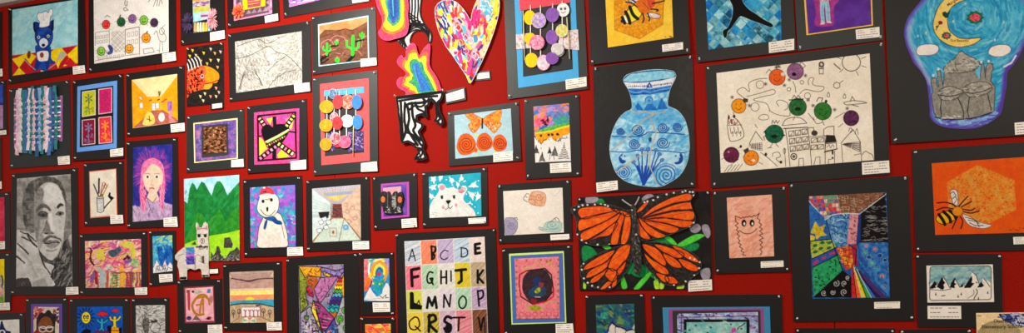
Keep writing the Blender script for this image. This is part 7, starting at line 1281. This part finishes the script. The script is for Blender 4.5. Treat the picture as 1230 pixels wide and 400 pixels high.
# ---- pink smiling monster
def d(r):
    g = lambda *v: K(4, 3, *v); h = lambda *v: K(4, 4, *v); r.all('eca48c', 'f0b09c', nz=.05, sc=8); r.dabs(160, r.q.tolist(), ['d87c64', 'f0b09c', 'dc8870'], 9, 2, -.6, seed=3, da=.5, op=.35)
    o = '5a2c24'; L = [g(390, 375)[0]]; left = h(380, 0, 400, 15, 378, 30, 398, 45, 385, 62, 405, 75, 390, 92, 410, 105, 395, 120, 412, 140, 400, 155, 420, 165, 408, 182, 430, 195, 418, 212, 440, 222, 430, 240, 450, 242)
    r.line(g(382, 395, 378, 355, 415, 370) + wiggle(g(415, 370)[0], g(520, 355)[0], 11, 1.3, 3) + g(552, 335, 535, 372, 555, 385), .8, o); r.line(g(382, 395) + left, .8, o)
    r.line(g(555, 385) + h(548, 10, 568, 25, 552, 42, 572, 55, 552, 70, 575, 88, 552, 100, 578, 118, 550, 135, 575, 150, 555, 168, 575, 185, 555, 200, 570, 215, 560, 240), .8, o)
    for x in (440, 498): c = h(x, 12)[0]; r.ell(c[0], c[1], 2.9, 4.2, '201818'); r.ell(c[0] + .5, c[1] + .8, 1.2, 1.9, 'e8e0dc')
    r.line(h(408, 65, 440, 85, 480, 88, 515, 70, 530, 52), .8, o, smooth=True)
art('mounted_drawing', 'pink sheet with a furry smiling monster outline, right of the monarch butterfly', 'drawing', [(855.5, 230), (944.3, 223.8), (949, 326.3), (858.9, 328.8)], [(873, 237.7), (927.2, 233.8), (930, 307.9), (876.4, 310.4)], d, [(913.8, 314.2), (941, 312.9), (941.4, 320.4), (914, 321.8)], pins='tl tr bl br', tilt=.5, lines=2)

# ---- patterned abstract
def d(r):
    z = lambda *v: Z(965, 225, 2.857, *v); r.warp(.3, 5, 2); r.all('24508c', '3468a8', sc=4, nz=.1); o = '1c1820'
    r.poly(z(18, 30, 120, 25, 130, 95, 75, 110), 'c86858', 'b05868', sc=3)
    R = random.Random(5)
    for i in range(10):
        for j in range(6):
            x, y = 20 + i * 12 + j * 3, 28 + j * 14; 
            if y < 30 + (x - 15) * .9 + 20: r.poly(z(x, y, x + 10, y - 1, x + 11, y + 11, x + 1, y + 12), R.choice(['c84c5c', 'e08060', '4c9880', '6858a0', 'dca890', 'c83c54', 'e0c8b0', '50709c']))
    r.line(z(18, 45, 75, 112), .9, 'd8d0c0')
    r.poly(z(115, 22, 285, 18, 270, 30, 195, 85, 185, 90, 130, 95, 125, 60), '6c4a38', '8c6450', sc=2)
    for k in range(26): x, y = R.uniform(120, 250), R.uniform(28, 80); r.line(z(x, y, x + 12, y, x + 12, y + 9, x, y + 9), .6, 'c8a890', op=.7)
    r.poly(z(280, 18, 290, 190, 190, 190, 192, 95), '1c1a1c'); R = random.Random(8)
    for k in range(70): t = R.uniform(0, 1); x = 200 + t * 80; y = R.uniform(75 - t * 40, 185); r.line(z(x, y, x + R.uniform(6, 16), y + R.uniform(-5, 5), x + R.uniform(12, 22), y + R.uniform(-4, 4)), .55, 'a8a4a4', op=.7, smooth=True)
    r.line(z(192, 92, 285, 22), .9, 'd8d0c8')
    r.poly(z(18, 50, 78, 112, 95, 175, 20, 185), '2c5ca0', '3c70b4', sc=3); r.poly(sm(z(35, 130, 42, 118, 55, 135, 75, 128, 68, 150, 80, 165, 60, 168, 45, 178, 40, 160, 25, 158)), 'd8b838', 'b89c38', sc=2); r.poly(sm(z(22, 165, 40, 170, 35, 182, 22, 182)), 'd8b838')
    r.poly(sm(z(78, 110, 90, 98, 120, 95, 160, 92, 158, 140, 155, 195, 120, 205, 95, 180)), '3c68a4', '6c98c0', sc=3); r.dabs(50, z(80, 100, 158, 95, 155, 195, 100, 190), ['a8c8dc', '244878', '88b0cc'], 6, .9, .6, seed=3, da=1.2, curve=2)
    r.poly(z(160, 88, 190, 90, 180, 195, 150, 195), 'c8808c', 'd89498', sc=2)
    for k in range(14): x, y = R.uniform(158, 182), R.uniform(95, 185); r.line(z(x, y, x + 3, y + 4), .8, '803848')
    r.poly(z(188, 95, 198, 92, 195, 190, 182, 200), '28407c'); r.poly(z(20, 185, 95, 178, 112, 205, 30, 245), 'b0b850', '98a848', sc=3)
    for x, y in ((40, 200), (65, 190), (60, 210), (90, 190), (88, 208), (40, 222)): r.ell(*z(x, y)[0], 2.8, 1.8, '2c6844', rot=-.3)
    r.poly(z(28, 245, 110, 208, 120, 230, 30, 275), '3c5ca0', '34509c', sc=3)
    for x, y in ((45, 255), (70, 242), (95, 228), (40, 262), (105, 225)): r.ell(*z(x, y)[0], 3, 1.3, 'b83c5c', rot=-.5)
    r.poly(z(30, 275, 120, 232, 135, 285, 35, 375), '288c58', '38a068', sc=3); r.dabs(60, z(35, 280, 118, 240, 130, 280, 40, 360), ['14382c'], 2, 1, .8, seed=6, da=1)
    r.poly(z(35, 378, 135, 285, 165, 310, 165, 378), '181618'); 
    for x, y, a in ((70, 362, 10), (112, 330, 12), (100, 360, 9), (140, 330, 10), (140, 360, 12), (152, 310, 8)): r.line(spiral(*z(x, y)[0], a / 2.857, 1.6, 30, x), .8, 'b8b4b4')
    r.poly(z(112, 208, 155, 200, 182, 215, 175, 270, 145, 285), 'd87830', 'b83c30', sc=2.5)
    for k in range(22): x, y = R.uniform(118, 170), R.uniform(210, 270); r.line(z(x, y, x + 8, y, x + 8, y + 8), .8, R.choice(['e8b840', '8c2828', 'f0a850']))
    r.poly(z(165, 200, 182, 195, 188, 270, 172, 265), 'a82c40', '8c2c58', sc=2); r.poly(z(190, 190, 290, 188, 295, 375, 215, 290, 185, 250), '2c5ca0', '4880bc', sc=4)
    for x, y, a, c in ((245, 212, 9, 'd07080'), (215, 200, 7, 'd07888'), (210, 225, 9, '58a088'), (235, 260, 11, '60a890'), (225, 240, 8, '3c3c78'), (270, 305, 9, 'd08088'), (262, 235, 8, '283c74'), (250, 280, 8, '38a0a0'), (280, 250, 7, '203870'), (275, 340, 8, '6890c0')): c0 = z(x, y)[0]; r.ring(c0[0], c0[1], a / 2.4, a / 3, .6, '7ca0c4', op=.7); r.ell(c0[0], c0[1], a / 3.6, a / 4.6, c)
    for k, c in enumerate(('c82c34', 'e86828', 'e0c830', '3c9448', '3870b8', '302858', '503870')):
        a = 165 + k * 17; r.poly(z(165 + k * 4, 268 + k * 5, 168 + k * 5, 265 + k * 4, a + 20, 378, a, 378), c, sc=2)
    r.dabs(260, r.q.tolist(), ['14141c', '1c2438'], 3.2, .5, .6, seed=31, da=1.5, op=.5, curve=1)
    for k in range(5): r.line(z(168 + k * 5, 270 + k * 4, 182 + k * 17, 378), .8, 'c8c4bc' if k % 2 else o)
    for p in (z(20, 185, 95, 178), z(30, 245, 112, 207), z(30, 275, 120, 231), z(78, 110, 95, 178, 135, 285, 165, 312), z(190, 188, 290, 187), z(35, 378, 135, 286), z(155, 198, 182, 215, 178, 265)): r.line(p, .9, '181418')
    r.line(z(75, 112, 100, 95, 160, 90, 192, 92), .9, 'c8d4dc', smooth=True)
art('mounted_painting', 'patterned abstract of stripes, checks and swirls meeting at a central hand shape', 'painting', [(946.5, 220.1), (1091, 210.9), (1098.7, 385.3), (953.5, 386.6)], [(971.6, 236), (1064.4, 231), (1068.9, 357.8), (975.8, 359)], d, [(1049.8, 362.8), (1080.8, 362), (1080.8, 370.2), (1050, 370.7)], pins='tl tr bl br', tilt=.15, pd=4, lines=2)

# ---- monarch butterfly
m4 = lambda *v: Z(670, 210, 2.857, *v)
def leaf(r, p, c, c2): r.poly(sm(p), c, c2, sc=2.5); r.line(sm(p), .6, '1c5c34', closed=True, op=.6)
def d(r):
    r.all('262322', '302c2b', sc=8)
    for p in (m4(85, 250, 110, 245, 135, 270, 130, 300, 90, 300), m4(240, 310, 270, 300, 310, 320, 300, 350, 260, 345), m4(320, 230, 360, 215, 400, 240, 480, 235, 470, 260, 380, 265, 330, 250), m4(310, 330, 350, 330, 350, 360, 320, 350), m4(225, 300, 260, 310, 250, 340, 225, 330), m4(125, 88, 150, 82, 162, 96, 140, 100)): leaf(r, p, '1c7844', '228a50')
    for p in (m4(410, 240, 470, 205, 505, 208, 470, 230, 430, 246), m4(365, 215, 385, 212, 410, 238, 395, 240), m4(150, 242, 170, 240, 185, 252, 165, 256), m4(218, 360, 226, 345, 240, 385, 222, 390), m4(262, 390, 300, 345, 330, 325, 320, 345, 280, 392), m4(400, 300, 470, 295, 485, 320, 440, 310)): leaf(r, p, '4cbc3c', '5cd04c')
    for p in (m4(90, 365, 98, 365, 98, 390, 88, 388), m4(330, 365, 345, 362, 350, 390, 335, 392), m4(352, 370, 368, 368, 362, 392, 350, 390), m4(412, 380, 435, 378, 430, 392, 410, 392), m4(425, 290, 440, 290, 450, 305)): leaf(r, p, '98d038', 'b0dc48')
    for p in (m4(97, 78, 120, 74, 140, 80, 130, 95, 100, 98), m4(290, 80, 310, 66, 330, 72, 320, 85, 295, 92), m4(455, 180, 480, 168, 492, 185, 475, 200, 458, 195), m4(495, 175, 515, 172, 525, 200, 515, 218, 500, 200), m4(490, 330, 520, 320, 522, 355, 500, 360)): r.poly(sm(p), '8c8490', '9c94a0', sc=3)
    r.line(m4(332, 345, 338, 365), 1, '7cc040'); r.line(m4(345, 345, 340, 365), 1, '7cc040')
e_, y_ = art('mounted_collage', 'big orange and black monarch butterfly over green leaves, below the vase', 'collage', [(693.7, 237.2), (853.5, 229), (856, 347), (696.6, 348.9)], [(694.2, 237.8), (853, 229.6), (855.5, 346.6), (697, 348.4)], d, [(826.7, 337), (855.2, 335.5), (855.7, 348.4), (827.2, 350.3)], pins='tl tr', tilt=.3, picname='leaf_sheet', pd=3)
OR, OR2 = 'e45408', 'f06a14'
W1 = m4(262, 130, 235, 120, 180, 102, 120, 98, 75, 102, 50, 112, 48, 128, 60, 145, 68, 175, 64, 195, 72, 215, 95, 235, 140, 245, 185, 240, 225, 238, 262, 228)
W2 = m4(262, 130, 280, 100, 330, 75, 390, 60, 440, 50, 468, 50, 472, 70, 458, 90, 465, 120, 475, 150, 465, 175, 430, 190, 380, 210, 330, 222, 290, 226, 264, 226)
W3 = m4(262, 232, 230, 238, 190, 250, 130, 275, 90, 300, 78, 325, 85, 360, 115, 385, 160, 395, 190, 390, 215, 365, 240, 330, 258, 290)
W4 = m4(276, 230, 320, 228, 390, 238, 440, 255, 480, 280, 495, 305, 488, 335, 460, 355, 440, 375, 400, 382, 365, 375, 335, 350, 300, 310, 280, 270)
def wing(cells, dots, seed):
    def dd(r):
        r.warp(.35, 4, seed); r.all('242120', '3c3836', sc=2, nz=.2)
        r.dabs(120, r.q.tolist(), ['55504e', '191716'], 3, .8, .8, seed=seed, da=1.2, op=.4)
        for q in cells:
            c = np.mean(np.array(q), 0); r.poly(sm([tuple(np.array(p) + (np.array(p) - c) / np.linalg.norm(np.array(p) - c) * 1.5) for p in q]), OR, OR2, sc=4, nz=.09)
        for q in cells:
            c = np.mean(np.array(q), 0); o = sm([tuple(np.array(p) + (np.array(p) - c) / np.linalg.norm(np.array(p) - c) * 1.1) for p in q]); r.line(o, .95, '281a14', closed=True)
        for q in cells[:6]: 
            a, b = q[0], q[len(q) // 2]; r.line([a, ((a[0] + b[0]) / 2 + 1, (a[1] + b[1]) / 2 + 1), b], .5, '8c3410', smooth=True, op=.6)
        for x, y in dots: r.ell(*m4(x, y)[0], 1.25, 1.1, 'dcd8d4')
    return dd
c1 = [m4(80, 118, 150, 110, 195, 122, 150, 135, 90, 150), m4(80, 156, 130, 142, 200, 126, 210, 130, 160, 160, 100, 185, 78, 190), m4(85, 200, 130, 178, 190, 148, 215, 132, 200, 160, 150, 195, 95, 225), m4(105, 228, 155, 200, 195, 168, 205, 172, 180, 205, 150, 212), m4(190, 205, 205, 165, 222, 135, 230, 150, 215, 190, 208, 235, 186, 235), m4(220, 235, 228, 185, 236, 140, 252, 150, 248, 195, 238, 230), m4(190, 116, 230, 128, 250, 136, 240, 142, 205, 128)]
c2 = [m4(290, 150, 330, 112, 390, 82, 450, 66, 455, 88, 400, 98, 340, 122), m4(300, 145, 340, 128, 400, 105, 455, 96, 462, 118, 400, 122, 340, 135), m4(300, 152, 345, 140, 400, 130, 462, 126, 465, 152, 440, 156, 380, 148), m4(300, 158, 350, 148, 400, 156, 460, 160, 455, 175, 425, 180, 370, 165), m4(292, 152, 330, 160, 380, 172, 415, 185, 390, 200, 350, 185, 310, 168), m4(285, 150, 310, 172, 345, 195, 370, 208, 345, 216, 315, 200, 290, 175), m4(278, 148, 290, 178, 318, 216, 295, 216, 280, 195), m4(272, 128, 300, 98, 312, 98, 290, 122)]
c3 = [m4(250, 240, 225, 245, 205, 262, 180, 300, 178, 318, 200, 325, 235, 290), m4(196, 262, 165, 270, 115, 298, 92, 322, 110, 322, 160, 300), m4(182, 285, 165, 302, 120, 325, 102, 345, 110, 352, 150, 330, 172, 312), m4(172, 322, 150, 338, 125, 352, 115, 368, 135, 365, 160, 342), m4(200, 330, 178, 325, 168, 345, 190, 365, 205, 345), m4(210, 325, 235, 295, 225, 325, 208, 345), m4(185, 372, 165, 388, 150, 390, 172, 368), m4(204, 348, 194, 365, 188, 385, 202, 372)]
c4 = [m4(292, 240, 320, 245, 345, 260, 370, 295, 365, 310, 330, 285, 305, 262), m4(335, 240, 375, 248, 430, 270, 415, 285, 380, 272, 355, 258), m4(395, 245, 430, 255, 475, 285, 478, 300, 440, 282), m4(365, 270, 400, 288, 425, 315, 400, 315, 378, 298), m4(418, 290, 450, 300, 482, 318, 470, 330, 440, 318), m4(300, 270, 330, 295, 372, 320, 378, 340, 345, 330, 315, 300), m4(340, 338, 372, 348, 380, 365, 360, 362), m4(372, 352, 395, 352, 412, 370, 385, 370)]
for nm, W_, c, ds, dep in (('wing', W3, c3, ((90, 305), (85, 325), (92, 355), (105, 370), (140, 385), (180, 385), (80, 312), (120, 380)), .003), ('wing', W4, c4, ((488, 300), (486, 320), (470, 345), (455, 285), (470, 290), (440, 365), (400, 378)), .003),
                           ('wing', W1, c1, ((88, 105), (105, 104), (130, 103), (150, 100), (75, 110), (60, 120), (175, 108), (70, 205), (85, 225), (100, 235), (140, 240), (62, 190), (165, 104), (180, 240)), .009), ('wing', W2, c2, ((455, 60), (465, 60), (440, 56), (400, 63), (375, 68), (330, 88), (345, 78), (468, 165), (455, 180), (310, 92), (300, 95), (430, 60), (468, 72)), .009)):
    O_ = sm(W_, True, 4); o = slab(nm, O_, flat('242120'), e_, y_ + dep, y_ + dep + .002); a = np.array(O_); x0, y0_ = a.min(0) - 1; x1, y1_ = a.max(0) + 1
    r = Ras(R4(x0, y0_, x1, y1_), '242120', .5); wing(c, ds, int(dep * 1000) + len(ds))(r)
    r.line(O_, 1, '8c8884', closed=True, op=.5); p = r.build('wing_face', e_, y_, y_ + dep + .0022, m=PAINTC, mask=O_); p.parent = o
B_ = sm(m4(255, 130, 252, 110, 262, 102, 272, 112, 272, 135, 280, 170, 283, 215, 290, 270, 288, 330, 280, 342, 268, 335, 262, 290, 256, 240, 258, 180), True, 4)
def d(r): r.all('2c2a2a', '4a4644', sc=2, nz=.25); r.dabs(80, B_, ['6c6864', '1c1a1a', '88847c'], 3, .6, 1.5, seed=5, da=.8); r.ell(*m4(258, 122)[0], .9, .9, 'd0ccc4'); r.ell(*m4(272, 205)[0], 1, 1, 'd0ccc4')
cutout(e_, 'body', B_, '262424', d, y_ + .012, .004, m=PAINTC)
for pts in (m4(257, 108, 240, 98, 224, 86), m4(268, 106, 277, 90, 283, 76)): link('antenna', tube_mesh([[wp3(e_, x, y, y_ + .017) for x, y in sm(pts, False, 4)]], .0035, 6), flat('a8a4a0'), e_)

# ---- bottom row
def d(r):
    z = lambda *v: Z(615, 333, 5.971, *v); r.warp(1, 5, 3); r.all('2c4c70', '3c6c58', sc=4, nz=.15); r.dabs(130, r.q.tolist(), ['283c7c', '2c6c64', '6c7c48', '44508c', '1c3c50', '7c8850', '3c8c78'], 7, 2, .5, seed=4, da=.7, op=.7); r.ell(*z(665, 275)[0], 4.6, 4, '50a890', c2='2c7c6c', sc=2)
    r.poly(z(690, 400, 695, 360, 720, 320, 750, 355, 800, 365, 825, 382, 862, 375, 880, 385, 880, 600, 690, 600), 'd8cfc4', 'ccc4bc', nz=.03); r.line(z(690, 390, 695, 360, 720, 320, 750, 355, 800, 365, 825, 382, 865, 372), 1.6, '2c2c5c'); r.line(z(745, 355, 745, 400), .7, '38343c'); r.line(z(820, 385, 815, 400), .7, '38343c'); r.poly(z(862, 360, 880, 330, 880, 380), 'c8bcb4')
art('mounted_painting', 'dark green and blue watercolour sky over white peaks, below the monarch butterfly', 'painting', [(703.3, 354.8), (773.8, 352.8), (777, 440), (705.5, 440)], [(715.8, 366), (761.9, 364.8), (764, 430), (718, 430)], d, None, pins='tl tr', tilt=.3, pd=2.5)
def d(r):
    z = lambda *v: Z(800, 360, 9.46, *v); r.all('8c84b8', 'a8bcd8', sc=4, nz=.15); r.dabs(240, r.q.tolist(), ['5c4890', '78a8d0', 'e0d8e4', '48406c', 'd8a0c0', '3c5c98'], 4, 1.3, .1, seed=6, da=.6); r.line(z(150, 200, 1040, 180), .8, '38305c', op=.7); r.line(z(175, 210, 175, 370), .8, '38305c'); r.dabs(40, z(120, 150, 580, 140, 580, 175, 120, 200), ['241c44', 'c8b8e0'], 1.6, 1, .2, seed=8, da=1)
    r.poly(z(205, 220, 950, 225, 955, 800, 205, 800), '1c1a1a'); q = z(235, 255, 915, 250, 918, 800, 238, 800); r.poly(q, 'a0c8c0', '6cb0b0', sc=5, nz=.08); r.dabs(60, q, ['58a8a8', 'b8d8cc', '78b8b8'], 9, 1.8, .5, seed=9, da=.8, op=.5)
    for x, y in ((340, 290), (510, 312), (740, 280), (860, 328), (475, 375), (270, 345)): r.ell(*z(x, y)[0], 1.3, .9, '2c3c38')
    r.line(z(900, 262, 860, 295, 825, 315, 815, 340), 1, '2c3434', smooth=True); r.poly(sm(z(745, 340, 765, 318, 795, 325, 795, 355, 750, 378)), 'd04c9c')
e_, y_ = art('mounted_print', 'teal print in nested black, violet, purple and blue frames, bottom centre right', 'print', [(782, 354.8), (939, 353.4), (942, 446), (786, 446)], [(813.5, 376.8), (910.5, 374.6), (912, 440), (815, 440)], d, None, pins='tl tr', mats=[([(796, 369.3), (924.7, 368.2), (927, 443), (799, 443)], '2c80ac'), ([(803, 371.4), (917, 370.2), (919, 443), (805.5, 443)], '8c3c84'), ([(808, 373.2), (913.2, 372.6), (915, 443), (810, 443)], '1f1c1c')], bm=BOARD, tilt=.3)
def d(r):
    j = lambda *v: K(5, 4, *v); k = lambda *v: K(5, 5, *v); r.all('efe5d8', 'eadfd0', nz=.02); o = '28282c'
    s = j(548, 345, 553, 330, 565, 323, 965, 318, 980, 324, 986, 338) + k(984, 40, 960, 20, 915, 70, 850, 40, 760, 60, 690, 55, 620, 60, 550, 30); r.poly(s, '80a8ac', '98bcbc', sc=4, nz=.06); r.dabs(70, s, ['6898a4', 'a8c8c8', '5c88a0'], 6, 1.8, -.4, seed=3, da=.5, op=.5)
    for v in ((575, 60, 595, 35, 625, 88, 570, 88), (630, 10, 640, -8, 665, 30, 694, 80, 630, 88), (715, 20, 727, 5, 762, 72, 762, 84, 705, 84), (775, 60, 788, 42, 806, 78, 770, 84), (835, 10, 852, -45, 880, -10, 905, 60, 905, 84, 830, 84), (915, 20, 930, 3, 955, 35, 978, 68, 978, 78, 905, 80)): r.poly(k(*v), 'efe5d8', nz=.02)
    for v in ((548, 82, 552, 66, 580, 30, 590, 34, 600, 55, 585, 62, 592, 72, 570, 82), (596, 70, 632, 2, 640, 0, 645, 25, 658, 38, 645, 55, 650, 78, 640, 90), (690, 74, 700, 40, 722, 8, 730, 12, 722, 40, 738, 48, 722, 60, 728, 78), (758, 72, 783, 44, 788, 60, 780, 72), (790, 76, 820, 30, 848, -12, 852, 20, 845, 38, 866, 44, 838, 76), (886, 74, 915, 32, 924, 12, 920, 40, 936, 60, 918, 72)): r.poly(k(*v), '1c1a1c')
    for v in ((595, 35, 625, 86), (640, -6, 665, 30, 692, 78), (726, 6, 762, 72), (788, 44, 804, 76), (850, -42, 880, -10, 905, 62), (930, 5, 955, 35, 977, 68)): r.line(k(*v), .7, o)
    r.poly(k(545, 85, 640, 92, 760, 78, 870, 82, 978, 68, 978, 155, 548, 160), 'efe5d8', nz=.02); r.line(k(550, 88, 640, 94, 700, 82), .6, o, smooth=True); r.line(k(880, 85, 888, 110, 870, 140, 862, 162), .9, o, smooth=True); r.line(k(860, 90, 862, 120, 820, 150), .5, o, smooth=True)
    for x, y in ((590, 120), (750, 135), (773, 118), (895, 150), (962, 108)): r.poly(k(x - 6, y + 10, x, y - 12, x + 6, y + 10), o)
    r.line(k(632, 135, 655, 130), .9, o); r.line(k(880, 35, 884, 40), 1.2, o)
    for q in ((650, 70), (935, 40), (590, 75)): r.ell(*k(*q)[0], .5, .5, '6a6662')
    r.line(j(548, 345, 553, 330, 565, 323, 965, 318, 980, 324, 986, 338) + k(986, 145, 980, 156, 968, 160, 563, 166, 550, 160, 546, 150), .8, '40444c', closed=True)
art('mounted_drawing', 'black peaked snowy mountains with a winding path, above the school sign', 'drawing', [(1099.5, 305.4), (1202.9, 304.9), (1204.6, 393.3), (1102.4, 393)], [(1112.6, 319.1), (1192.2, 317.6), (1193.8, 362.8), (1113.8, 363.5)], d, [(1113.8, 367.3), (1154, 367.3), (1154.3, 382.9), (1114, 382.9)], pins='tl tr', tilt=.3, pd=3, lines=3)
for q, nm in (([(955, 394.2), (1075, 394.4), (1076, 470), (956, 470)], 'plain black mat top edge at the bottom of the photo, below the patterned abstract'), ([(1080, 396.2), (1166.5, 394.8), (1167.5, 470), (1081, 470)], 'plain black mat top edge at the bottom of the photo, left of the school sign')):
    art('mounted_painting', nm, 'painting', q, inset(q, 11), lambda r: r.all('c8b8a0', 'b0a890', sc=6), None, pins='tl tr', tilt=.2)
def d(r):
    z = lambda *v: Z(1160, 370, 13.33, *v); r.all('f2cc98', 'f4d4a4', sc=5, nz=.04); r.poly(sm(z(180, 400, 200, 345, 300, 250, 420, 205, 560, 205, 700, 240, 790, 290, 860, 345, 870, 380, 860, 900, 180, 900)), 'a08e68', 'ae9c78', sc=3, nz=.08)
    r.poly(z(520, 88, 1300, 88, 1300, 330, 880, 300, 760, 270, 690, 235, 590, 200, 545, 140), '2c3468', '3c4c80', sc=3); r.dabs(70, z(530, 90, 1300, 90, 1300, 320, 760, 260, 560, 150), ['8c94b8', '1c2454', 'b8b8cc', '4c5890'], 6, 2, .35, seed=5, da=.5, curve=1); r.poly(z(850, 310, 1000, 290, 1100, 330, 880, 390), 'e0c090'); r.line(z(180, 118, 235, 125), .9, '8c7858')
o_ = empty('school_sign', 'cream and navy marbled school sign in the bottom right corner', 'sign', 1210, 376, -.006, .0015, None)
q = [(1171.9, 375.9), (1262, 374.6), (1264, 432), (1173.4, 432)]; slab('sign_board', q, flat('ecd4b4'), o_, .0045, .009); r = Ras(inset(q, .3)); d(r); r.build('sign_sheet', o_, .009, .0095)
words(o_, 'District', 1192.6, 387.2, 3.9, 1, -.012, '1e1610', .010, squash=1.15); words(o_, 'Wide', 1218.6, 387, 3.9, 1, -.012, 'e8e4ec', .010, squash=1.15); words(o_, 'Elementary School', 1178.2, 394.2, 4.1, 1, -.012, '1e1610', .010, squash=1.1)
# ------------------------------------------------------------------ light, camera, view
def area(name, loc, rot, w, h, e, c):
    l = bpy.data.lights.new(name, 'AREA'); l.shape = 'RECTANGLE'; l.size = w; l.size_y = h; l.energy = e; l.color = c
    o = bpy.data.objects.new(name, l); o.location = loc; o.rotation_euler = rot; col.objects.link(o); return o
wb = [(a + .0015, b - .0015, 0, .02, 0, ZC) for a, b in zip(xs[:-1], xs[1:])]
w = struct('wall_back', wb, RED)
w2 = struct('wall_backing', [(xs[0], xs[-1], .02, .12, 0, ZC)], mottled('dark_batten', (24, 6, 6), .9)); w2['kind'] = 'structure'
CEIL = mottled('grey_ceiling', (150, 136, 124), .8, .06, 6)
struct('ceiling', [(xs[0], xs[-1], -6.0, .12, ZC + .03, ZC + .1)], CEIL)
struct('trim_1', [(xs[0], xs[-1], -.045, 0.0, ZC, ZC + .03)], mottled('pale_trim', (190, 176, 168), .4))
struct('floor', [(xs[0], xs[-1], -6.0, .12, -.1, 0)], mottled('floor_carpet', (70, 60, 56), .9, .2, 90))
for i, (x, y, a, e, c) in enumerate(LAMPS_AND_FILL):
    area('ceiling_and_fill_light', (x, y, ZC - .03), (math.radians(a), 0, 0), .5, .25, e, c)
W = bpy.data.worlds.new('World'); bpy.context.scene.world = W; W.use_nodes = True
W.node_tree.nodes['Background'].inputs['Color'].default_value = (1.0, .90, .80, 1); W.node_tree.nodes['Background'].inputs['Strength'].default_value = AMB
cd = bpy.data.cameras.new('camera'); cam = bpy.data.objects.new('camera', cd); col.objects.link(cam)
cd.sensor_fit = 'HORIZONTAL'; cd.sensor_width = 36; cd.lens = FPX / 1230 * 36; cd.shift_y = (CY - 200) / 1230; cd.clip_start = .05
R3 = Matrix([[Xv[0], -Xv[1], -Xv[2]], [Yv[0], -Yv[1], -Yv[2]], [Uv[0], -Uv[1], -Uv[2]]])
cam.matrix_world = Matrix.Translation((0, -DIST, EYE)) @ R3.to_4x4()
sc = bpy.context.scene; sc.camera = cam
vs = sc.view_settings; vs.view_transform = 'Standard'; vs.look = 'None'; vs.gamma = 1; vs.exposure = EXPO; vs.use_curve_mapping = False
